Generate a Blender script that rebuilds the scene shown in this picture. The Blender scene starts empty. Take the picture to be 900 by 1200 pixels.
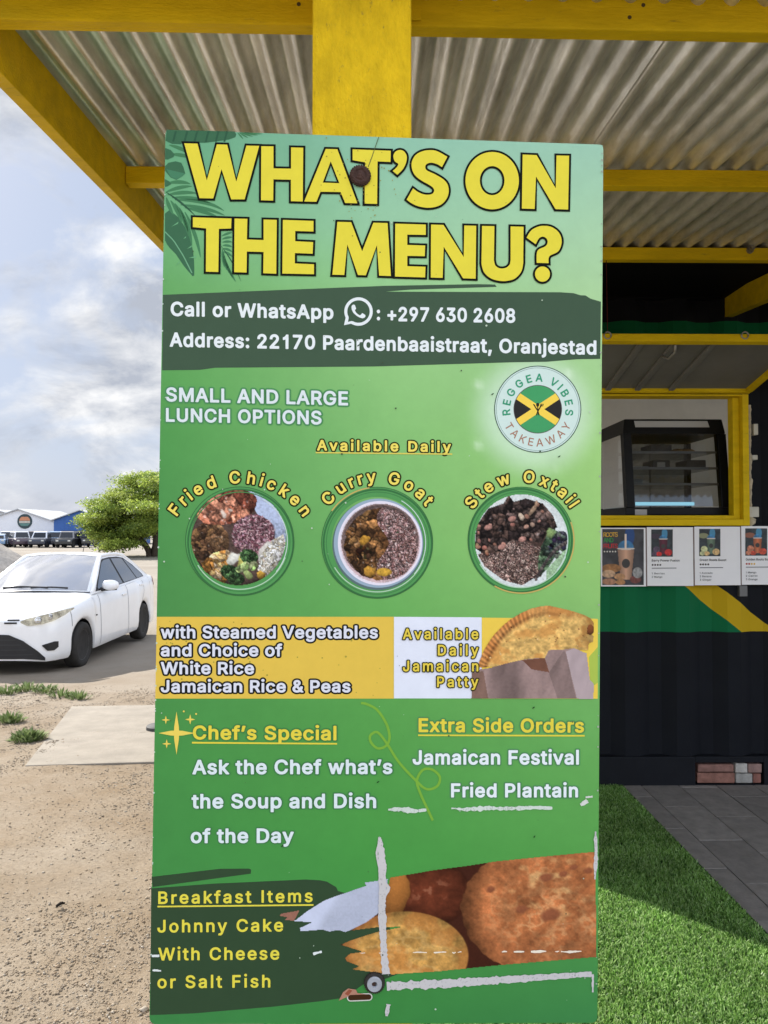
import bpy, math, random
import numpy as np
from mathutils import Vector
from mathutils.geometry import tessellate_polygon

random.seed(7)
RNG = np.random.default_rng(7)
scene = bpy.context.scene
COL = scene.collection

# ---------------------------------------------------------------- camera, sky, sun, exposure
F, CX, CY, CAMZ = 870.0, 450.0, 600.0, 1.36
PITCH, YAW = math.atan(22 / F), math.atan(12 / F)
cam = bpy.data.cameras.new("camera")
cam.sensor_fit = 'VERTICAL'
cam.sensor_height = 36.0
cam.lens = 36.0 * F / 1200.0
cam.clip_start = 0.05
cam.clip_end = 12000
cam_o = bpy.data.objects.new("camera", cam)
COL.objects.link(cam_o)
cam_o.location = (0, 0, CAMZ)
cam_o.rotation_euler = (math.radians(90) + PITCH, 0, -YAW)
scene.camera = cam_o

SUN_EL, SUN_AZ = math.radians(36), math.radians(-45)      # from behind the kiosk, to the left
world = bpy.data.worlds.new("World")
scene.world = world
world.use_nodes = True
wn = world.node_tree
for n in list(wn.nodes):
    wn.nodes.remove(n)


def wnode(t, **kw):
    n = wn.nodes.new(t)
    for k, v in kw.items():
        setattr(n, k, v)
    return n


def wmath(op, a, b=None, clamp=False):
    n = wnode('ShaderNodeMath', operation=op)
    n.use_clamp = clamp
    for i, v in enumerate((a, b)):
        if v is None:
            continue
        if isinstance(v, (int, float)):
            n.inputs[i].default_value = v
        else:
            wn.links.new(v, n.inputs[i])
    return n.outputs[0]


sky = wnode('ShaderNodeTexSky', sky_type='NISHITA')
sky.sun_disc = False
sky.sun_elevation = SUN_EL
sky.sun_rotation = SUN_AZ
sky.air_density = 1.0
sky.dust_density = 2.0
tc = wnode('ShaderNodeTexCoord')
sep = wnode('ShaderNodeSeparateXYZ')
wn.links.new(tc.outputs['Generated'], sep.inputs[0])
zc = wmath('MAXIMUM', sep.outputs[2], 0.0)
den = wmath('ADD', zc, 0.75)
comb = wnode('ShaderNodeCombineXYZ')
wn.links.new(wmath('DIVIDE', sep.outputs[0], den), comb.inputs[0])
wn.links.new(wmath('DIVIDE', sep.outputs[1], den), comb.inputs[1])
wn.links.new(wmath('MULTIPLY', zc, 1.5), comb.inputs[2])


def wnoise(scale, detail, rough, off):
    m = wnode('ShaderNodeMapping')
    m.inputs['Location'].default_value = off
    wn.links.new(comb.outputs[0], m.inputs[0])
    n = wnode('ShaderNodeTexNoise')
    n.inputs['Scale'].default_value = scale
    n.inputs['Detail'].default_value = detail
    n.inputs['Roughness'].default_value = rough
    n.inputs['Distortion'].default_value = 0.35
    wn.links.new(m.outputs[0], n.inputs['Vector'])
    return n.outputs['Fac']


def wramp(fac, stops):
    r = wnode('ShaderNodeValToRGB')
    el = r.color_ramp.elements
    while len(el) < len(stops):
        el.new(0.5)
    for e, (p, c) in zip(el, stops):
        e.position = p
        e.color = (c[0], c[1], c[2], 1)
    wn.links.new(fac, r.inputs[0])
    return r.outputs[0]


def wmix(fac, a, b):
    n = wnode('ShaderNodeMix', data_type='RGBA')
    for i, v in ((0, fac), (6, a), (7, b)):
        if isinstance(v, (int, float)):
            n.inputs[i].default_value = v
        elif isinstance(v, tuple):
            n.inputs[i].default_value = v + (1,)
        else:
            wn.links.new(v, n.inputs[i])
    return n.outputs[2]


CLOUD_OFF = (3.1, 1.7, 0.0)
mask = wramp(wnoise(3.4, 12, 0.56, CLOUD_OFF), [(0.44, (0, 0, 0)), (0.56, (1, 1, 1))])
shade = wramp(wnoise(5.5, 12, 0.60, (7.7, 2.2, 0.4)), [(0.38, (4.3, 4.65, 5.4)), (0.60, (9.2, 9.2, 9.2))])
thin = wmix(0.8, sky.outputs[0], (4.0, 4.9, 6.7))              # thin high veil over the blue
clouds = wmix(mask, thin, shade)
bg = wnode('ShaderNodeBackground')
# boost added to the unseen sky opposite the sun, to brighten the shaded sign
anti = wmath('ADD', wmath('MULTIPLY', sep.outputs[0], 0.5), wmath('MULTIPLY', sep.outputs[1], -0.87))
lit = wnode('ShaderNodeMapRange')
lit.interpolation_type = 'SMOOTHSTEP'
lit.inputs['From Min'].default_value, lit.inputs['From Max'].default_value = -0.25, 0.7
lit.inputs['To Min'].default_value, lit.inputs['To Max'].default_value = 1.0, 2.7
wn.links.new(anti, lit.inputs[0])
sc_ = wnode('ShaderNodeVectorMath', operation='SCALE')
wn.links.new(clouds, sc_.inputs[0])
wn.links.new(lit.outputs[0], sc_.inputs['Scale'])
wn.links.new(sc_.outputs[0], bg.inputs[0])
bg.inputs[1].default_value = 0.05
wo = wnode('ShaderNodeOutputWorld')
wn.links.new(bg.outputs[0], wo.inputs[0])

sun = bpy.data.lights.new("sun", 'SUN')
sun.energy = 4.2
sun.angle = math.radians(0.6)
sun.color = (1.0, 0.95, 0.87)
sun_o = bpy.data.objects.new("sun", sun)
COL.objects.link(sun_o)
sd = Vector((-math.sin(SUN_AZ) * math.cos(SUN_EL), -math.cos(SUN_AZ) * math.cos(SUN_EL), -math.sin(SUN_EL)))
sun_o.rotation_euler = sd.to_track_quat('-Z', 'Y').to_euler()
sun_o.location = (-6, 6, 12)

scene.view_settings.view_transform = 'Standard'
scene.view_settings.look = 'None'
scene.view_settings.exposure = 1.22
scene.view_settings.gamma = 1.0


# ---------------------------------------------------------------- pixel rays (photo pixels, 900 x 1200)
def ray(x, y):
    a, b, c = (x - CX) / F, 1.0, -(y - CY) / F
    ce, se = math.cos(PITCH), math.sin(PITCH)
    b, c = ce * b - se * c, se * b + ce * c
    cw, sw = math.cos(YAW), math.sin(YAW)
    return np.array([cw * a + sw * b, -sw * a + cw * b, c])


EYE = np.array([0, 0, CAMZ])


def at_y(x, y, Y):
    r = ray(x, y)
    return EYE + r * (Y / r[1])


def at_z(x, y, z):
    r = ray(x, y)
    return EYE + r * ((z - CAMZ) / r[2])


def smooth(a, b, x):
    t = np.clip((x - a) / (b - a), 0, 1)
    return t * t * (3 - 2 * t)


def ground_z(X, Y):
    X = np.asarray(X, float)
    Y = np.asarray(Y, float)
    left = np.interp(Y, [1.5, 3, 6, 9.5, 12.5, 40], [0, -0.05, -0.215, -0.41, -0.465, -0.48])
    w = np.maximum(smooth(-0.2, -0.8, X), smooth(9, 14, Y))
    return left * w


def on_ground(x, y):
    z = -0.1
    for _ in range(30):
        p = at_z(x, y, z)
        z = float(ground_z(p[0], p[1]))
    return at_z(x, y, z)


# ---------------------------------------------------------------- numpy value noise
def _hash(ix, iy, seed):
    h = (ix.astype(np.int64) * 374761393 + iy.astype(np.int64) * 668265263 + seed * 974634777) & 0x7fffffff
    h = ((h ^ (h >> 13)) * 1274126177) & 0x7fffffff
    return ((h ^ (h >> 16)) & 0xffff) / 65535.0


def vnoise(x, y, seed=0):
    x = np.asarray(x, float); y = np.asarray(y, float)
    ix, iy = np.floor(x), np.floor(y)
    fx, fy = x - ix, y - iy
    fx, fy = fx * fx * (3 - 2 * fx), fy * fy * (3 - 2 * fy)
    a = _hash(ix, iy, seed); b = _hash(ix + 1, iy, seed)
    c = _hash(ix, iy + 1, seed); d = _hash(ix + 1, iy + 1, seed)
    return (a * (1 - fx) + b * fx) * (1 - fy) + (c * (1 - fx) + d * fx) * fy


def fbm(x, y, seed=0, oct=4):
    s, a, t = 0, 0.5, 0
    for k in range(oct):
        s = s + a * vnoise(x * 2 ** k, y * 2 ** k, seed + k * 17)
        t += a
        a *= 0.5
    return s / t


# ---------------------------------------------------------------- colour and materials
def lin(c):
    c = np.asarray(c, float) / 255.0
    return np.where(c <= 0.04045, c / 12.92, ((c + 0.055) / 1.055) ** 2.4)


KS = 1.01                                                      # printed inks


def nt(name):
    m = bpy.data.materials.new(name)
    m.use_nodes = True
    return m, m.node_tree, m.node_tree.nodes['Principled BSDF']


def mat(name, col, rough=0.6, spec=0.3, metal=0.0, var=0.12, scale=6.0, bump=0.0, bscale=60.0, col2=None, streak=None, coat=0.0):
    """painted / mineral surface: base colour varied by noise, optional second (wear) colour and bump"""
    m, t, p = nt(name)
    p.inputs['Roughness'].default_value = rough
    p.inputs['Specular IOR Level'].default_value = spec
    p.inputs['Metallic'].default_value = metal
    if coat:
        p.inputs['Coat Weight'].default_value = coat
        p.inputs['Coat Roughness'].default_value = 0.05
    co = t.nodes.new('ShaderNodeTexCoord')
    mp = t.nodes.new('ShaderNodeMapping')
    t.links.new(co.outputs['Object'], mp.inputs[0])
    if streak:
        mp.inputs['Scale'].default_value = streak
    n = t.nodes.new('ShaderNodeTexNoise')
    n.inputs['Scale'].default_value = scale
    n.inputs['Detail'].default_value = 8
    n.inputs['Roughness'].default_value = 0.65
    t.links.new(mp.outputs[0], n.inputs['Vector'])
    r = t.nodes.new('ShaderNodeValToRGB')
    c = np.array(col, float)
    e = r.color_ramp.elements
    e[0].position, e[1].position = 0.3, 0.7
    e[0].color = tuple(np.clip(c * (1 - var), 0, 1)) + (1,)
    e[1].color = tuple(np.clip(c * (1 + var), 0, 1)) + (1,)
    t.links.new(n.outputs['Fac'], r.inputs[0])
    out = r.outputs[0]
    if col2 is not None:
        n2 = t.nodes.new('ShaderNodeTexNoise')
        n2.inputs['Scale'].default_value = scale * 2.7
        n2.inputs['Detail'].default_value = 10
        n2.inputs['Roughness'].default_value = 0.75
        t.links.new(mp.outputs[0], n2.inputs['Vector'])
        r2 = t.nodes.new('ShaderNodeValToRGB')
        r2.color_ramp.elements[0].position, r2.color_ramp.elements[1].position = 0.60, 0.70
        t.links.new(n2.outputs['Fac'], r2.inputs[0])
        mx = t.nodes.new('ShaderNodeMix')
        mx.data_type = 'RGBA'
        t.links.new(r2.outputs[0], mx.inputs[0])
        t.links.new(out, mx.inputs[6])
        mx.inputs[7].default_value = tuple(col2) + (1,)
        out = mx.outputs[2]
    t.links.new(out, p.inputs['Base Color'])
    if bump:
        nb = t.nodes.new('ShaderNodeTexNoise')
        nb.inputs['Scale'].default_value = bscale
        nb.inputs['Detail'].default_value = 6
        t.links.new(mp.outputs[0], nb.inputs['Vector'])
        b = t.nodes.new('ShaderNodeBump')
        b.inputs['Strength'].default_value = bump
        b.inputs['Distance'].default_value = 0.01
        t.links.new(nb.outputs['Fac'], b.inputs['Height'])
        t.links.new(b.outputs[0], p.inputs['Normal'])
    return m


def mat_attr(name, rough=0.5, spec=0.2, var=0.0, scale=40, bump=0.0, bscale=80, trans=0.0):
    """colour comes from the mesh's own colour attribute (inks, stones, leaves)"""
    m, t, p = nt(name)
    p.inputs['Roughness'].default_value = rough
    p.inputs['Specular IOR Level'].default_value = spec
    a = t.nodes.new('ShaderNodeVertexColor')
    a.layer_name = 'Col'
    out = a.outputs[0]
    if var:
        co = t.nodes.new('ShaderNodeTexCoord')
        n = t.nodes.new('ShaderNodeTexNoise')
        n.inputs['Scale'].default_value = scale
        n.inputs['Detail'].default_value = 8
        n.inputs['Roughness'].default_value = 0.7
        t.links.new(co.outputs['Object'], n.inputs['Vector'])
        mr = t.nodes.new('ShaderNodeMapRange')
        mr.inputs['From Min'].default_value, mr.inputs['From Max'].default_value = 0.3, 0.7
        mr.inputs['To Min'].default_value, mr.inputs['To Max'].default_value = 1 - var, 1 + var
        t.links.new(n.outputs['Fac'], mr.inputs[0])
        mx = t.nodes.new('ShaderNodeMix')
        mx.data_type = 'RGBA'
        mx.blend_type = 'MULTIPLY'
        mx.inputs[0].default_value = 1
        t.links.new(out, mx.inputs[6])
        t.links.new(mr.outputs[0], mx.inputs[7])
        out = mx.outputs[2]
    t.links.new(out, p.inputs['Base Color'])
    if bump:
        co2 = t.nodes.new('ShaderNodeTexCoord')
        nb = t.nodes.new('ShaderNodeTexNoise')
        nb.inputs['Scale'].default_value = bscale
        nb.inputs['Detail'].default_value = 5
        t.links.new(co2.outputs['Object'], nb.inputs['Vector'])
        b = t.nodes.new('ShaderNodeBump')
        b.inputs['Strength'].default_value = bump
        b.inputs['Distance'].default_value = 0.01
        t.links.new(nb.outputs['Fac'], b.inputs['Height'])
        t.links.new(b.outputs[0], p.inputs['Normal'])
    if trans:
        tr = t.nodes.new('ShaderNodeBsdfTranslucent')
        t.links.new(out, tr.inputs[0])
        ms = t.nodes.new('ShaderNodeMixShader')
        ms.inputs[0].default_value = trans
        t.links.new(p.outputs[0], ms.inputs[1])
        t.links.new(tr.outputs[0], ms.inputs[2])
        t.links.new(ms.outputs[0], t.nodes['Material Output'].inputs[0])
    return m


def mat_glass(name, tint=(0.9, 0.95, 0.95), gloss=0.12):
    m = bpy.data.materials.new(name)
    m.use_nodes = True
    t = m.node_tree
    t.nodes.remove(t.nodes['Principled BSDF'])
    a = t.nodes.new('ShaderNodeBsdfTransparent')
    a.inputs[0].default_value = tint + (1,)
    g = t.nodes.new('ShaderNodeBsdfGlossy')
    g.inputs['Roughness'].default_value = 0.03
    lw = t.nodes.new('ShaderNodeLayerWeight')
    lw.inputs[0].default_value = 0.25
    mr = t.nodes.new('ShaderNodeMapRange')
    mr.inputs['To Min'].default_value, mr.inputs['To Max'].default_value = gloss, 0.8
    t.links.new(lw.outputs['Fresnel'], mr.inputs[0])
    ms = t.nodes.new('ShaderNodeMixShader')
    t.links.new(mr.outputs[0], ms.inputs[0])
    t.links.new(a.outputs[0], ms.inputs[1])
    t.links.new(g.outputs[0], ms.inputs[2])
    t.links.new(ms.outputs[0], t.nodes['Material Output'].inputs[0])
    return m


def mat_emit(name, col, s):
    m, t, p = nt(name)
    p.inputs['Base Color'].default_value = tuple(col) + (1,)
    p.inputs['Emission Color'].default_value = tuple(col) + (1,)
    p.inputs['Emission Strength'].default_value = s
    return m


# ---------------------------------------------------------------- object helpers
def tag(o, label, cat, group=None, kind=None):
    if label:
        o['label'] = label
    if cat:
        o['category'] = cat
    if group:
        o['group'] = group
    if kind:
        o['kind'] = kind
    return o


def empty(name, loc, label, cat, group=None):
    o = bpy.data.objects.new(name, None)
    o.empty_display_size = 0.1
    COL.objects.link(o)
    o.location = loc
    return tag(o, label, cat, group)


def root_loc(o):
    v = np.zeros(3)
    while o is not None:
        v = v + np.array(o.location)
        o = o.parent
    return v


class MB:
    """collects polygons (world coordinates) and links them as ONE mesh object"""

    def __init__(self):
        self.v, self.f, self.c = [], [], []

    def add(self, vs, fs, col=None):
        b = len(self.v)
        self.v.extend([tuple(map(float, p)) for p in vs])
        self.f.extend([tuple(i + b for i in f) for f in fs])
        if col is not None:
            self.c.extend([tuple(col)] * len(vs))

    def quad(self, *p, col=None):
        self.add(p, [tuple(range(len(p)))], col)

    def box(self, x0, x1, y0, y1, z0, z1, col=None):
        vs = [(x, y, z) for z in (z0, z1) for y in (y0, y1) for x in (x0, x1)]
        self.add(vs, [(0, 2, 3, 1), (4, 5, 7, 6), (0, 1, 5, 4), (2, 6, 7, 3), (0, 4, 6, 2), (1, 3, 7, 5)], col)

    def hexa(self, p, col=None):
        """8 corners: bottom ring of 4, top ring of 4"""
        self.add(p, [(3, 2, 1, 0), (4, 5, 6, 7), (0, 1, 5, 4), (1, 2, 6, 5), (2, 3, 7, 6), (3, 0, 4, 7)], col)

    def prism(self, poly, d, col=None):
        n = len(poly)
        poly = [np.array(p, float) for p in poly]
        d = np.array(d, float)
        vs = poly + [p + d for p in poly]
        fs = [tuple(range(n - 1, -1, -1)), tuple(range(n, 2 * n))] + [(i, (i + 1) % n, n + (i + 1) % n, n + i) for i in range(n)]
        self.add(vs, fs, col)

    def tube(self, path, rad, n=8, col=None, cap=True):
        path = [np.array(p, float) for p in path]
        rads = rad if hasattr(rad, '__len__') else [rad] * len(path)
        vs, fs = [], []
        for i, p in enumerate(path):
            t = path[min(i + 1, len(path) - 1)] - path[max(i - 1, 0)]
            t = t / (np.linalg.norm(t) + 1e-9)
            a = np.cross(t, (0, 0, 1.0) if abs(t[2]) < 0.9 else (1.0, 0, 0))
            a /= np.linalg.norm(a)
            b = np.cross(t, a)
            for k in range(n):
                w = 2 * math.pi * k / n
                vs.append(p + rads[i] * (a * math.cos(w) + b * math.sin(w)))
        for i in range(len(path) - 1):
            for k in range(n):
                fs.append((i * n + k, i * n + (k + 1) % n, (i + 1) * n + (k + 1) % n, (i + 1) * n + k))
        if cap:
            fs.append(tuple(range(n - 1, -1, -1)))
            fs.append(tuple((len(path) - 1) * n + k for k in range(n)))
        self.add(vs, fs, col)

    def lathe(self, c, axis, prof, n=32, col=None):
        """prof: (distance along axis, radius)"""
        c = np.array(c, float)
        ax = np.array(axis, float)
        ax /= np.linalg.norm(ax)
        a = np.cross(ax, (0, 0, 1.0) if abs(ax[2]) < 0.9 else (1.0, 0, 0))
        a /= np.linalg.norm(a)
        b = np.cross(ax, a)
        vs, fs = [], []
        for h, r in prof:
            for k in range(n):
                w = 2 * math.pi * k / n
                vs.append(c + ax * h + r * (a * math.cos(w) + b * math.sin(w)))
        for i in range(len(prof) - 1):
            for k in range(n):
                fs.append((i * n + k, (i + 1) * n + k, (i + 1) * n + (k + 1) % n, i * n + (k + 1) % n))
        fs.append(tuple(range(n)))
        fs.append(tuple((len(prof) - 1) * n + k for k in range(n - 1, -1, -1)))
        self.add(vs, fs, col)

    def grid(self, P, col=None):
        """P: array (m, n, 3)"""
        m, n = P.shape[:2]
        fs = [(i * n + j, i * n + j + 1, (i + 1) * n + j + 1, (i + 1) * n + j) for i in range(m - 1) for j in range(n - 1)]
        self.add(P.reshape(-1, 3), fs, col)

    def build(self, name, m, parent=None, origin=None, smooth=False, bevel=0.0, angle=None):
        off = root_loc(parent) if parent is not None else (np.array(origin, float) if origin is not None else np.zeros(3))
        me = bpy.data.meshes.new(name)
        V = np.array(self.v, float) - off
        me.from_pydata(V.tolist(), [], self.f)
        if self.c:
            a = me.color_attributes.new('Col', 'FLOAT_COLOR', 'POINT')
            c = np.ones((len(self.v), 4), np.float32)
            c[:, :3] = np.array(self.c)[:, :3]
            a.data.foreach_set('color', c.ravel())
        if smooth:
            me.polygons.foreach_set('use_smooth', [True] * len(me.polygons))
            if angle:
                me.set_sharp_from_angle(angle=math.radians(angle))
        me.materials.append(m)
        me.update()
        o = bpy.data.objects.new(name, me)
        COL.objects.link(o)
        if parent is not None:
            o.parent = parent
        elif origin is not None:
            o.location = origin
        if bevel:
            b = o.modifiers.new('bevel', 'BEVEL')
            b.width = bevel
            b.segments = 2
            b.limit_method = 'ANGLE'
        return o


def fast_mesh(name, V, Fq, m, parent=None, origin=None, col=None, smooth=False):
    """big numpy meshes: V (n,3), Fq (k,3|4) int"""
    off = root_loc(parent) if parent is not None else (np.array(origin, float) if origin is not None else np.zeros(3))
    me = bpy.data.meshes.new(name)
    k, w = Fq.shape
    me.vertices.add(len(V))
    me.vertices.foreach_set('co', (np.asarray(V, np.float32) - off.astype(np.float32)).ravel())
    me.loops.add(k * w)
    me.loops.foreach_set('vertex_index', np.asarray(Fq, np.int32).ravel())
    me.polygons.add(k)
    me.polygons.foreach_set('loop_start', np.arange(0, k * w, w, dtype=np.int32))
    if smooth:
        me.polygons.foreach_set('use_smooth', np.ones(k, bool))
    me.update(calc_edges=True)
    me.validate()
    if col is not None:
        a = me.color_attributes.new('Col', 'FLOAT_COLOR', 'POINT')
        c = np.ones((len(V), 4), np.float32)
        c[:, :3] = col
        a.data.foreach_set('color', c.ravel())
    me.materials.append(m)
    o = bpy.data.objects.new(name, me)
    COL.objects.link(o)
    if parent is not None:
        o.parent = parent
    elif origin is not None:
        o.location = origin
    return o


# ================================================================ SETTING: ground, turf, paving
M_yellow = mat('yellow_paint', (0.68, 0.475, 0.006), 0.6, 0.15, var=0.16, scale=6, bump=0.3, bscale=60, col2=(0.42, 0.29, 0.02), streak=(0.7, 3, 3))
M_yellow_post = mat('yellow_post_paint', (0.72, 0.485, 0.010), 0.65, 0.12, var=0.20, scale=9, bump=0.6, bscale=55, col2=(0.36, 0.25, 0.03), streak=(3.2, 3.2, 1.4))

WALL_Y = 3.98                                                  # front of the container
TURF_X = 1.325                                                 # turf / paving joint


def build_ground():
    xs = np.concatenate([-np.geomspace(9, 4000, 26)[::-1], np.arange(-8.8, -2.0, 0.2), np.arange(-2.0, 0.41, 0.05), np.geomspace(0.8, 4000, 30)])
    ys = np.concatenate([-np.geomspace(1, 300, 12)[::-1], np.arange(0, 1.2, 0.3), np.arange(1.2, 7.0, 0.05), np.arange(7.0, 20, 0.25), np.geomspace(20.5, 6000, 40)])
    X, Y = np.meshgrid(xs, ys)
    Z = ground_z(X, Y)
    near = smooth(16, 7, Y) * smooth(-0.02, -0.3, X)
    Z = Z + near * (0.030 * (fbm(X * 2.2, Y * 2.2, 3, 4) - 0.5) + 0.014 * (fbm(X * 9, Y * 9, 5, 3) - 0.5))
    Z = Z - 0.02 * (X > 0.0) * (Y < 5)                          # turf and paving lie on top here
    V = np.stack([X, Y, Z], -1).reshape(-1, 3)
    m_, n_ = X.shape
    i = np.arange(m_ - 1)[:, None] * n_ + np.arange(n_ - 1)[None]
    Fq = np.stack([i, i + 1, i + n_ + 1, i + n_], -1).reshape(-1, 4)
    m, t, p = nt('dry_dirt')
    p.inputs['Roughness'].default_value = 0.95
    p.inputs['Specular IOR Level'].default_value = 0.1
    g = t.nodes.new('ShaderNodeTexCoord')

    def noise(scale, det, rough, ramp, sc=None):
        n = t.nodes.new('ShaderNodeTexNoise')
        n.inputs['Scale'].default_value = scale
        n.inputs['Detail'].default_value = det
        n.inputs['Roughness'].default_value = rough
        t.links.new(g.outputs['Object'], n.inputs['Vector'])
        r = t.nodes.new('ShaderNodeValToRGB')
        el = r.color_ramp.elements
        for e, (q, c) in zip(el, ramp):
            e.position = q
            e.color = tuple(c) + (1,)
        t.links.new(n.outputs['Fac'], r.inputs[0])
        return r.outputs[0], n.outputs['Fac']

    def mix(f, a, b, mode='MIX'):
        x = t.nodes.new('ShaderNodeMix')
        x.data_type = 'RGBA'
        x.blend_type = mode
        for k, v in ((0, f), (6, a), (7, b)):
            if isinstance(v, float):
                x.inputs[k].default_value = v
            elif isinstance(v, tuple):
                x.inputs[k].default_value = v + (1,)
            else:
                t.links.new(v, x.inputs[k])
        return x.outputs[2]
    big, _ = noise(1.1, 9, 0.68, [(0.38, (0.235, 0.178, 0.118)), (0.62, (0.315, 0.265, 0.205))])
    fine, ff = noise(62, 8, 0.78, [(0.30, (0.70, 0.68, 0.66)), (0.66, (1.14, 1.14, 1.14))])
    c = mix(1.0, big, fine, 'MULTIPLY')
    sp = t.nodes.new('ShaderNodeSeparateXYZ')
    t.links.new(g.outputs['Object'], sp.inputs[0])
    far = t.nodes.new('ShaderNodeMapRange')
    far.inputs['From Min'].default_value, far.inputs['From Max'].default_value = 4.5, 14
    t.links.new(sp.outputs[1], far.inputs[0])
    fc, _ = noise(0.22, 6, 0.6, [(0.35, (0.235, 0.205, 0.17)), (0.65, (0.29, 0.26, 0.22))])
    c = mix(far.outputs[0], c, fc)
    t.links.new(c, p.inputs['Base Color'])
    b = t.nodes.new('ShaderNodeBump')
    b.inputs['Strength'].default_value = 0.7
    b.inputs['Distance'].default_value = 0.012
    t.links.new(ff, b.inputs['Height'])
    t.links.new(b.outputs[0], p.inputs['Normal'])
    o = fast_mesh('ground', V, Fq, m, smooth=True)
    tag(o, None, None, kind='structure')


build_ground()


def scatter_stones():
    base = np.array([(1, 0, 0), (-1, 0, 0), (0, 1, 0), (0, -1, 0), (0, 0, 1), (0, 0, -1)], float)
    tri = np.array([(0, 2, 4), (2, 1, 4), (1, 3, 4), (3, 0, 4), (2, 0, 5), (1, 2, 5), (3, 1, 5), (0, 3, 5)])
    N = 44000
    Y = 1.75 + 6.5 * RNG.random(N) ** 1.7
    X = -0.62 * Y + RNG.random(N) * (0.42 * Y)
    dens = fbm(X * 1.6, Y * 1.6, 21, 3)
    keep = RNG.random(N) < smooth(0.36, 0.60, dens) * 0.85 + 0.22
    X, Y = X[keep], Y[keep]
    N = len(X)
    s = 0.0011 + 0.0042 * RNG.random(N) ** 6 + 0.00042 * Y
    s = s * np.where(RNG.random(N) < 0.01, 1.9, 1)
    jit = 1 + 0.45 * (RNG.random((N, 6, 1)) - 0.5)
    sc = np.stack([0.8 + 0.7 * RNG.random(N), 0.8 + 0.7 * RNG.random(N), 0.5 + 0.35 * RNG.random(N)], -1)
    P = base[None] * jit * sc[:, None] * s[:, None, None]
    a = RNG.random(N) * 6.28
    ca, sa = np.cos(a)[:, None], np.sin(a)[:, None]
    P = np.stack([P[..., 0] * ca - P[..., 1] * sa, P[..., 0] * sa + P[..., 1] * ca, P[..., 2]], -1)
    Z = ground_z(X, Y) + (0.030 * (fbm(X * 2.2, Y * 2.2, 3, 4) - 0.5) + 0.014 * (fbm(X * 9, Y * 9, 5, 3) - 0.5)) * smooth(-0.02, -0.3, X)
    P += np.stack([X, Y, Z + s * 0.25], -1)[:, None]
    Fq = (tri[None] + (np.arange(N) * 6)[:, None, None]).reshape(-1, 3)
    pal = np.array([(0.33, 0.27, 0.20), (0.29, 0.235, 0.175), (0.39, 0.345, 0.285), (0.24, 0.205, 0.165), (0.33, 0.255, 0.18), (0.31, 0.255, 0.19)])
    c = np.repeat(pal[RNG.integers(0, 6, N)] * (0.8 + 0.35 * RNG.random((N, 1))), 6, 0)
    o = fast_mesh('gravel', P.reshape(-1, 3), Fq, mat_attr('stone', 0.9, 0.15), col=c)
    tag(o, None, None, kind='stuff')


scatter_stones()


def build_turf():
    mb = MB()
    mb.box(-0.30, TURF_X, 0.4, WALL_Y + 0.03, -0.02, 0.006)
    o = mb.build('turf_backing', mat('turf_backing', (0.012, 0.03, 0.010), 0.95, 0.05))
    tag(o, None, None, kind='structure')
    N = 440000
    X = np.where(np.arange(N) < 150000, 0.30 + (TURF_X - 0.31) * RNG.random(N), -0.29 + 0.59 * RNG.random(N))
    Y = 1.65 + (WALL_Y - 1.68) * RNG.random(N) ** 1.15
    h = 0.008 + 0.008 * RNG.random(N)
    w = 0.0012 + 0.0010 * RNG.random(N)
    a = RNG.random(N) * 6.28
    lean = 0.002 + 0.010 * RNG.random(N)
    b = RNG.random(N) * 6.28
    base = np.stack([X, Y, np.full(N, 0.006)], -1)
    side = np.stack([np.cos(a) * w, np.sin(a) * w, np.zeros(N)], -1)
    tip = base + np.stack([np.cos(b) * lean, np.sin(b) * lean, h], -1)
    mid = base + np.stack([np.cos(b) * lean * 0.3, np.sin(b) * lean * 0.3, h * 0.62], -1)
    V = np.stack([base - side, base + side, mid + side * 0.9, mid - side * 0.9, tip + side * 0.35, tip - side * 0.35], 1)
    k = (np.arange(N) * 6)[:, None]
    Fq = np.concatenate([k + np.array([[0, 1, 2, 3]]), k + np.array([[3, 2, 4, 5]])], 0)
    pal = np.array([(0.20, 0.36, 0.09), (0.27, 0.45, 0.125), (0.36, 0.54, 0.20), (0.07, 0.16, 0.035), (0.48, 0.62, 0.32), (0.10, 0.21, 0.05)])
    patch = fbm(X * 7, Y * 7, 31, 3)
    c = np.array((0.86, 0.93, 0.74)) * pal[RNG.integers(0, 6, N)] * (0.72 + 0.6 * patch)[:, None]
    o = fast_mesh('artificial_grass', V.reshape(-1, 3), Fq, mat_attr('grass_blade', 0.42, 0.30, trans=0.5), col=np.repeat(c, 6, 0))
    tag(o, None, None, kind='stuff')


build_turf()


def build_paving():
    mb = MB()
    g = 0.0022
    x = TURF_X
    col = 0
    while x < 7:
        w = 0.10 if col == 0 else 0.2
        y = -1.0 - 0.13 * (col % 3)
        while y < WALL_Y + 0.03:
            L = 0.4
            y1 = min(y + L, WALL_Y + 0.04)
            if y1 - y > 0.02:
                dz = RNG.normal(0, 0.0009)
                c = np.array((0.205, 0.188, 0.172)) * (0.86 + 0.28 * RNG.random())
                mb.box(x + g, x + w - g, y + g, y1 - g, -0.03, 0.004 + dz, col=c)
            y += L
        x += w
        col += 1
    o = mb.build('paving', mat_attr('paver', 0.85, 0.2, var=0.22, scale=14, bump=0.3, bscale=120), bevel=0.002)
    tag(o, None, None, kind='structure')
    mb = MB()
    mb.box(TURF_X, 7, -1.2, WALL_Y + 0.05, -0.05, -0.004)
    o = mb.build('paving_bed', mat('sand_bed', (0.12, 0.11, 0.10), 0.95, 0.1))
    tag(o, None, None, kind='structure')


build_paving()


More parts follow.
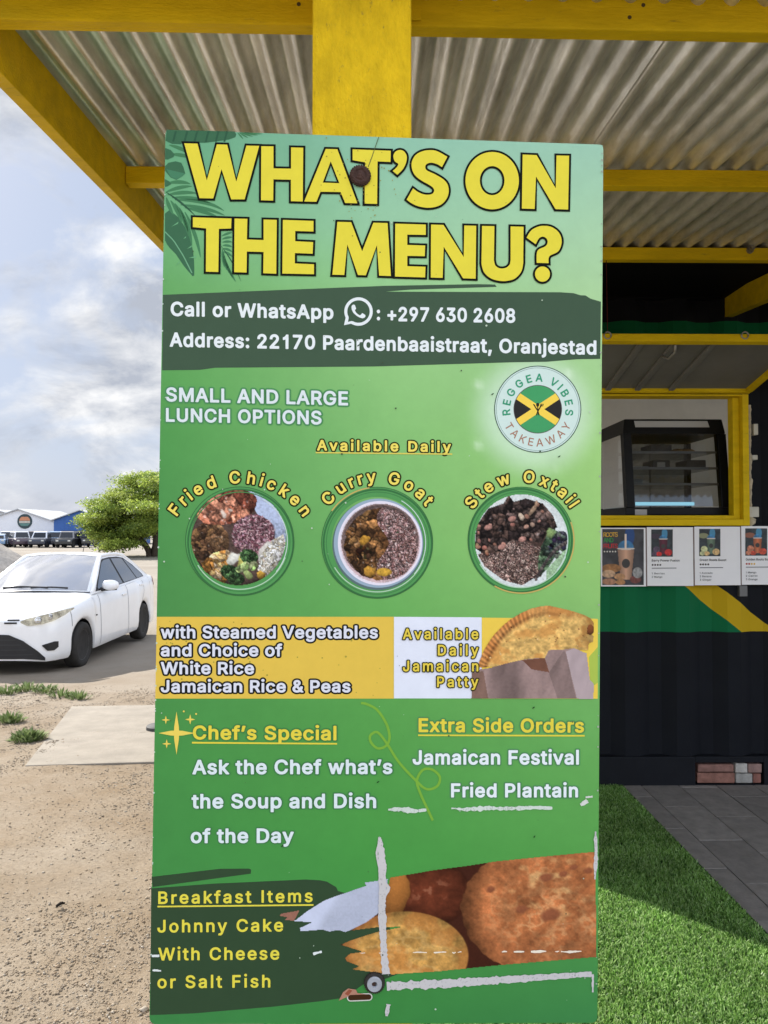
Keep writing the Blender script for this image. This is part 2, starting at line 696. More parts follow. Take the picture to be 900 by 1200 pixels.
def build_slab():
    pts = [on_ground(29, 899), on_ground(84, 829), on_ground(260, 826), on_ground(300, 891)]
    mb = MB()
    mb.prism([p + np.array([0, 0, -0.1]) for p in pts], (0, 0, 0.111))
    o = mb.build('concrete_slab', mat('concrete', (0.275, 0.245, 0.205), 0.9, 0.15, var=0.16, scale=5, bump=0.4, bscale=70, col2=(0.25, 0.205, 0.155)), bevel=0.006)
    tag(o, None, None, kind='structure')
    p = on_ground(186, 856)
    p[2] = float(ground_z(p[0], p[1])) + 0.03
    mb = MB()
    mb.lathe(p, (0, 0, 1), [(-0.03, 0.095), (0.008, 0.095), (0.013, 0.088), (0.013, 0.06), (0.016, 0.055), (0.016, 0.01)], 36)
    o = mb.build('drain_cap', mat('cap_metal', (0.07, 0.07, 0.07), 0.7, 0.2, var=0.2), origin=tuple(p), smooth=True, angle=40)
    tag(o, 'dark round metal cap lying on the pale concrete slab', 'drain cap')


build_slab()


def weed(px, py, r, n, label):
    c = on_ground(px, py)
    mb = MB()
    for k in range(n):
        a = random.random() * 6.28
        d = r * random.random() ** 0.7
        b = c + np.array([math.cos(a) * d, math.sin(a) * d * 0.8, -0.005])
        h = (0.03 + 0.09 * random.random()) * (1 - 0.5 * d / r)
        out = np.array([math.cos(a), math.sin(a), 0]) * (0.02 + 0.05 * random.random())
        w = 0.006 + 0.008 * random.random()
        t = np.array([-math.sin(a + random.random() - .5), math.cos(a), 0]) * w
        colr = np.array(random.choice([(0.16, 0.22, 0.08), (0.20, 0.26, 0.10), (0.25, 0.30, 0.14), (0.12, 0.17, 0.06)]))
        m_ = b + out * 0.5 + np.array([0, 0, h * 0.7])
        e = b + out + np.array([0, 0, h])
        mb.add([b - t * .3, b + t * .3, m_ + t, m_ - t], [(0, 1, 2, 3)], colr)
        mb.add([m_ - t, m_ + t, e], [(0, 1, 2)], colr)
    o = mb.build('weed', M_weed, origin=tuple(c))
    tag(o, label, 'weed', 'weeds growing in the dirt lot')


M_weed = mat_attr('weed_leaf', 0.8, 0.05, trans=0.2)
weed(33, 868, 0.11, 230, 'bushy green weed right at the edge of the concrete slab')
weed(11, 846, 0.10, 140, 'small dark green weed behind the bushy one by the slab')
weed(8, 813, 0.12, 90, 'low weed at the left frame edge in front of the white sedan')
weed(31, 809, 0.14, 120, 'spreading low weed in front of the bumper of the white sedan')
weed(54, 811, 0.11, 90, 'small low weed right of the spreading one, before the sedan')
weed(72, 817, 0.10, 80, 'sparse yellowish weed between the sedan and the slab, left of its twin')
weed(93, 819, 0.09, 60, 'sparse weed nearest the far corner of the concrete slab')


# ================================================================ CANOPY (post, beams, corrugated roof)
ROOF0, ROOFS = CAMZ + 0.936, 0.0885                            # underside of the purlins at Y = 0, rise per metre


def zb(Y):
    return ROOF0 + ROOFS * Y


RAKE_X = -0.826
canopy = empty('canopy', (-0.0236, 1.455, 0), 'yellow timber canopy with corrugated metal roof in front of the takeaway kiosk', 'canopy')
PX0, PX1, PY0, PY1 = -0.1155, 0.0705, 1.369, 1.549


def build_canopy():
    mb = MB()
    mb.box(PX0, PX1, PY0, PY1, -0.05, 2.72)
    mb.build('post', M_yellow_post, canopy, bevel=0.006)
    h = 0.145
    mb = MB()
    a = 0.012
    for x0, x1 in ((-3.0, 6.2),):
        p = []
        for z in (zb(1.59), zb(1.59) + h):
            p += [(x0, 1.556 + a * x0, z), (x1, 1.556 + a * x1, z), (x1, 1.592 + a * x1, z), (x0, 1.592 + a * x0, z)]
        mb.hexa(p)
    mb.build('front_beam', M_yellow, canopy, bevel=0.003)
    mb = MB()
    for x in (-0.62, -0.585, -0.16, 0.11, 0.135, 0.55, 0.58, 0.96, 1.30):
        z = zb(1.59) + random.uniform(.02, .115)
        mb.lathe((x, 1.557 + a * x, z), (0, -1, 0), [(-.003, .0045), (.0015, .0045), (.002, .002)], 10)
    mb.build('screws', mat('screw_rust', (0.10, 0.07, 0.03), 0.8, 0.2), canopy)['kind'] = 'stuff'
    mb = MB()
    mb.box(PX0 + .001, PX1 + .03, 1.5495, 1.5545, zb(1.59) + .01, zb(1.59) + .135)
    mb.build('joint_plate', M_yellow, canopy, bevel=0.001)
    for Y in (2.445, 3.325):
        mb = MB()
        p = []
        for z in (0.0, 0.056):
            for (x, y) in ((RAKE_X + 0.002, Y), (6.2, Y), (6.2, Y + 0.042), (RAKE_X + 0.002, Y + 0.042)):
                p.append((x, y, zb(Y + 0.02) + z))
        mb.hexa(p)
        mb.build('purlin', M_yellow, canopy, bevel=0.002)
    mb = MB()
    y0, y1 = 1.615, 4.9
    p = []
    for z in (-0.066, 0.068):
        for (x, y) in ((RAKE_X - 0.036, y0), (RAKE_X, y0), (RAKE_X, y1), (RAKE_X - 0.036, y1)):
            p.append((x, y, zb(y) + z))
    mb.hexa(p)
    mb.build('rake_board', M_yellow, canopy, bevel=0.002)
    mb = MB()
    p = []
    for z in (-0.128, -0.003):
        for (x, y) in ((1.905, 1.66), (1.95, 1.66), (1.95, WALL_Y - 0.004), (1.905, WALL_Y - 0.004)):
            p.append((x, y, zb(y) + z))
    mb.hexa(p)
    mb.build('rafter', M_yellow, canopy, bevel=0.002)
    mb = MB()
    p = []
    for z in (0.030, 0.045):
        for (x, y) in ((RAKE_X + 0.01, 3.372), (6.0, 3.372), (6.0, WALL_Y - 0.014), (RAKE_X + 0.01, WALL_Y - 0.014)):
            p.append((x, y, zb(3.345) + z))
    mb.hexa(p)
    mb.build('dark_gap_board', mat('dark_gap_black', (0.008, 0.008, 0.010), 0.7, 0.1), canopy)  # board added in black so the gap behind the purlin looks dark
    # bolt through the third purlin
    c = at_y(879, 293, 3.32)
    mb = MB()
    mb.lathe(c, (0, -1, 0), [(-0.01, 0.016), (0.004, 0.016), (0.004, 0.009), (0.03, 0.009), (0.03, 0.003)], 12)
    mb.build('bolt', mat('bolt_steel', (0.22, 0.20, 0.17), 0.5, 0.5, metal=0.6), canopy)
    # corrugated sheets
    m, t, p = nt('galvanised_sheet')
    p.inputs['Roughness'].default_value = 0.38
    p.inputs['Metallic'].default_value = 0.55
    co = t.nodes.new('ShaderNodeTexCoord')
    mp = t.nodes.new('ShaderNodeMapping')
    mp.inputs['Scale'].default_value = (5, 1.0, 3)
    t.links.new(co.outputs['Object'], mp.inputs[0])
    n = t.nodes.new('ShaderNodeTexNoise')
    n.inputs['Scale'].default_value = 2.2
    n.inputs['Detail'].default_value = 9
    n.inputs['Roughness'].default_value = 0.7
    t.links.new(mp.outputs[0], n.inputs['Vector'])
    r = t.nodes.new('ShaderNodeValToRGB')
    e = r.color_ramp.elements
    e[0].position, e[0].color = 0.30, (0.36, 0.355, 0.335, 1)
    e[1].position, e[1].color = 0.62, (0.84, 0.83, 0.80, 1)
    t.links.new(n.outputs['Fac'], r.inputs[0])
    va = t.nodes.new('ShaderNodeVertexColor')
    va.layer_name = 'Col'
    mx = t.nodes.new('ShaderNodeMix')
    mx.data_type = 'RGBA'
    mx.blend_type = 'MULTIPLY'
    mx.inputs[0].default_value = 1
    t.links.new(r.outputs[0], mx.inputs[6])
    t.links.new(va.outputs[0], mx.inputs[7])
    t.links.new(mx.outputs[2], p.inputs['Base Color'])
    nb = t.nodes.new('ShaderNodeTexNoise')
    nb.inputs['Scale'].default_value = 25
    t.links.new(co.outputs['Object'], nb.inputs['Vector'])
    b = t.nodes.new('ShaderNodeBump')
    b.inputs['Strength'].default_value = 0.15
    b.inputs['Distance'].default_value = 0.01
    t.links.new(nb.outputs['Fac'], b.inputs['Height'])
    t.links.new(b.outputs[0], p.inputs['Normal'])
    pitch = 0.0735
    x = RAKE_X - 0.034
    k = 0
    while x < 6.1:  # roof extended out of view to block light from the right
        x1 = x + pitch * 11.5
        xs = np.arange(x, x1 + 1e-6, pitch / 12)
        ys = np.array([1.16, 1.5, 1.9, 2.4, 2.9, 3.3, 3.7, 4.2, 4.9])
        X, Y = np.meshgrid(xs, ys)
        ph = 2 * np.pi * (X - RAKE_X) / pitch
        wv = np.sin(ph)
        wv = np.sign(wv) * np.abs(wv) ** 0.8
        Z = zb(Y) + 0.0575 + 0.0150 + 0.0142 * wv + (0.0025 if k % 2 else 0) + 0.0018 * (fbm(X * 5, Y * 2, 9, 2) - .5)
        g = np.stack([X, Y, Z], -1)
        green = smooth(-0.1, 0.7, wv) * smooth(-0.30, -0.5, X)
        c = (1 - green[..., None]) * np.array((1.0, 1.0, 0.98)) + green[..., None] * np.array((0.66, 0.86, 0.74))
        m_, n_ = X.shape
        i = np.arange(m_ - 1)[:, None] * n_ + np.arange(n_ - 1)[None]
        Fq = np.stack([i, i + 1, i + n_ + 1, i + n_], -1).reshape(-1, 4)
        s = fast_mesh('roof_sheet', g.reshape(-1, 3), Fq, m, parent=canopy, col=c.reshape(-1, 3), smooth=True)
        sol = s.modifiers.new('thickness', 'SOLIDIFY')
        sol.thickness = 0.0012
        sol.offset = 1
        x = x1 - pitch * 1.0
        k += 1


build_canopy()

# ================================================================ KIOSK (painted shipping container)
KX0, KX1 = -0.29, 5.77
KZ1 = 2.62
kiosk = empty('takeaway_kiosk', (1.5, WALL_Y, 0), 'black, green and yellow shipping container kiosk with an open serving window', 'kiosk')
WX1 = at_y(875, 540, WALL_Y)[0]
WX0 = 0.16
WZ0 = at_y(870, 616, WALL_Y)[2]
WZ1 = at_y(870, 463, WALL_Y)[2]


def wall_paint():
    """black paint with a green and a yellow field of the flag, split by straight painted edges"""
    m, t, p = nt('kiosk_paint')
    p.inputs['Roughness'].default_value = 0.55
    p.inputs['Specular IOR Level'].default_value = 0.10
    co = t.nodes.new('ShaderNodeTexCoord')
    sp = t.nodes.new('ShaderNodeSeparateXYZ')
    t.links.new(co.outputs['Object'], sp.inputs[0])
    X, Z = sp.outputs[0], sp.outputs[2]                        # object origin sits at (1.5, WALL_Y, 0)

    def mth(op, a, b, c=None):
        n = t.nodes.new('ShaderNodeMath')
        n.operation = op
        for i, v in enumerate((a, b, c)):
            if v is None:
                continue
            if isinstance(v, (int, float)):
                n.inputs[i].default_value = v
            else:
                t.links.new(v, n.inputs[i])
        return n.outputs[0]

    def below(p0, p1):                                         # 1 where the point lies under the line p0-p1
        s = (p1[1] - p0[1]) / (p1[0] - p0[0])
        return mth('LESS_THAN', Z, mth('MULTIPLY_ADD', X, s, p0[1] - s * p0[0]))

    def PT(x, y):
        q = at_y(x, y, WALL_Y)
        return (q[0] - 1.5, q[2])
    base_z = PT(800, 741)[1]
    upper = mth('GREATER_THAN', Z, base_z)
    g_edge = below(PT(803, 687), PT(872, 743))
    y_edge = mth('MINIMUM', below(PT(843, 687), PT(900, 731)), 1.0)
    green = mth('MULTIPLY', upper, g_edge)
    yellow = mth('MULTIPLY', mth('MULTIPLY', upper, y_edge), mth('SUBTRACT', 1.0, g_edge))
    top = mth('MULTIPLY', mth('LESS_THAN', Z, PT(800, 376)[1]), mth('GREATER_THAN', Z, PT(800, 440)[1]))
    low = mth('LESS_THAN', Z, PT(800, 640)[1])
    green = mth('MULTIPLY', green, low)
    yellow = mth('MULTIPLY', yellow, low)
    green = mth('MAXIMUM', green, top)
    n = t.nodes.new('ShaderNodeTexNoise')
    n.inputs['Scale'].default_value = 5
    n.inputs['Detail'].default_value = 8
    t.links.new(co.outputs['Object'], n.inputs['Vector'])
    r = t.nodes.new('ShaderNodeValToRGB')
    r.color_ramp.elements[0].color = (0.0050, 0.0058, 0.0085, 1)
    r.color_ramp.elements[1].color = (0.0100, 0.0115, 0.0155, 1)
    t.links.new(n.outputs['Fac'], r.inputs[0])

    def mx(f, a, c):
        q = t.nodes.new('ShaderNodeMix')
        q.data_type = 'RGBA'
        t.links.new(f, q.inputs[0])
        t.links.new(a, q.inputs[6])
        q.inputs[7].default_value = tuple(c) + (1,)
        return q.outputs[2]
    c = mx(green, r.outputs[0], (0.003, 0.125, 0.045))
    c = mx(yellow, c, (0.50, 0.33, 0.008))
    t.links.new(c, p.inputs['Base Color'])
    nb = t.nodes.new('ShaderNodeTexNoise')
    nb.inputs['Scale'].default_value = 9
    t.links.new(co.outputs['Object'], nb.inputs['Vector'])
    b = t.nodes.new('ShaderNodeBump')
    b.inputs['Strength'].default_value = 0.2
    b.inputs['Distance'].default_value = 0.01
    t.links.new(nb.outputs['Fac'], b.inputs['Height'])
    t.links.new(b.outputs[0], p.inputs['Normal'])
    return m


M_wall = wall_paint()
M_black = mat('black_paint', (0.0085, 0.0095, 0.0125), 0.6, 0.12, var=0.25, scale=6)
M_inner = mat('interior_white', (0.78, 0.77, 0.74), 0.7, 0.2, var=0.05)
M_grey_flap = mat('hatch_grey', (0.17, 0.17, 0.165), 0.6, 0.2, var=0.12, scale=4)
BOT_Z = at_y(800, 886, WALL_Y)[2]


def build_kiosk():
    # trapezoid corrugated front, 278 mm pitch, in four fields round the window
    pitch, dep = 0.278, 0.036
    dark = at_y(755.5, 780, WALL_Y)[0]                         # middle of a slope facing right
    prof = [(0.034, dep), (0.104, dep), (0.172, 0.0), (0.244, 0.0)]   # measured from the slope's middle

    def field(x0, x1, z0, z1):
        ks = int((x0 - dark) / pitch) - 2
        raw = []
        k = ks
        while dark + k * pitch < x1 + 2 * pitch:
            for dx, dy in prof:
                raw.append((dark + k * pitch + dx, dy))
            k += 1
        rx = np.array([q[0] for q in raw])
        rd = np.array([q[1] for q in raw])
        xs = np.unique(np.concatenate([[x0, x1], rx[(rx > x0) & (rx < x1)]]))
        ds = np.interp(xs, rx, rd)
        vs, fs = [], []
        for x, d in zip(xs, ds):
            vs += [(x, WALL_Y + d, z0), (x, WALL_Y + d, z1)]
        for i in range(len(xs) - 1):
            fs.append((2 * i, 2 * i + 2, 2 * i + 3, 2 * i + 1))
        return vs, fs
    mb = MB()
    zt = at_y(800, 330, WALL_Y)[2]
    for a in ((KX0 + 0.1, WX0, BOT_Z, zt), (WX1, KX1 - 0.1, BOT_Z, zt), (WX0, WX1, BOT_Z, WZ0), (WX0, WX1, WZ1, zt)):
        mb.add(*field(*a))
    mb.build('front_wall', M_wall, kiosk)
    mb = MB()
    # rails and corner posts
    px0, px1 = at_y(814, 900, WALL_Y)[0], at_y(894, 900, WALL_Y)[0]
    pz0, pz1 = at_y(850, 918.5, WALL_Y)[2], at_y(850, 893, WALL_Y)[2]
    mb.box(KX0, px0, WALL_Y - 0.012, WALL_Y + 0.06, 0.0, BOT_Z)
    mb.box(px1, KX1, WALL_Y - 0.012, WALL_Y + 0.06, 0.0, BOT_Z)
    mb.box(px0, px1, WALL_Y - 0.012, WALL_Y + 0.06, pz1, BOT_Z)
    mb.box(px0, px1, WALL_Y - 0.012, WALL_Y + 0.06, 0.0, pz0)
    mb.build('bottom_rail', M_black, kiosk, bevel=0.003)
    mb = MB()
    mb.box(px0 - 0.02, px1 + 0.02, WALL_Y + 0.14, WALL_Y + 0.16, 0, BOT_Z)
    mb.build('forklift_pocket', M_black, kiosk)
    mb = MB()
    mb.box(KX0, KX1, WALL_Y - 0.01, WALL_Y + 0.06, zt, KZ1)
    mb.build('top_rail', M_black, kiosk, bevel=0.004)
    for x in (KX0, KX1 - 0.1):
        mb = MB()
        mb.box(x, x + 0.1, WALL_Y - 0.008, WALL_Y + 0.10, BOT_Z + 0.001, zt - 0.001)
        mb.build('corner_post', M_black, kiosk, bevel=0.004)
    # shell: roof, back, floor, ends; unseen left doorway added to light the inside
    mb = MB()
    mb.box(KX0, KX1, WALL_Y + 0.062, WALL_Y + 2.44, KZ1 - 0.05, KZ1)
    for q in ((KX0, 3.7, 0, KZ1 - .051), (5.5, KX1, 0, KZ1 - .051), (3.701, 5.499, 0, 0.9), (3.701, 5.499, 2.2, KZ1 - .051)):
        mb.box(q[0], q[1], WALL_Y + 2.40, WALL_Y + 2.44, q[2], q[3])        # back wall, with an opening added unseen to let sun brighten the inside
    mb.box(KX1 - 0.04, KX1, WALL_Y + 0.062, WALL_Y + 2.399, 0, KZ1 - 0.051)
    mb.box(KX0, KX0 + 0.04, WALL_Y + 0.102, WALL_Y + 0.8, 0, KZ1 - 0.051)
    mb.box(KX0, KX0 + 0.04, WALL_Y + 1.9, WALL_Y + 2.399, 0, KZ1 - 0.051)
    mb.box(KX0, KX0 + 0.04, WALL_Y + 0.801, WALL_Y + 1.899, 2.2, KZ1 - 0.051)
    mb.build('shell', M_black, kiosk)
    mb = MB()
    i0, i1, j0, j1 = KX0 + 0.05, KX1 - 0.05, WALL_Y + 0.075, WALL_Y + 2.39
    for q in ((i0, 3.7, .1, 2.5), (5.5, i1, .1, 2.5), (3.7, 5.5, .1, .9), (3.7, 5.5, 2.2, 2.5)):
        mb.quad((q[0], j1, q[2]), (q[1], j1, q[2]), (q[1], j1, q[3]), (q[0], j1, q[3]))
    mb.quad((i0, j0, 2.5), (i0, j1, 2.5), (i1, j1, 2.5), (i1, j0, 2.5))
    mb.quad((i0, j0, 0.1), (i1, j0, 0.1), (i1, j1, 0.1), (i0, j1, 0.1))
    mb.quad((i1, j0, 0.1), (i1, j0, 2.5), (i1, j1, 2.5), (i1, j1, 0.1))
    mb.quad((i0, j0, 0.1), (WX0 - 0.02, j0, 0.1), (WX0 - 0.02, j0, 2.5), (i0, j0, 2.5))
    mb.quad((WX1 + 0.02, j0, 0.1), (i1, j0, 0.1), (i1, j0, 2.5), (WX1 + 0.02, j0, 2.5))
    mb.build('interior_lining', M_inner, kiosk)
    # counter inside the window
    mb = MB()
    mb.box(WX0 + 0.01, WX1 - 0.01, WALL_Y + 0.09, WALL_Y + 0.72, WZ0 - 0.01, WZ0 + 0.028)
    mb.build('counter', mat('counter_steel', (0.10, 0.10, 0.10), 0.5, 0.4, metal=0.3), kiosk)
    # yellow steel window frame: outer angle + inner lip
    f = empty('window_frame', (0, 0, 0), None, None)
    f.parent = kiosk
    f.location = (0, 0, 0)
    w, d0, d1 = 0.034, WALL_Y - 0.028, WALL_Y + 0.075
    mb = MB()
    mb.box(WX1 - w, WX1, d0, d1, WZ0, WZ1)
    mb.box(WX0, WX0 + w, d0, d1, WZ0, WZ1)
    mb.box(WX0 + w, WX1 - w, d0, d1, WZ0, WZ0 + w)
    mb.box(WX0 + w, WX1 - w, d0 + .004, d1, WZ1 - .010, WZ1)
    mb.build('outer_frame', M_yellow, f, bevel=0.002)
    mb = MB()
    e0, e1, v = d0 + 0.035, d1 - 0.01, 0.036
    mb.box(WX1 - w - v, WX1 - w - 0.001, e0, e1, WZ0 + w + 0.001, WZ1 - 0.011)
    mb.box(WX0 + w + 0.001, WX0 + w + v, e0, e1, WZ0 + w + 0.001, WZ1 - 0.011)
    mb.box(WX0 + w + v, WX1 - w - v, e0, e1, WZ0 + w + 0.001, WZ0 + w + v * 0.6)
    mb.build('inner_lip', M_yellow, f, bevel=0.002)
    # dried foam beside the frame
    mb = MB()
    zz = np.linspace(WZ0 - 0.01, at_y(880, 475, WALL_Y)[2], 60)
    P = np.zeros((60, 5, 3))
    for i, z in enumerate(zz):
        wd = 0.014 + 0.020 * fbm(z * 30, 0.5, 41, 3) + (0.02 if i in (2, 3, 4) else 0)
        for j, (u, q) in enumerate(((-.002, 0), (.2, .008), (.5, .013), (.8, .009), (1, 0))):
            P[i, j] = (WX1 + 0.002 + u * wd, WALL_Y - 0.001 - q * (0.6 + 0.8 * fbm(z * 50, j * 3.1, 5, 2)), z)
    mb.grid(P)
    mb.build('foam_seal', mat('dried_foam', (0.48, 0.42, 0.30), 0.9, 0.1, var=0.3, scale=40), kiosk, smooth=True)
    M_clip = mat('clip_white', (0.55, 0.54, 0.47), 0.7, 0.2)
    for (x0, y0, x1, y1) in ((882, 497, 887, 510), (880, 533.5, 886.5, 539), (876, 594, 888, 606)):
        a, b = at_y(x0, y1, WALL_Y), at_y(x1, y0, WALL_Y)
        mb = MB()
        mb.box(a[0], b[0], WALL_Y - 0.014, WALL_Y + 0.034, a[2], b[2])
        mb.build('wall_clip', M_clip, kiosk, bevel=0.003)
    # bracket under the menu cards
    a, b = at_y(866.5, 699, WALL_Y - .02), at_y(875.5, 686, WALL_Y - .02)
    mb = MB()
    mb.box(a[0], b[0], WALL_Y - 0.024, WALL_Y + 0.03, a[2], b[2])
    mb.build('card_bracket', mat('bracket_grey', (0.14, 0.14, 0.14), 0.5, 0.4, metal=0.4), kiosk, bevel=0.002)
    # hinged hatch, swung up
    hy, hz, ang, L = WALL_Y - 0.035, WZ1 + 0.004, math.atan(0.24), 0.60
    ca, sa = math.cos(ang), math.sin(ang)

    def hp(x, s, n):                                           # along the flap (s from the hinge), n above its underside
        return (x, hy - s * ca + n * sa, hz + s * sa + n * ca)
    hatch = empty('hatch', (0, 0, 0), None, None)
    hatch.parent = kiosk
    x0, x1 = WX0, WX1

    def slab(x0, x1, s0, s1, n0, n1):
        q = MB()
        q.hexa([hp(x0, s0, n0), hp(x0, s1, n0), hp(x1, s1, n0), hp(x1, s0, n0), hp(x0, s0, n1), hp(x0, s1, n1), hp(x1, s1, n1), hp(x1, s0, n1)])
        return q
    slab(x0 + 0.002, x1 - 0.002, 0.002, L - 0.002, 0.014, 0.018).build('hatch_panel', M_grey_flap, hatch)
    q = MB()
    for a in ((x0, x1, L - 0.035, L, -0.012, 0.026), (x0, x1, 0.0, 0.028, -0.004, 0.026), (x0, x0 + 0.03, 0.029, L - 0.036, -0.008, 0.026), (x1 - 0.03, x1, 0.029, L - 0.036, -0.008, 0.026)):
        s = slab(*a)
        q.add(s.v, s.f)
    q.build('hatch_frame', M_yellow, hatch, bevel=0.002)
    for px in (708, 742, 781):
        xx = at_y(px, 465, WALL_Y)[0]
        slab(xx - 0.014, xx + 0.014, 0.03, L - 0.04, -0.002, 0.0135).build('hatch_rib', M_grey_flap, hatch, bevel=0.003)
    xx = at_y(772, 440, 3.6)[0]
    q = MB()
    q.tube([hp(xx, L - 0.04, -0.01), hp(xx + 0.012, L - 0.08, -0.03), hp(xx, L - 0.13, -0.035), hp(xx - 0.02, L - 0.15, -0.012)], 0.006, 8)
    q.build('hatch_hook', mat('hook_steel', (0.30, 0.29, 0.27), 0.45, 0.5, metal=0.6), hatch, smooth=True)
    for px in (712, 873):
        e = at_y(px, 393, hy - L * ca)
        q = MB()
        pts = [e + 0.016 * np.array((math.cos(w), 0, math.sin(w))) for w in np.linspace(0, 2 * math.pi, 17)]
        q.tube(pts, 0.0035, 6)
        q.build('hatch_eye', mat('eye_steel', (0.30, 0.29, 0.27), 0.45, 0.5, metal=0.6), hatch, smooth=True)
        if px == 712:
            q = MB()
            q.tube([e + np.array((0, 0, 0.016)), (e[0] - 0.010, 3.34, zb(3.34))], 0.0016, 6)
            q.build('stay_cord', mat('cord_red', (0.07, 0.014, 0.012), 0.8, 0.1), hatch)
    return px0, px1, pz0, pz1


POCKET = build_kiosk()


def build_bricks():
    px0, px1, pz0, pz1 = POCKET
    red = (0.22, 0.11, 0.085)
    gry = (0.28, 0.27, 0.25)
    rows = [(817, 861, 905.5, 918, red, 'weathered red brick, lower long one in the container pocket'),
            (818, 860, 895.5, 905, (0.21, 0.115, 0.095), 'weathered red brick, upper long one in the container pocket'),
            (862, 882, 906.5, 918, gry, 'grey concrete brick low in the container pocket beside the red ones'),
            (862, 876, 894.5, 906, (0.40, 0.38, 0.35), 'pale whitish brick on top of the grey one in the pocket'),
            (882.6, 892, 906.5, 918, (0.22, 0.10, 0.08), 'short red brick at the low right end of the pocket'),
            (876.8, 893, 895, 906, (0.25, 0.16, 0.14), 'dusty pinkish brick at the top right end of the pocket')]
    for x0, x1, y0, y1, c, lab in rows:
        Y = WALL_Y - 0.004
        a, b = at_y(x0, y1, Y), at_y(x1, y0, Y)
        n = 7
        mb = MB()
        mb.box(a[0] + .001, b[0] - .001, Y, Y + 0.11, a[2] + .001, b[2] - .001)
        rz = random.uniform(-.02, .02)
        mb.v = [(q[0], q[1] + (q[0] - a[0]) * rz + random.uniform(-.0015, .0015), q[2]) for q in mb.v]
        o = mb.build('brick', mat('brick_clay', c, 0.9, 0.15, var=0.35, scale=22, bump=0.6, bscale=60, col2=tuple(np.array(c) * 0.5)), origin=((a[0] + b[0]) / 2, Y + .05, a[2]), bevel=0.004)
        tag(o, lab, 'brick', 'bricks filling the container pocket')


build_bricks()


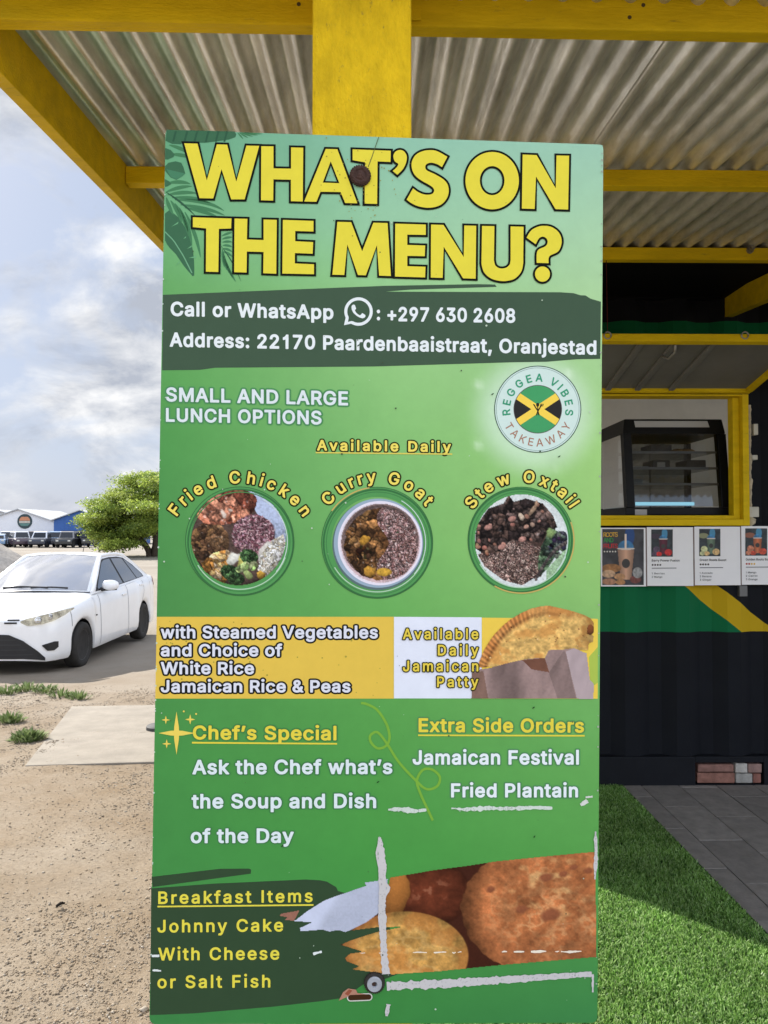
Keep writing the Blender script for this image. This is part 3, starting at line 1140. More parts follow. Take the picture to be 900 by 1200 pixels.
def build_warmer():
    Y0 = WALL_Y + 0.11
    bz = at_y(800, 604, Y0)[2]
    tz = at_y(800, 491, Y0 + 0.07)[2]
    xl, xr = at_y(735, 560, Y0)[0], at_y(857, 560, Y0)[0]
    D = 0.57
    H = tz - bz
    w = empty('display_warmer', ((xl + xr) / 2, Y0 + D / 2, bz), 'black glass-fronted food display warmer standing in the serving window', 'display warmer')
    mk = mat('warmer_black', (0.004, 0.0045, 0.005), 0.45, 0.2, var=0.2)
    sl = 0.07                                                  # how far the front leans back at the top

    def fy(z):
        return Y0 + sl * (z - bz) / H
    mb = MB()
    mb.box(xl - 0.01, xr + 0.01, Y0, Y0 + D, bz + 0.001, bz + 0.045)
    mb.build('base', mk, w, bevel=0.004)
    mb = MB()
    th = 0.085
    mb.hexa([(xl, fy(tz - th), tz - th), (xr, fy(tz - th), tz - th), (xr, Y0 + D, tz - th), (xl, Y0 + D, tz - th),
             (xl + 0.012, fy(tz) + .006, tz), (xr - 0.012, fy(tz) + .006, tz), (xr - 0.012, Y0 + D, tz), (xl + 0.012, Y0 + D, tz)])
    mb.build('top', mk, w, bevel=0.006)
    mb = MB()
    za, zc = tz - 0.048, tz - 0.012
    mb.quad((xl + .07, fy(za) - .002, za), (xr - .09, fy(za) - .002, za), (xr - .10, fy(zc) - .0005, zc), (xl + .065, fy(zc) - .0005, zc))
    mb.build('top_panel', mat('panel_grey', (0.40, 0.40, 0.40), 0.5, 0.4, var=0.05), w)
    for s in (0, 1):
        x = xl if s == 0 else xr - 0.045
        mb = MB()
        z0, z1 = bz + 0.046, tz - th - 0.001
        mb.hexa([(x, fy(z0), z0), (x + .045, fy(z0), z0), (x + .045, fy(z0) + .05, z0), (x, fy(z0) + .05, z0),
                 (x, fy(z1), z1), (x + .045, fy(z1), z1), (x + .045, fy(z1) + .05, z1), (x, fy(z1) + .05, z1)])
        mb.build('front_pillar', mk, w)
        mb = MB()
        mb.box(x if s == 0 else x + .02, (x + .025) if s == 0 else x + .045, Y0 + D - .05, Y0 + D - .001, z0, z1)
        mb.build('rear_pillar', mk, w)
    gl = mat_glass('warmer_glass', (0.46, 0.48, 0.48), 0.05)
    z0, z1 = bz + 0.05, tz - th
    mb = MB()
    mb.quad((xl + .045, fy(z0) + .01, z0), (xr - .045, fy(z0) + .01, z0), (xr - .045, fy(z1) + .01, z1), (xl + .045, fy(z1) + .01, z1))
    mb.build('front_glass', gl, w)
    mb = MB()
    mb.quad((xl + .006, fy(z0) + .05, z0), (xl + .006, Y0 + D - .05, z0), (xl + .006, Y0 + D - .05, z1), (xl + .006, fy(z1) + .05, z1))
    mb.build('side_glass', gl, w)
    M_rail = mat('shelf_chrome', (0.20, 0.20, 0.20), 0.4, 0.4, metal=0.7, var=0.05)
    M_shelf = mat_glass('shelf_glass', (0.62, 0.66, 0.66), 0.12)
    for q in (0.30, 0.52, 0.74):
        z = z0 + (z1 - z0) * q
        mb = MB()
        mb.box(xl + .05, xr - .05, fy(z) + .03, Y0 + D - .04, z, z + .006)
        sh = mb.build('shelf', M_shelf, w)
        mb = MB()
        mb.box(xl + .05, xr - .05, fy(z) + .022, fy(z) + .0295, z - .004, z + .009)
        mb.build('shelf_rail', M_rail, sh)
    for u in (0.30, 0.56):
        xx = xl + (xr - xl) * u
        mb = MB()
        mb.box(xx, xx + .006, Y0 + D - .035, Y0 + D - .028, z0, z1)
        mb.build('door_rail', M_rail, w)
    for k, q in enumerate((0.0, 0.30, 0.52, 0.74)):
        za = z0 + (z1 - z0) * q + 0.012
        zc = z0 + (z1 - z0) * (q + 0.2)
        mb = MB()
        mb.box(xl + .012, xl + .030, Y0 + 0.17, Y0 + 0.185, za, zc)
        mb.build('side_reflection', mat_emit('reflection_white', (0.80, 0.86, 0.86), 0.22), w)  # glowing bars stand for the outside reflected in the side glass
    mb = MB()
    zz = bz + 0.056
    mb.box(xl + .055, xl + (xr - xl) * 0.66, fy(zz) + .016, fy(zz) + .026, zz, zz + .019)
    mb.build('reflection_strip', mat_emit('reflection_cyan', (0.30, 0.66, 0.80), 0.6), w)  # glowing strip stands for daylight mirrored in the case glass
    a, b = at_y(744, 603.5, Y0), at_y(758, 597, Y0)
    mb = MB()
    mb.box(a[0], b[0], Y0 - .003, Y0 - .0005, a[2], b[2])
    mb.build('data_plate', mat('plate_grey', (0.40, 0.40, 0.40), 0.5, 0.3), w)
    mb = MB()
    mb.quad((xl + .03, Y0 + D - .052, z0), (xr - .03, Y0 + D - .052, z0), (xr - .03, Y0 + D - .052, z1), (xl + .03, Y0 + D - .052, z1))
    mb.build('rear_tint_pane', mat_glass('rear_tint', (0.42, 0.43, 0.42), 0.06), w)  # tinted pane added to darken the inside of the case
    mb = MB()
    zc = z0 + (z1 - z0) * .52 + .012
    mb.box(xl + (xr - xl) * .40, xl + (xr - xl) * .48, Y0 + .168, Y0 + .172, zc, zc + .034)
    mb.build('price_tag', mat('tag_white', (0.62, 0.61, 0.58), 0.7, 0.2), w)
    mb = MB()
    mb.box(xl + (xr - xl) * .12, xl + (xr - xl) * .30, Y0 + .14, Y0 + .30, z0 + (z1 - z0) * .52 + .0065, z0 + (z1 - z0) * .52 + .020)
    mb.box(xl + (xr - xl) * .14, xl + (xr - xl) * .24, Y0 + .14, Y0 + .30, z0 + (z1 - z0) * .30 + .0065, z0 + (z1 - z0) * .30 + .040)
    mb.build('food_box', mat('box_pale', (0.45, 0.47, 0.48), 0.7, 0.2, var=.2), w, bevel=.004)
    # trays and a few pastries on the shelves
    M_tray = mat('tray_dark', (0.05, 0.05, 0.05), 0.4, 0.4, metal=0.4)
    for q, u0, u1 in ((0.74, .34, .56), (0.52, .36, .54), (0.52, .70, .9)):
        z = z0 + (z1 - z0) * q + .0065
        mb = MB()
        mb.box(xl + (xr - xl) * u0, xl + (xr - xl) * u1, Y0 + .18, Y0 + .34, z, z + .055)
        mb.build('tray', M_tray, w, bevel=0.006)
    z = z0 + (z1 - z0) * 0.74 + .0065
    for i in range(4):
        c = np.array((xl + (xr - xl) * (0.60 + 0.045 * i), Y0 + .17 + .02 * (i % 2), z))
        mb = MB()
        mb.lathe(c, (0, 0, 1), [(0, .030), (.008, .036), (.018, .032), (.026, .018), (.028, .003)], 16)
        o = mb.build('pastry', mat('pastry_gold', (0.42, 0.22, 0.05), 0.7, 0.2, var=0.3, scale=30), origin=tuple(c), smooth=True)
        tag(o, 'golden round pastry lying in the row on the upper warmer shelf', 'pastry', 'pastries on the upper warmer shelf')
    return w


WARMER = build_warmer()


GLYPH_TEXT = """&447|197,-7 150,-2 110,12 78,34 54,62 39,96 34,133 37,163 47,189 63,213 85,235 140,279 216,335 237,352 255,375 260,389 262,405 258,427 245,445 226,457 201,461 184,459 168,453 155,444 145,431 139,416 137,399 139,380 145,363 169,327 204,284 438,0 364,0 171,231 121,293 102,319 87,344 78,370 75,398 79,430 91,458 109,481 134,499 165,510 200,513 235,510 266,499 290,482 308,459 320,433 324,404 322,382 315,362 305,342 291,325 256,293 154,217 128,195 110,174 100,154 97,131 100,108 109,87 124,70 143,57 166,49 193,46 223,50 251,59 278,75 301,95 321,121 336,151 346,186 349,224 408,224 405,180 397,144 385,115 371,92 345,62 333,47 305,23 271,7 234,-3
+453|198,34 198,364 255,364 255,34|61,172 61,226 391,226 391,172
,187|38,-119 68,71 137,71 84,-119
0453|227,-7 174,1 130,24 95,62 69,113 53,178 48,254 53,330 69,395 95,447 130,484 174,508 227,516 279,508 323,484 358,447 384,395 400,330 405,254 400,178 384,113 359,62 323,24 279,1|227,50 261,56 290,74 313,103 330,144 340,194 344,254 340,314 330,365 313,405 290,435 261,453 227,460 192,453 163,435 140,405 123,365 113,314 109,254 113,194 123,144 140,103 163,74 192,56
1453|76,0 76,55 391,55 391,0|276,509 276,0 212,0 212,448 209,448 86,358 86,427 198,509
2453|64,0 64,47 234,229 282,282 299,305 311,327 318,348 320,371 317,397 308,419 293,436 273,449 250,457 224,460 196,457 172,447 153,433 139,413 130,390 127,362 66,362 71,405 86,442 111,473 143,496 182,511 225,516 268,511 306,497 337,474 361,445 376,411 381,372 378,345 371,318 357,290 336,259 267,180 153,60 153,57 389,57 389,0
3453|218,-7 173,-3 133,10 98,30 70,57 52,91 44,132 109,132 115,107 126,87 144,71 165,59 191,52 219,50 248,53 275,61 297,74 315,93 325,116 329,145 326,172 316,196 299,217 275,234 242,244 201,248 157,248 157,299 288,448 288,452 70,452 70,509 372,509 372,461 211,278 211,289 264,288 308,276 344,253 371,222 387,186 393,145 387,103 370,66 344,36 309,12 266,-2
6453|226,-7 182,-1 142,15 109,40 84,74 69,115 64,162 68,199 80,239 102,285 137,340 252,509 322,509 151,261 145,261 154,275 165,288 179,299 196,307 214,312 235,314 278,309 316,295 346,271 370,240 384,201 389,157 384,112 368,73 343,39 310,14 271,-2|226,48 254,52 279,63 299,79 314,101 324,128 327,157 324,187 314,213 299,235 279,251 254,262 226,265 198,262 174,252 153,235 138,214 128,188 125,158 128,128 138,102 153,79 174,63 198,52
7453|97,0 323,448 323,452 62,452 62,509 391,509 391,449 165,0
8453|226,-7 178,-2 136,11 101,33 74,62 57,96 52,135 55,166 65,195 81,220 101,241 125,256 153,265 153,267 119,282 93,308 76,342 70,380 75,417 90,450 114,477 146,498 184,511 226,516 269,511 306,498 337,477 361,450 377,417 382,380 376,342 359,308 333,282 300,267 300,265 327,256 351,241 372,220 387,195 397,166 401,135 395,96 378,62 352,33 317,11 275,-2|226,49 258,52 285,60 307,74 323,91 333,113 337,139 333,165 322,189 305,208 283,223 256,232 226,235 196,232 169,223 147,208 130,189 119,165 115,139 119,113 129,91 145,74 167,60 195,52|226,290 252,292 274,300 293,313 307,330 316,351 319,376 316,399 308,420 294,437 275,449 252,457 226,460 200,457 177,449 159,437 145,420 136,399 133,376 136,351 145,330 159,313 178,300 201,292
9453|226,516 271,510 310,494 343,468 368,434 384,393 389,347 385,309 373,270 350,224 315,168 200,0 130,0 301,248 307,248 299,234 287,221 273,210 257,202 238,196 218,195 175,199 137,214 106,237 83,269 68,307 64,352 69,397 85,436 110,469 143,494 182,510|226,460 199,457 174,446 154,429 138,407 129,381 125,352 129,322 138,295 154,274 174,257 199,247 226,243 254,247 279,257 299,273 314,295 324,321 327,350 324,381 314,407 299,429 279,446 254,457
:187|95,-4 78,-1 63,9 53,24 50,41 53,59 63,73 78,83 95,87 113,83 128,73 138,59 141,41 138,24 128,9 113,-1|95,271 78,274 63,284 53,299 50,316 53,334 63,349 78,359 95,362 113,359 128,349 138,334 141,316 138,299 128,284 113,274
A479|16,0 201,509 276,509 463,0 395,0 287,302 264,372 232,478 245,478 213,371 191,302 85,0|110,142 110,199 370,199 370,142
B456|60,0 60,509 241,509 289,504 329,491 359,469 381,442 394,410 398,374 395,344 387,320 373,301 356,286 336,275 315,267 315,262 339,257 363,245 385,227 402,203 414,173 418,136 413,100 400,67 377,39 344,18 301,4 247,0|125,57 245,57 296,63 330,80 349,105 355,137 352,161 342,184 327,203 306,218 279,228 248,231 125,231|125,285 238,285 265,288 288,296 308,309 323,326 333,348 336,372 330,403 313,429 283,446 240,452 125,452
C510|267,-7 205,1 150,25 104,63 70,115 48,179 40,254 48,329 70,393 104,445 150,484 205,508 267,516 305,513 340,504 373,490 402,471 427,447 448,418 463,385 473,348 408,348 401,373 389,395 375,413 357,428 337,440 315,449 292,454 267,456 223,450 184,432 150,403 125,364 109,314 103,254 109,194 125,145 151,105 184,76 223,59 267,53 292,55 315,60 337,69 357,81 375,96 389,114 401,136 408,160 473,160 463,124 448,91 428,62 402,38 373,19 341,5 305,-4
D502|219,0 96,0 96,57 215,57 272,63 318,81 354,110 379,149 394,198 399,255 394,312 379,361 354,399 320,428 275,446 221,452 93,452 93,509 225,509 294,501 353,478 385,455 412,426 433,391 455,329 462,255 455,181 433,119 411,83 384,54 351,31 291,8|125,509 125,0 60,0 60,509
E418|60,0 60,509 372,509 372,452 125,452 125,286 355,286 355,229 125,229 125,57 375,57 375,0
F410|60,0 60,509 369,509 369,452 125,452 125,278 346,278 346,221 125,221 125,0
G520|269,-7 205,1 149,25 104,64 69,116 47,179 40,254 47,329 69,393 103,445 149,484 203,508 265,516 304,513 340,504 374,489 403,469 429,445 449,416 465,384 474,349 408,349 399,372 387,393 373,411 356,427 337,439 315,448 291,454 265,456 222,450 183,432 150,404 125,364 109,314 103,254 109,194 125,145 151,105 184,76 224,59 269,53 309,57 345,71 374,93 396,123 410,160 415,202 434,199 283,199 283,256 478,256 478,200 471,141 451,91 419,50 377,19 326,0
H517|60,0 60,509 125,509 125,289 392,289 392,509 457,509 457,0 392,0 392,232 125,232 125,0
I300|31,0 31,57 118,57 118,452 31,452 31,509 269,509 269,452 183,452 183,57 269,57 269,0
J396|185,-7 143,-2 106,11 75,33 52,63 38,100 33,145 33,173 98,173 98,145 104,104 122,74 149,56 185,50 220,56 248,74 266,104 272,145 272,509 336,509 336,145 332,100 318,63 294,33 263,11 227,-2
K466|104,145 104,216 139,261 174,303 212,344 364,509 448,509 231,276 228,276|60,0 60,509 125,509 125,334 124,225 125,193 125,0|372,0 188,259 228,309 449,0
L393|60,0 60,509 125,509 125,57 361,57 361,0
M628|60,0 60,509 152,509 277,187 287,159 299,123 311,84 322,49 307,49 318,83 330,121 342,158 352,187 476,509 568,509 568,0 504,0 504,291 504,327 505,369 506,413 507,457 513,457 498,409 482,363 467,322 456,291 342,0 286,0 170,291 159,321 145,361 129,408 112,457 119,457 120,416 121,372 122,328 122,291 122,0
N523|60,0 60,509 136,509 343,183 363,151 388,107 414,55 405,54 401,108 399,157 399,195 399,509 463,509 463,0 387,0 202,290 177,331 148,381 108,452 119,454 122,384 124,328 125,291 125,0
O533|267,-7 205,1 150,25 105,63 70,115 48,179 40,254 48,329 70,393 105,445 150,484 205,508 267,516 329,508 384,484 429,445 464,393 486,329 493,254 486,179 464,115 429,63 384,25 329,1|267,53 310,59 349,76 383,105 408,144 425,194 430,254 425,314 408,365 383,404 349,433 310,450 267,456 223,450 184,433 151,404 125,364 109,314 103,254 109,194 125,144 151,105 184,76 223,59
P444|60,0 60,509 235,509 289,503 332,487 366,462 390,430 404,391 409,348 404,304 390,265 366,233 332,207 289,191 235,186 109,186 109,242 233,242 269,246 297,256 318,272 333,294 342,319 344,348 342,376 333,402 318,423 297,439 268,449 232,452 125,452 125,0
R449|60,0 60,509 236,509 290,504 333,489 367,465 390,433 405,395 409,352 405,309 390,271 367,240 333,217 289,203 236,198 96,198 96,255 234,255 269,258 298,267 319,281 334,300 342,324 345,352 342,380 334,405 319,425 298,440 269,449 233,452 125,452 125,0|353,0 230,229 303,229 428,0
S446|224,-9 172,-4 128,9 91,31 64,60 46,96 38,137 104,137 110,110 123,88 142,71 166,59 194,52 224,49 257,52 286,60 311,74 329,92 341,114 346,139 342,161 332,179 316,193 296,205 245,222 184,239 128,260 86,289 67,313 56,341 52,372 58,413 75,448 102,476 138,498 180,511 227,516 275,511 316,498 351,476 377,449 394,415 401,378 337,378 326,412 302,437 267,453 225,459 194,456 167,448 145,435 129,418 118,398 115,376 119,352 131,334 148,319 169,308 212,293 264,279 312,264 336,252 359,238 379,220 395,198 405,171 408,139 403,99 386,64 360,34 323,11 278,-4
T448|32,452 32,509 417,509 417,452 257,452 257,0 193,0 193,452
U517|259,-8 203,-2 154,15 114,43 85,80 66,124 60,173 60,509 124,509 124,178 128,144 141,113 160,87 187,68 220,56 259,52 298,56 331,68 357,87 377,113 389,144 393,178 393,509 457,509 457,173 451,124 433,80 403,43 363,15 315,-2
V479|204,0 16,509 84,509 192,206 215,137 248,31 235,31 267,138 290,206 395,509 463,509 278,0
W686|155,0 16,509 82,509 163,196 175,145 187,94 197,40 189,40 200,94 211,145 224,196 306,509 380,509 462,196 474,145 486,94 497,40 488,40 499,94 510,145 523,196 603,509 670,509 530,0 455,0 368,323 351,391 336,475 350,475 335,395 318,323 230,0
Y471|203,0 203,208 16,509 91,509 192,344 222,292 250,230 224,230 251,293 280,344 381,509 455,509 268,208 268,0
a389|160,-9 126,-5 94,5 68,22 48,45 35,73 30,108 34,138 43,161 58,179 78,193 100,203 125,211 178,220 234,227 252,230 265,235 273,243 276,255 276,257 273,279 267,297 256,311 240,322 220,329 196,331 171,329 149,322 132,313 118,301 107,288 100,274 41,291 57,322 79,346 104,364 133,375 163,382 194,384 239,379 263,372 286,360 306,343 322,320 333,290 337,251 337,0 277,0 277,52 272,52 252,25 236,12 215,1 190,-6|170,45 202,49 228,59 248,74 263,93 272,115 276,138 276,190 259,182 231,176 200,171 175,168 134,159 117,150 103,139 95,124 92,105 94,87 102,72 114,61 130,52 149,47
b424|229,-8 198,-5 172,4 153,17 138,31 118,59 112,59 112,0 53,0 53,509 114,509 114,319 118,319 137,346 152,360 171,373 197,381 229,384 274,378 313,361 345,332 370,293 385,245 390,189 385,133 370,84 346,45 313,16 274,-2|220,47 253,51 279,66 301,88 316,117 325,151 328,189 325,227 316,261 301,290 280,311 253,325 220,330 188,325 161,312 140,291 125,263 116,229 113,189 116,150 125,115 140,86 162,65 188,51
c395|207,-8 159,-2 117,16 82,46 56,85 40,133 34,187 40,243 56,291 82,330 117,360 159,378 207,384 234,383 260,377 284,368 305,356 324,341 340,322 353,301 362,277 303,262 290,289 270,311 242,325 207,330 173,325 145,310 124,287 108,258 99,224 96,187 99,151 108,117 124,89 145,66 173,51 207,46 243,52 271,66 292,89 304,117 363,102 354,78 341,56 325,37 306,21 285,9 261,-1 235,-6
d424|195,-8 151,-2 111,16 79,45 55,84 39,133 34,189 39,245 55,293 79,332 112,361 151,378 196,384 228,381 253,373 272,360 287,346 306,319 311,319 311,509 372,509 372,0 313,0 313,59 307,59 287,31 272,17 252,4 227,-5|205,47 236,51 263,65 284,86 299,115 309,150 312,189 309,229 300,263 284,291 263,312 237,325 205,330 172,325 145,311 124,290 108,261 99,227 96,189 99,151 109,117 124,88 145,66 172,51
e403|212,-8 161,-2 117,16 82,46 56,85 40,132 34,187 39,242 55,290 81,329 115,359 157,378 205,384 236,382 266,374 294,361 319,341 341,315 357,282 368,242 371,194 371,169 75,169 75,221 338,221 310,202 307,237 298,269 283,294 263,314 237,326 205,330 173,326 146,313 125,294 109,270 99,241 96,211 96,178 100,139 110,106 128,80 151,61 179,50 212,46 234,48 254,53 271,61 285,73 297,88 306,105 365,91 353,63 335,39 311,19 283,4 249,-5
f253|228,379 228,327 6,327 6,379|81,0 81,432 84,461 96,486 113,505 135,519 161,527 187,530 222,527 243,521 227,468 215,472 195,474 171,470 154,460 145,443 142,419 142,0
g425|207,-151 168,-148 134,-140 105,-127 82,-110 64,-91 51,-69 101,-41 122,-66 136,-78 154,-88 178,-95 207,-97 249,-92 282,-75 298,-58 308,-34 311,-6 311,68 306,68 287,41 272,28 252,16 227,8 195,5 152,10 113,27 80,53 55,90 39,136 34,191 39,246 55,293 80,332 112,361 152,378 196,384 228,382 253,373 273,360 288,346 308,319 313,319 313,379 372,379 372,-9 367,-54 350,-90 324,-117 291,-136 251,-147|205,59 237,63 264,75 285,95 300,121 309,154 312,193 309,231 300,264 285,291 264,312 237,325 205,330 172,325 145,312 124,290 109,262 99,229 96,193 99,155 109,123 124,96 145,76 172,63
h410|114,227 114,0 53,0 53,509 114,509 114,287 102,287 124,332 152,362 187,379 227,384 264,380 295,369 321,349 341,321 353,285 357,240 357,0 296,0 296,235 290,275 273,304 246,323 210,329 184,326 161,317 141,303 126,283 117,257
i166|53,0 53,379 114,379 114,0|84,443 67,446 54,455 44,468 41,483 44,499 54,512 67,521 84,524 100,521 114,512 123,499 126,483 123,468 114,455 100,446
j166|53,379 114,379 114,-30 111,-63 102,-90 86,-113 65,-129 37,-139 4,-143 -10,-143 -10,-87 2,-87 25,-83 40,-72 50,-54 53,-29|83,443 67,446 53,455 44,468 41,483 44,499 53,512 67,521 83,524 100,521 114,512 123,499 126,483 123,468 114,455 100,446
k380|110,137 110,212 121,212 284,379 360,379 184,199 177,199|53,0 53,509 114,509 114,0|294,0 148,186 191,229 372,0
l189|139,-2 101,3 74,20 58,47 53,84 53,509 114,509 114,99 115,77 120,62 130,54 146,52 160,53 170,54 181,3 162,-1
m609|53,0 53,379 112,379 112,295 108,295 118,323 132,346 151,363 172,376 195,384 219,386 257,380 287,361 309,331 321,295 312,295 322,321 337,343 357,361 381,375 407,383 437,386 468,383 497,372 522,354 541,328 553,296 557,255 557,0 496,0 496,254 490,289 473,313 447,326 419,330 395,328 374,320 358,307 345,290 338,270 335,247 335,0 274,0 274,260 269,288 253,311 229,326 199,330 178,328 158,320 140,307 126,289 117,266 114,238 114,0
n409|114,227 114,0 53,0 53,379 112,379 112,287 102,287 124,332 152,362 187,379 227,384 264,380 295,369 321,349 341,321 353,285 357,240 357,0 296,0 296,235 290,275 273,304 246,323 210,329 184,326 161,317 141,303 126,283 117,257
o415|207,-8 159,-2 117,16 82,46 56,85 40,133 34,187 40,243 56,291 82,330 117,360 159,378 207,384 256,378 299,360 333,330 359,291 376,243 381,187 376,133 359,85 333,46 299,16 256,-2|207,46 242,51 270,66 292,89 307,117 316,151 319,187 316,224 307,258 292,287 270,310 242,325 207,330 173,325 145,310 124,287 108,258 99,224 96,187 99,151 108,117 124,89 145,66 173,51
p424|53,-143 53,379 112,379 112,319 118,319 137,346 152,360 171,373 197,381 229,384 274,378 313,361 345,332 370,293 385,245 390,189 385,133 370,84 346,45 313,16 274,-2 229,-8 198,-5 173,4 153,17 138,31 118,59 114,59 114,-143|220,47 253,51 279,66 301,88 316,117 325,151 328,189 325,227 316,261 301,290 280,311 253,325 220,330 188,325 161,312 140,291 125,263 116,229 113,189 116,150 125,115 140,86 162,65 188,51
r259|53,0 53,379 112,379 112,321 115,321 130,347 152,367 181,380 213,385 229,384 243,384 243,322 230,324 207,326 182,323 159,315 140,301 126,284 117,262 114,237 114,0
s365|182,-8 145,-5 112,3 84,18 62,38 45,63 36,94 94,107 105,79 124,60 150,49 181,45 217,50 244,62 262,81 268,103 265,121 254,136 237,147 212,155 149,170 104,186 72,208 53,237 47,274 51,305 65,332 87,354 115,370 149,381 187,384 223,381 254,372 279,358 299,339 314,316 324,290 268,277 258,298 243,316 219,328 187,333 156,329 131,317 114,299 109,277 112,258 124,243 144,232 172,223 229,209 275,194 306,171 325,142 331,107 326,75 312,47 290,24 260,6 223,-5
t227|204,379 204,327 6,327 6,379|65,471 126,471 126,98 128,76 136,61 150,53 170,50 185,51 202,54 213,2 192,-3 168,-4 125,2 92,21 72,52 65,93
u410|182,-5 146,-1 115,11 89,31 69,59 57,95 53,139 53,379 114,379 114,144 119,105 137,75 164,56 200,50 226,53 249,62 268,77 283,97 293,122 296,153 296,379 357,379 357,0 298,0 298,92 307,92 286,47 257,17 222,0
v389|163,0 17,379 84,379 165,155 187,87 206,21 184,21 203,87 224,155 305,379 371,379 226,0
w567|138,0 23,379 87,379 133,214 154,137 175,41 165,41 186,135 206,214 252,379 316,379 362,214 382,136 402,41 391,41 413,135 434,214 480,379 545,379 429,0 368,0 319,172 305,225 291,280 277,338 291,338 277,280 263,225 248,172 199,0
x378|21,0 171,218 171,171 29,379 100,379 147,306 179,253 207,206 175,206 202,253 233,306 282,379 352,379 209,169 209,214 358,0 287,0 231,85 200,136 173,182 205,182 178,136 148,85 91,0
y389|47,-139 61,-86 71,-87 88,-90 104,-89 118,-84 130,-74 141,-58 151,-36 163,-1 17,379 84,379 165,155 187,87 206,21 184,21 202,87 224,155 305,379 371,379 204,-58 191,-85 177,-107 159,-124 139,-136 117,-143 91,-145 65,-143
’176|52,318 82,509 151,509 98,318
 188|"""


# ================================================================ LETTERING: outlines of a plain sans alphabet (cap height 509 units)
GLYPHS = {}
for _l in GLYPH_TEXT.split('\n'):
    _p = _l[1:].split('|')
    GLYPHS[_l[0]] = (int(_p[0]), [np.array([[int(c) for c in q.split(',')] for q in s.split(' ')], float) for s in _p[1:] if s])
CAPH = 509.0
for _c in 'ij':
    for _q in GLYPHS[_c][1]:
        if _q[:, 1].min() > 390:
            _q[:, 1] += 34
_bar = lambda x0, x1, y0, y1: np.array([(x0, y0), (x1, y0), (x1, y1), (x0, y1)], float)
GLYPHS['I'] = (184, [_bar(61, 123, 0, 509)])
GLYPHS['l'] = (170, [_bar(54, 114, 0, 527)])
GLYPHS['1'] = (395, [np.array([(205, 0), (268, 0), (268, 509), (218, 509), (196, 466), (155, 428), (98, 402), (98, 342), (155, 362), (205, 398)], float)])
_gc = {}


def rdp(p, eps):
    if len(p) < 3:
        return p
    a, b = p[0], p[-1]
    d = b - a
    n = np.linalg.norm(d) + 1e-9
    h = np.abs(d[0] * (p[:, 1] - a[1]) - d[1] * (p[:, 0] - a[0])) / n
    k = int(h.argmax())
    if h[k] < eps:
        return np.array([a, b])
    return np.concatenate([rdp(p[:k + 1], eps)[:-1], rdp(p[k:], eps)])


def contour(val, x0, y0, st):
    """closed loops where val < 0, inside on the left"""
    ny, nx = val.shape
    ins = val < 0
    mixed = np.argwhere((ins[:-1, :-1].astype(int) + ins[:-1, 1:] + ins[1:, :-1] + ins[1:, 1:]) % 4 != 0)
    nxt, pos = {}, {}
    for j, i in mixed:
        cs = [(i, j), (i + 1, j), (i + 1, j + 1), (i, j + 1)]
        ev = []
        for k in range(4):
            a, b = cs[k], cs[(k + 1) % 4]
            ia, ib = ins[a[1], a[0]], ins[b[1], b[0]]
            if ia != ib:
                key = (min(a, b), max(a, b))
                va, vb = val[a[1], a[0]], val[b[1], b[0]]
                t = va / (va - vb)
                pos[key] = (x0 + st * (a[0] + t * (b[0] - a[0])), y0 + st * (a[1] + t * (b[1] - a[1])))
                ev.append((key, ia))
        for k, (key, out) in enumerate(ev):
            if out:
                nxt[key] = ev[(k + 1) % len(ev)][0]
    loops = []
    while nxt:
        s = next(iter(nxt))
        lp, k = [], s
        while k in nxt:
            lp.append(pos[k])
            k = nxt.pop(k)
        lp = np.array(lp)
        if len(lp) > 3:
            h = len(lp) // 2
            q = np.concatenate([rdp(lp[:h + 1], 1.6)[:-1], rdp(np.concatenate([lp[h:], lp[:1]]), 1.6)[:-1]])
            if len(q) > 2:
                loops.append(q)
    return loops


def area(p):
    return 0.5 * float(np.sum(p[:, 0] * np.roll(p[:, 1], -1) - np.roll(p[:, 0], -1) * p[:, 1]))


def inside_pt(q, p):
    x, y = p
    a, b = q, np.roll(q, -1, 0)
    c = ((a[:, 1] > y) != (b[:, 1] > y)) & (x < (b[:, 0] - a[:, 0]) * (y - a[:, 1]) / (b[:, 1] - a[:, 1] + 1e-12) + a[:, 0])
    return c.sum() % 2 == 1


def fill(loops):
    """triangles for loops (outer ccw, holes cw) -> verts (n,2), tris"""
    outs = [l for l in loops if area(l) > 0]
    holes = [l for l in loops if area(l) <= 0]
    V, T = [], []
    for o in outs:
        grp = [o] + [h for h in holes if inside_pt(o, h[0])]
        tri = tessellate_polygon([[Vector((p[0], p[1], 0)) for p in g] for g in grp])
        b = sum(len(v) for v in V)
        V.append(np.concatenate(grp))
        T += [tuple(b + i for i in t) for t in tri]
    return (np.concatenate(V) if V else np.zeros((0, 2))), T


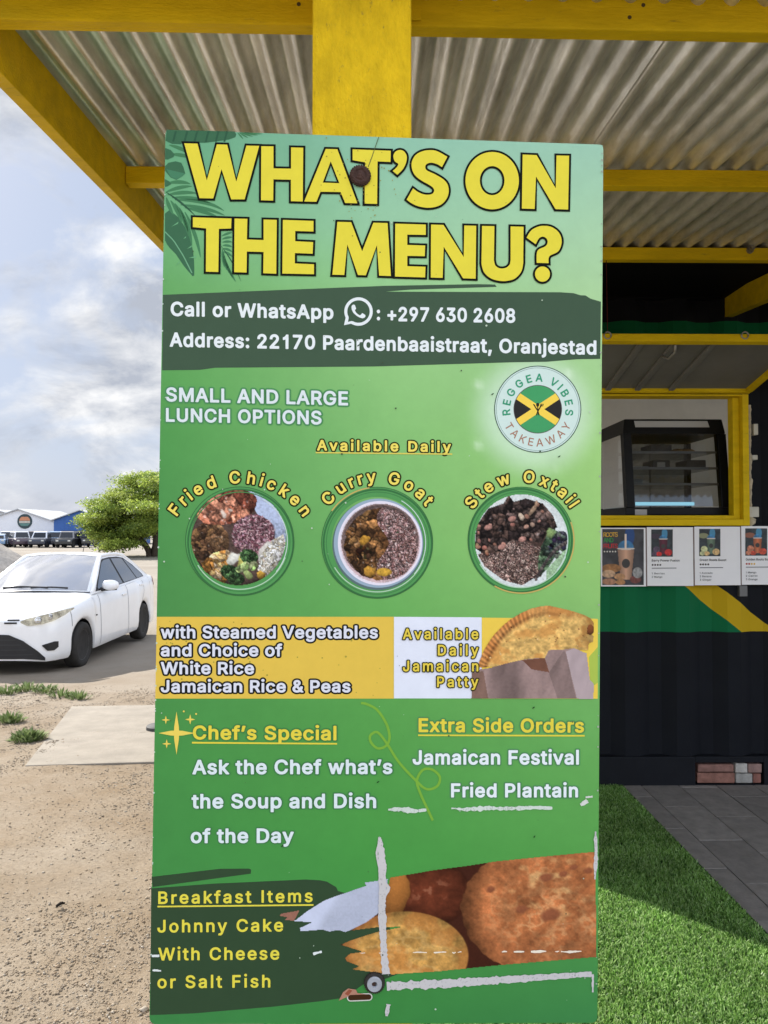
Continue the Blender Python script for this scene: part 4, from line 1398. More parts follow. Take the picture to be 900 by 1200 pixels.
def glyph(ch, off):
    k = (ch, off)
    if k in _gc:
        return _gc[k]
    loops = GLYPHS[ch][1]
    if not loops:
        _gc[k] = (np.zeros((0, 2)), [])
        return _gc[k]
    A = np.concatenate(loops)
    B = np.concatenate([np.roll(l, -1, 0) for l in loops])
    st = 11.0
    x0, y0 = A.min(0) - abs(off) - 3 * st
    x1, y1 = A.max(0) + abs(off) + 3 * st
    gx, gy = np.arange(x0, x1, st), np.arange(y0, y1, st)
    P = np.stack(np.meshgrid(gx, gy), -1).reshape(-1, 1, 2)
    d = (B - A)[None]
    t = np.clip(((P - A[None]) * d).sum(-1) / ((d ** 2).sum(-1) + 1e-9), 0, 1)
    dist = np.sqrt((((A[None] + t[..., None] * d) - P) ** 2).sum(-1)).min(1)
    py = P[:, :, 1]
    up = (A[None, :, 1] <= py) & (B[None, :, 1] > py)
    dn = (A[None, :, 1] > py) & (B[None, :, 1] <= py)
    cr = d[..., 0] * (py - A[None, :, 1]) - d[..., 1] * (P[:, :, 0] - A[None, :, 0])
    wind = (up & (cr > 0)).sum(1) - (dn & (cr < 0)).sum(1)
    sd = np.where(wind != 0, -dist, dist) - off
    if off > 0:
        sd = np.where(wind != 0, -np.maximum(dist, 1.0) - off, sd)
    sd = np.where(np.abs(sd) < 1e-6, 1e-6, sd)
    _gc[k] = fill(contour(sd.reshape(len(gy), len(gx)), x0, y0, st))
    return _gc[k]


# ================================================================ MENU SIGN
def solve_sign():
    R = [ray(*c) for c in ((194, 152), (707, 169.5), (700, 1198.6), (175, 1200.4))]
    s = np.linalg.svd(np.array([R[0], -R[1], R[2], -R[3]]).T)[2][-1]
    s = s / s[0]
    P = [s[i] * R[i] for i in range(4)]
    k = 0.8 / np.linalg.norm(P[1] - P[0])
    return [EYE + p * k for p in P]


S_TL, S_TR, S_BR, S_BL = solve_sign()
_u = (S_BR - S_BL) / np.linalg.norm(S_BR - S_BL)
_n = np.cross(_u, S_TL - S_BL)
S_N = _n / np.linalg.norm(_n)
if S_N[1] > 0:
    S_N = -S_N                                                 # out of the printed face
S_PER_PX = 0.8 / 525.0


def PX(x, y, layer=0.0):
    """a point of the sign's printed face (design pixels), layer x 0.2 mm of ink and film above it"""
    r = ray(x, y)
    t = ((S_BL - EYE) @ S_N) / (r @ S_N)
    return EYE + r * t + S_N * (0.0002 * layer)


def PXs(p, layer=0.0):
    return [PX(q[0], q[1], layer) for q in p]


sign = empty('menu_sign', tuple((S_BL + S_BR) / 2 - S_N * -0.006), 'tall green printed menu board bolted to the yellow post', 'menu sign')
M_ink = mat_attr('print_ink', 0.45, 0.06, var=0.035, scale=30)
INK = lambda *c: lin(c) * KS


class Print(MB):
    def poly(self, pts, col, layer, holes=()):
        pts = np.array(pts, float)
        q = pts * np.array([1, -1])
        if area(q) < 0:
            pts = pts[::-1]
        loops = [pts * np.array([1, -1])]
        for h in holes:
            h = np.array(h, float) * np.array([1, -1])
            loops.append(h if area(h) < 0 else h[::-1])
        V, T = fill(loops)
        self.add([PX(v[0], -v[1], layer) for v in V], T, col)

    def disc(self, cx, cy, r, col, layer, r_in=0.0, n=72, ry=None):
        w = np.linspace(0, 2 * np.pi, n, endpoint=False)
        ry = r if ry is None else ry
        o = np.stack([cx + r * np.cos(w), cy + ry * np.sin(w)], -1)
        if r_in <= 0:
            self.poly(o, col, layer)
        else:
            i = np.stack([cx + r_in * np.cos(w), cy + (ry - (r - r_in)) * np.sin(w)], -1)
            b = [PX(*p, layer) for p in o] + [PX(*p, layer) for p in i]
            self.add(b, [(k, n + k, n + (k + 1) % n, (k + 1) % n) for k in range(n)], col)

    def stroke(self, pts, w, col, layer):
        pts = np.array(pts, float)
        t = np.gradient(pts, axis=0)
        t /= np.linalg.norm(t, axis=1)[:, None] + 1e-9
        nn = np.stack([-t[:, 1], t[:, 0]], -1)
        ww = np.array(w if hasattr(w, '__len__') else [w] * len(pts))[:, None] / 2
        a, b = pts + nn * ww, pts - nn * ww
        n = len(pts)
        self.add(PXs(a, layer) + PXs(b, layer), [(k, k + 1, n + k + 1, n + k) for k in range(n - 1)], col)

    def put(self, ch, off, f, col, layer):
        V, T = glyph(ch, off)
        if len(T):
            self.add([PX(*f(v), layer) for v in V], T, col)

    def text(self, s, x0, x1, y0, y1, cap, col, layer, off=27, rim=None, rim_col=None, glow=None, glow_col=None, hs=None):
        """one line: ink from x0 to x1, baseline from y0 to y1"""
        sc = cap / (CAPH + 2 * off)
        nat = sum((GLYPHS[c][0] + off * 1.2) * sc for c in s)
        if hs is None:                                          # mostly by letter width, the rest by spacing
            hs = min(1.16, max(0.9, (x1 - x0) / nat))
        adv = [(GLYPHS[c][0] + off * 1.2) * sc * hs for c in s]
        lead = (np.concatenate(GLYPHS[s[0]][1])[:, 0].min() - off) * sc * hs
        tail = (GLYPHS[s[-1]][0] - np.concatenate(GLYPHS[s[-1]][1])[:, 0].max()) * sc * hs
        tr = (x1 - x0 + lead + tail - sum(adv)) / max(1, len(s) - 1)
        pen = x0 - lead
        for c, a in zip(s, adv):
            def f(v, pen=pen):
                x = pen + v[0] * sc * hs
                return x, y0 + (y1 - y0) * (x - x0) / (x1 - x0) - (v[1] + off) * sc
            if glow:
                for k, g in enumerate(glow):
                    self.put(c, off + round(g / sc), f, glow_col[k], layer - 1.4 + 0.4 * k)
            if rim:
                self.put(c, off + round(rim / sc), f, rim_col, layer - 0.5)
            self.put(c, off, f, col, layer)
            pen += a + tr

    def arc(self, s, cx, cy, r, a0, a1, cap, col, layer, off=22, rim=None, rim_col=None, under=False):
        """letters round a circle; a0, a1 (degrees from the top, or from the bottom when under) are the first and last letters' middles"""
        sc = cap / (CAPH + 2 * off)
        w = [GLYPHS[c][0] + off * 1.2 for c in s]
        mid = np.cumsum(w) - np.array(w) / 2
        an = a0 + (a1 - a0) * (mid - mid[0]) / (mid[-1] - mid[0])
        for c, g, wd in zip(s, an, w):
            g = math.radians(g)

            def f(v):
                lx = (v[0] - (GLYPHS[c][0]) / 2) * sc
                ly = (v[1] + off) * sc
                if under:
                    rr = r - ly
                    return cx + rr * math.sin(g) + lx * math.cos(g), cy + rr * math.cos(g) - lx * math.sin(g)
                rr = r + ly
                return cx + rr * math.sin(g) + lx * math.cos(g), cy - rr * math.cos(g) + lx * math.sin(g)
            if rim:
                self.put(c, off + round(rim / sc), f, rim_col, layer - 0.5)
            self.put(c, off, f, col, layer)


def offset_poly(p, d):
    """outline grown outward by d with mitred corners"""
    p = np.array(p, float)
    if area(p) < 0:
        p = p[::-1]
    a = p - np.roll(p, 1, 0)
    b = np.roll(p, -1, 0) - p
    na = np.stack([a[:, 1], -a[:, 0]], -1) / (np.linalg.norm(a, axis=1)[:, None] + 1e-9)
    nb = np.stack([b[:, 1], -b[:, 0]], -1) / (np.linalg.norm(b, axis=1)[:, None] + 1e-9)
    m = na + nb
    k = np.maximum((m * na).sum(1), 0.28)
    return p + d * m / k[:, None]


# ---- the panel: board with a printed gradient plus some light painted in, rounded corners
def build_panel():
    def row(*c):
        return np.array(c, float)
    ys = np.array([140, 260, 340, 430, 520, 620, 720, 820, 900, 1000, 1100, 1210.])
    L = np.array([(98, 160, 122), (108, 172, 128), (100, 166, 104), (90, 160, 92), (80, 150, 84), (76, 142, 82), (74, 140, 80), (72, 142, 78), (70, 142, 76), (66, 138, 74), (66, 136, 76), (58, 128, 74.)])
    C = np.array([(142, 192, 166), (146, 198, 170), (140, 196, 140), (132, 190, 124), (118, 182, 110), (108, 174, 100), (94, 166, 88), (84, 156, 80), (78, 152, 76), (72, 150, 74), (66, 142, 72), (60, 132, 70.)])
    R = np.array([(156, 200, 176), (162, 206, 176), (162, 206, 160), (154, 204, 146), (146, 200, 124), (142, 196, 116), (128, 186, 110), (106, 172, 98), (96, 164, 90), (86, 158, 82), (76, 148, 80), (60, 128, 76.)])
    # printed face as a fine lattice in design pixels, trimmed to the board by corner rounding
    nx, ny = 106, 210
    T, Bm = np.array([(194, 152), (707, 169.5)], float), np.array([(175, 1198), (700, 1198)], float)
    us, vs = np.linspace(0, 1, nx), np.linspace(0, 1, ny)
    P3 = np.zeros((ny, nx, 3))
    colr = np.zeros((ny, nx, 3))
    for j, v in enumerate(vs):
        lft = S_TL + (S_BL - S_TL) * v
        rgt = S_TR + (S_BR - S_TR) * v
        P3[j] = lft + (rgt - lft) * us[:, None]
    for A in (L, C, R):
        A[1:, 2] *= 0.93
        A[1:, 0] *= 1.03
    C[2:9] += np.array((8, 5, 8)) * np.array([.3, .7, 1, 1, .8, .5, .3])[:, None]
    R[2:9] += np.array((6, 2, 6)) * np.array([.3, .7, 1, 1, .8, .5, .3])[:, None]
    y = 152 + (1198 - 152) * vs
    l = np.stack([np.interp(y, ys, L[:, k]) for k in range(3)], -1)
    c = np.stack([np.interp(y, ys, C[:, k]) for k in range(3)], -1)
    r = np.stack([np.interp(y, ys, R[:, k]) for k in range(3)], -1)
    u = us[None, :, None]
    rgb = np.where(u < 0.5, l[:, None] * (1 - 2 * u) + c[:, None] * 2 * u, c[:, None] * (2 - 2 * u) + r[:, None] * (2 * u - 1))
    Xp = 194 + (us[None] * 520) - 14 * vs[:, None]
    Yp = np.repeat(y[:, None], nx, 1)
    d = np.hypot(Xp - 630, Yp - 480)                           # white halo printed round the logo
    h = (0.62 * smooth(88, 46, d))[..., None]
    rgb = rgb * (1 - h) + np.array((218, 236, 222)) * h
    for hx, hy, hr, ha in ((563, 446, 5, .5), (670, 430, 5, .5), (562, 519, 5, .5), (578, 475, 3, .2), (655, 545, 3, .2)):
        h = (ha * np.exp(-((Xp - hx) ** 2 + (Yp - hy) ** 2) / (hr * hr)))[..., None]
        rgb = rgb * (1 - h) + np.array((235, 246, 230)) * h
    rgb = rgb * (1 + 0.035 * (fbm(Xp / 60, Yp / 60, 8, 4) - .5))[..., None]
    # rounded corners: pull the lattice's corner vertices in
    m_ = np.arange(ny - 1)[:, None] * nx + np.arange(nx - 1)[None]
    Fq = np.stack([m_, m_ + nx, m_ + nx + 1, m_ + 1], -1).reshape(-1, 4)
    V = P3.reshape(-1, 3).copy()
    du = (us[None, :] * 0.8) * np.ones((ny, 1))
    dv = (vs[:, None] * 1.6) * np.ones((1, nx))
    eu, ev = (S_TR - S_TL) / 0.8, (S_BL - S_TL) / 1.6
    for (cu_, cv_, rr) in ((0, 0, .006), (1, 0, .005), (0, 1, .012), (1, 1, .010)):
        au = np.abs(du - cu_ * .8)
        av = np.abs(dv - cv_ * 1.6)
        q = (au < rr) & (av < rr)
        ou, ov = rr - au, rr - av
        dist = np.hypot(ou, ov)
        k = np.where(q & (dist > 1e-9), np.minimum(1, np.maximum(ou, ov) / np.maximum(dist, 1e-9)), 1)
        nu, nv = rr - ou * k, rr - ov * k
        su, sv = (1 if cu_ == 0 else -1), (1 if cv_ == 0 else -1)
        V = V + ((nu - au) * q).reshape(-1, 1) * su * eu + ((nv - av) * q).reshape(-1, 1) * sv * ev
    face = fast_mesh('printed_face', V, Fq, M_ink, parent=sign, col=(lin(rgb) * KS).reshape(-1, 3))
    ring = [(0, i) for i in range(nx)] + [(j, nx - 1) for j in range(1, ny)] + [(ny - 1, i) for i in range(nx - 2, -1, -1)] + [(j, 0) for j in range(ny - 2, 0, -1)]
    idx = [j * nx + i for j, i in ring]
    front = [V[i] - S_N * 0.0004 for i in idx]
    mb = MB()
    mb.prism(front, -S_N * 0.0115)
    mb.build('board', mat('board_edge', (0.52, 0.53, 0.50), 0.7, 0.2, var=0.15, scale=20), sign)


build_panel()

# ---- painted leaves in the upper left corner
def build_leaves():
    p = Print()
    Z = lambda pts: [(185 + x / 6.0, 145 + y / 6.0) for x, y in pts]
    dk, md, lt = INK(62, 106, 76), INK(72, 126, 86), INK(84, 146, 100)
    dk2 = INK(50, 90, 66)

    def banana(spine, w, col):
        spine = np.array(spine, float)
        t = np.gradient(spine, axis=0)
        t /= np.linalg.norm(t, axis=1)[:, None]
        n = np.stack([-t[:, 1], t[:, 0]], -1)
        a = spine + n * np.array(w)[:, None]
        b = spine - n * np.array(w)[:, None]
        a[:, 0] = np.maximum(a[:, 0], 50)
        b[:, 0] = np.maximum(b[:, 0], 50)
        p.poly(Z(np.concatenate([a, b[::-1]])), col, 1)
    sp = lambda pts, k=14: np.stack([np.interp(np.linspace(0, 1, k), np.linspace(0, 1, len(pts)), [q[i] for q in pts]) for i in (0, 1)], -1)
    p.poly(Z([(62, 42), (150, 45), (540, 55), (552, 75), (545, 95), (500, 112), (430, 122), (330, 135), (180, 128), (160, 145), (100, 142), (55, 120)]), dk, 1)
    for x in (120, 200, 270, 350, 420, 480):
        p.poly(Z([(x, 52), (x + 14, 54), (x - 6, 128), (x - 20, 126)]), dk2, 1.6)
    p.poly(Z([(50, 170), (90, 185), (118, 215), (110, 235), (70, 252), (50, 250)]), dk, 1.2)
    p.poly(Z([(50, 300), (75, 275), (125, 264), (165, 275), (180, 305), (193, 350), (170, 372), (130, 395), (90, 378), (62, 345), (50, 330)]), dk, 1.4)
    p.poly(Z([(60, 320), (190, 350), (170, 372), (130, 392), (90, 375)]), INK(72, 128, 94), 2.0)
    p.poly(Z([(50, 390), (80, 405), (95, 425), (70, 440), (50, 445)]), dk, 1.2)
    # fronds
    def frond(base, tip, bend, lw, col, layer=1.1):
        base, tip = np.array(base, float), np.array(tip, float)
        m = (base + tip) / 2 + np.array(bend, float)
        t = np.linspace(0, 1, 12)[:, None]
        c = (1 - t) ** 2 * base + 2 * t * (1 - t) * m + t * t * tip
        w = lw * np.sin(np.pi * np.clip(t[:, 0] * 0.93 + 0.05, 0, 1)) ** 0.8 / 6
        p.stroke(Z(c), w, col, layer)
    for b, t_, bd in (((60, 480), (240, 440), (0, -20)), ((70, 500), (275, 490), (10, -22)), ((100, 520), (370, 560), (20, -30)), ((120, 535), (465, 612), (60, -40)), ((160, 570), (470, 645), (30, -20)), ((190, 590), (420, 655), (20, -8)),
                      ((60, 520), (110, 640), (-12, 0)), ((90, 540), (170, 700), (10, -10)), ((120, 560), (215, 790), (26, -10)), ((150, 590), (240, 860), (30, 0)), ((190, 620), (300, 940), (30, 0)), ((60, 420), (230, 425), (20, -25)), ((80, 150), (240, 215), (0, -14)), ((90, 215), (240, 240), (0, -12))):
        frond(b, t_, bd, 26, md)
    frond((55, 480), (265, 650), (10, -16), 14, dk2, 1.9)
    for k in range(6):
        frond((450 + 2 * k, 790 + 22 * k), (522, 765 + 34 * k), (6, -10), 17, md, 1.2)
        frond((455 + 6 * k, 880 + 22 * k), (468 + 16 * k, 1010 + 20 * k), (-8, 0), 17, md, 1.25)
    frond((445, 860), (585, 1110), (18, -14), 8, dk2, 1.8)
    for k in range(5):
        frond((560 + 10 * k, 62), (600 + 34 * k, 108 - 9 * k), (4, 4), 10, md, 1.3)
    banana(sp([(52, 620), (110, 760), (180, 880), (250, 1070)]), [30, 52, 70, 80, 84, 86, 84, 80, 72, 62, 52, 40, 24, 6], dk)
    p.stroke(Z(sp([(50, 760), (110, 820), (180, 930), (240, 1050)], 12)), 1.3, INK(112, 168, 128), 2.0)
    for a, b in (((95, 725), (145, 690)), ((180, 810), (200, 790)), ((205, 880), (240, 855)), ((215, 945), (270, 930)), ((125, 1000), (155, 965))):
        p.poly(Z([a, b, (b[0] - 4, b[1] + 14)]), INK(110, 172, 124), 2.2)
    p.build('painted_leaves', M_ink, sign)


build_leaves()


def build_heading():
    C1 = lambda pts: [(205 + x / 5.625, 155 + y / 5.625) for x, y in pts]
    C2 = lambda pts: [(345 + x / 5.625, 155 + y / 5.625) for x, y in pts]
    C3 = lambda pts: [(470 + x / 4.2857, 160 + y / 4.2857) for x, y in pts]
    C4 = lambda pts: [(215 + x / 5.0, 240 + y / 5.0) for x, y in pts]
    C5 = lambda pts: [(375 + x / 5.625, 245 + y / 5.625) for x, y in pts]
    C6 = lambda pts: [(520 + x / 5.625, 250 + y / 5.625) for x, y in pts]
    el = lambda cx, cy, rx, ry, n=56: [(cx + rx * math.cos(2 * math.pi * k / n), cy + ry * math.sin(2 * math.pi * k / n)) for k in range(n)]

    def crv(pts, k=5):                                         # Catmull-Rom through the points
        pts = np.array(pts, float)
        out = []
        for i in range(len(pts) - 1):
            p0, p1, p2, p3 = pts[max(i - 1, 0)], pts[i], pts[i + 1], pts[min(i + 2, len(pts) - 1)]
            for t in np.linspace(0, 1, k, endpoint=False):
                out.append(0.5 * ((2 * p1) + (p2 - p0) * t + (2 * p0 - 5 * p1 + 4 * p2 - p3) * t * t + (3 * p1 - p0 - 3 * p2 + p3) * t ** 3))
        out.append(pts[-1])
        return [tuple(q) for q in out]
    G = []
    G.append((C1([(62, 75), (150, 77), (211, 320), (277, 82), (345, 84), (405, 328), (472, 90), (556, 92), (460, 444), (372, 444), (308, 245), (253, 438), (163, 436)]), None))
    G.append((C1([(570, 94), (650, 95), (650, 240), (766, 242), (766, 102), (846, 104), (843, 458), (765, 456), (765, 315), (650, 312), (648, 452), (568, 450)]), None))
    G.append((C2([(207, 112), (283, 114), (415, 470), (335, 468), (305, 396), (172, 394), (145, 460), (65, 458)]), C2([(240, 222), (280, 326), (203, 323)])))
    G.append((C2([(384, 115), (635, 124), (633, 198), (548, 194), (545, 474), (463, 472), (466, 200), (384, 186)]), None))
    G.append((C2(crv([(648, 257), (676, 231), (684, 210), (662, 194), (652, 160), (664, 132), (692, 119), (722, 128), (740, 160), (735, 204), (714, 246), (678, 282)]) ), None))
    s_out = crv([(205, 155), (180, 140), (150, 133), (128, 140), (121, 155), (130, 172), (170, 191), (210, 215), (232, 240), (239, 275), (230, 310), (205, 340), (170, 355), (130, 359), (85, 351), (50, 335), (28, 318)])
    s_in = crv([(60, 262), (85, 280), (115, 292), (145, 293), (162, 284), (165, 267), (150, 250), (100, 221), (70, 196), (55, 165), (54, 130), (70, 98), (100, 78), (140, 70), (180, 75), (232, 103)])
    G.append((C3(s_out + s_in), None))
    G.append((C3(el(457, 223, 134, 144)), C3(el(457, 223, 62, 73))))
    G.append((C3([(610, 92), (680, 95), (776, 262), (780, 97), (843, 98), (838, 368), (775, 366), (677, 202), (670, 365), (606, 363)]), None))
    G.append((C4([(56, 75), (282, 82), (280, 140), (208, 142), (205, 395), (132, 393), (134, 140), (56, 132)]), None))
    G.append((C4([(300, 82), (375, 84), (372, 205), (470, 208), (470, 88), (547, 90), (544, 405), (468, 402), (470, 278), (372, 275), (370, 398), (298, 396)]), None))
    G.append((C4([(583, 90), (762, 96), (762, 158), (655, 155), (655, 215), (760, 220), (757, 288), (653, 284), (653, 345), (765, 350), (765, 408), (580, 404)]), None))
    G.append((C5([(115, 86), (205, 88), (278, 280), (352, 92), (445, 94), (467, 443), (390, 440), (375, 240), (302, 438), (250, 436), (180, 235), (160, 436), (82, 434)]), None))
    G.append((C5([(496, 98), (697, 104), (697, 172), (575, 170), (575, 238), (693, 242), (690, 312), (575, 310), (575, 378), (695, 382), (692, 452), (494, 446)]), None))
    G.append(([(505.1, 263.5), (519.6, 263.9), (543.3, 301.5), (544, 264.6), (557.9, 264.9), (557.3, 326.8), (542.6, 326.4), (519.9, 289.4), (518.6, 325.9), (504.8, 325.5)], None))
    G.append((C6([(252, 85), (333, 86)] + crv([(330, 310), (338, 342), (358, 360), (385, 365), (414, 358), (434, 338), (440, 308)]) + [(440, 88), (525, 90)] + crv([(523, 330), (510, 385), (470, 430), (420, 446), (370, 447), (310, 430), (265, 390), (248, 335)])), None))
    G.append((C6(crv([(545, 162), (575, 115), (620, 90), (660, 84), (710, 92), (755, 125), (775, 170), (772, 215), (750, 255), (695, 285), (690, 330)]) + crv([(612, 328), (612, 270), (625, 240), (670, 218), (684, 190), (674, 165), (650, 155), (626, 168), (605, 205)])), None))
    G.append((C6(el(650, 402, 49, 50)), None))
    p = Print()
    yel, blk = INK(226, 212, 66), INK(16, 19, 13)
    for k, (o, h) in enumerate(G):
        z = 5 + 0.02 * k
        p.poly(offset_poly(o, 2.5), blk, z, holes=[h] if h is not None and len(h) < 6 else ([offset_poly(h, -2.5)] if h is not None else []))
        hh = [] if h is None else ([offset_poly(h, 2.0)] if len(h) < 6 else [h])
        p.poly(o, yel, 6 + 0.02 * k, holes=hh)
    p.build('heading_lettering', M_ink, sign)


build_heading()


def build_banners():
    p = Print()
    d = INK(66, 88, 68)
    p.poly([(191.0, 345.5), (300, 341), (450, 335), (560, 333), (580, 333.4), (582, 336.2), (480, 339.5), (452, 341.8), (656, 342.5), (672, 343.5), (680, 346), (686, 346.2), (692, 350), (704.2, 353.6), (703.4, 420.6), (676, 421), (640, 424), (600, 424.6), (440, 429.5), (252, 431), (234, 433.5), (190.0, 434)], d, 1)
    p.build('contact_banner', M_ink, sign)
    p = Print()
    d = INK(52, 74, 50)
    p.poly([(177.6, 1027.5), (258, 1018), (292, 1017.8), (294.3, 1019), (294, 1023.8), (179, 1039.5)], d, 1)
    p.poly([(177.2, 1041), (250, 1035.5), (358, 1030.6), (375, 1031.5), (383, 1033), (394, 1039.5), (396, 1044), (408, 1047.5), (430, 1052), (455, 1080), (470, 1140), (455, 1146), (425, 1154), (404, 1169), (378, 1173), (322, 1179.5), (227, 1187.5), (176.0, 1189.5)], d, 1)
    p.build('breakfast_banner', M_ink, sign)
    p = Print()
    p.poly([(183.7, 722.8), (461.5, 722.8), (461.5, 818.6), (182.0, 818.6)], INK(222, 188, 78), 1)
    p.poly([(564.6, 723.8), (696, 725), (700.6, 725.3), (700.4, 818.8), (564.6, 818.6)], INK(234, 200, 80), 1)
    p.poly([(690, 770), (700.5, 758), (700.4, 800), (692, 806)], INK(170, 190, 80), 1.5)
    p.build('options_banner', M_ink, sign)
    p = Print()
    p.poly([(461.7, 722.8), (564.4, 723.4), (564.4, 818.4), (461.7, 818.4)], INK(222, 226, 236), 1.2)
    p.build('patty_panel', M_ink, sign)
    # squiggle and sparkles
    p = Print()
    pts = [(0, 402), (40, 425), (75, 480), (85, 530), (70, 560), (40, 568), (15, 545), (13, 520), (40, 508), (75, 550), (120, 620), (185, 690), (225, 722), (265, 710), (274, 675), (245, 648), (210, 650), (188, 690), (200, 735), (225, 790), (248, 840)]
    pts = np.array([(430 + x / 3.214, 700 + y / 3.214) for x, y in [(-22, 398)] + pts])
    t = np.linspace(0, len(pts) - 1, 120)
    i = np.clip(t.astype(int), 0, len(pts) - 2)
    fr = (t - i)[:, None]
    P = lambda k: pts[np.clip(k, 0, len(pts) - 1)]
    c = 0.5 * (2 * P(i) + (P(i + 1) - P(i - 1)) * fr + (2 * P(i - 1) - 5 * P(i) + 4 * P(i + 1) - P(i + 2)) * fr ** 2 + (3 * P(i) - P(i - 1) - 3 * P(i + 1) + P(i + 2)) * fr ** 3)
    h = c.shape[0]
    for a in range(0, h - 1, 6):                                # short pieces so that the loops may cross
        q = c[a:min(a + 7, h)]
        p.stroke(q, 2.9, INK(122, 172, 62), 3 + 0.006 * a)
    p.build('squiggle', M_ink, sign)
    p = Print()
    g = INK(232, 206, 92)

    def star(x, y, r, k=0.16, sy=1.25):
        pts = []
        for q in range(16):
            w = q * math.pi / 8
            m = q % 4
            rr = r * (1 if m == 0 else (k * 1.0 if m == 2 else k * 1.75))
            pts.append((x + rr * math.sin(w), y - rr * math.cos(w) * (sy if q % 8 == 0 else 1)))
        p.poly(pts, g, 4)
    star(207, 859, 21, 0.2, 1.2)
    star(194.5, 843.5, 5, .25, 1)
    star(223, 843, 6, .25, 1)
    star(195.5, 871.5, 5.4, .25, 1)
    p.disc(215.5, 833.5, 1.1, g, 4, n=14)
    p.disc(230, 836.5, 1.1, g, 4, n=14)
    p.build('sparkles', M_ink, sign)


build_banners()


def build_lettering():
    wht, blk = INK(226, 233, 232), INK(26, 28, 26)
    p = Print()
    p.text('Call or WhatsApp', 200, 391, 370.5, 374.5, 17, wht, 3)
    p.build('phone_lettering', M_ink, sign)
    p = Print()
    p.text(':', 441.5, 446.5, 375.5, 375.5, 17, wht, 3)
    p.text('+297 630 2608', 454, 604, 376.5, 378.6, 17, wht, 3)
    p.build('phone_lettering', M_ink, sign)
    p = Print()
    p.text('Address: 22170 Paardenbaaistraat, Oranjestad', 199, 699, 406.5, 416, 17, wht, 3)
    p.build('address_lettering', M_ink, sign)
    # round speech-bubble phone emblem
    p = Print()
    Z = lambda pts: [(395 + x / 15.0, 340 + y / 15.0) for x, y in pts]
    w = np.linspace(math.radians(125), math.radians(-215), 60)
    a = [(377 + 250 * math.cos(t), 378 + 250 * math.sin(t)) for t in np.linspace(math.radians(112), math.radians(-208), 64)]
    b = [(377 + 197 * math.cos(t), 378 + 197 * math.sin(t)) for t in np.linspace(math.radians(-206), math.radians(116), 64)]
    outer = a + [(150, 490), (122, 618), (245, 592)]
    inner = b + [(258, 545), (190, 560), (205, 492)]
    p.poly(Z(outer), wht, 3, holes=[Z(inner)])
    p.poly(Z([(252, 300), (262, 268), (288, 254), (312, 262), (330, 310), (335, 330), (312, 352), (330, 390), (365, 425), (400, 445), (425, 428), (440, 404), (462, 415), (495, 438), (500, 460), (480, 488), (445, 497), (400, 485), (345, 455), (290, 405), (260, 350)]), wht, 3)
    p.build('phone_emblem', M_ink, sign)
    p = Print()
    gl = [INK(82, 146, 88), INK(74, 132, 84)]
    p.text('SMALL AND LARGE', 194.5, 408, 470.5, 475.3, 16.6, INK(216, 226, 226), 3, off=24, glow=(2.0, 0.9), glow_col=gl)
    p.build('lunch_lettering', M_ink, sign)
    p = Print()
    p.text('LUNCH OPTIONS', 194.5, 377, 494.3, 497.6, 16.2, INK(216, 226, 226), 3.05, off=24, glow=(2.0, 0.9), glow_col=gl)
    p.build('lunch_lettering', M_ink, sign)
    p = Print()
    y2, k2 = INK(236, 216, 98), INK(36, 40, 18)
    p.text('Available Daily', 371.5, 528.5, 528, 530, 12.6, y2, 3, rim=1.5, rim_col=k2, hs=1.06)
    p.poly([(370, 529.6), (530, 531.4), (530, 533.0), (370, 531.2)], INK(216, 200, 92), 3.3)
    p.build('daily_lettering', M_ink, sign)
    for a in (('Fried Chicken', 281, 655, 88.5, -53, 53.5, 14.6, y2, 3), ('Curry Goat', 442, 636, 70.5, -47.8, 51, 14.6, y2, 3.1), ('Stew Oxtail', 611.7, 632, 66.5, -54, 56, 14.4, y2, 3.2)):
        p = Print()
        p.arc(*a, rim=1.7, rim_col=k2)
        p.build('dish_lettering', M_ink, sign)
    p = Print()
    wl = INK(216, 218, 226)
    for k, (s, x1, y, c) in enumerate((('with Steamed Vegetables', 443, 748.2, 14.8), ('and Choice of', 331, 769.3, 14.8), ('White Rice', 298, 790.2, 14.6), ('Jamaican Rice & Peas', 411, 811.4, 14.6))):
        p = Print()
        p.text(s, 188.5, x1, y, y, c, wl, 3 + .03 * k, off=25, rim=1.9, rim_col=blk)
        p.build('options_lettering', M_ink, sign)
    p = Print()
    for k, (s, x0, y) in enumerate((('Available', 472, 749), ('Daily', 513, 768), ('Jamaican', 472, 786.6), ('Patty', 512, 805))):
        p = Print()
        p.text(s, x0, 560.5, y, y, 12.6, INK(224, 200, 74), 9.2 + .03 * k, off=20, rim=1.3, rim_col=k2, hs=.95)
        p.build('patty_lettering', M_ink, sign)
    p = Print()
    gl = [INK(70, 138, 72), INK(62, 112, 66)]
    yh = INK(224, 206, 70)
    p.text("Chef\u2019s Special", 226, 394.5, 866.6, 867.6, 16.6, yh, 3, off=25, glow=(1.8, .8), glow_col=gl)
    p.poly([(225, 869.2), (395, 870.6), (395, 872.4), (225, 871.2)], yh, 3.2)
    p.build('special_title', M_ink, sign)
    p = Print()
    for k, (s, x0, x1, y) in enumerate((("Ask the Chef what\u2019s", 225.5, 460, 907.4), ('the Soup and Dish', 224.5, 441, 947.4), ('of the Day', 223.5, 344.5, 988))):
        p = Print()
        p.text(s, x0, x1, y, y - .4, 17.2, INK(216, 228, 228), 3.03 + .03 * k, off=25, glow=(2.0, .9), glow_col=gl)
        p.build('special_lettering', M_ink, sign)
    p = Print()
    gl = [INK(86, 150, 84), INK(74, 124, 80)]
    p.text('Extra Side Orders', 490.5, 684.5, 858, 858.6, 16.6, yh, 3, off=25, glow=(1.8, .8), glow_col=gl)
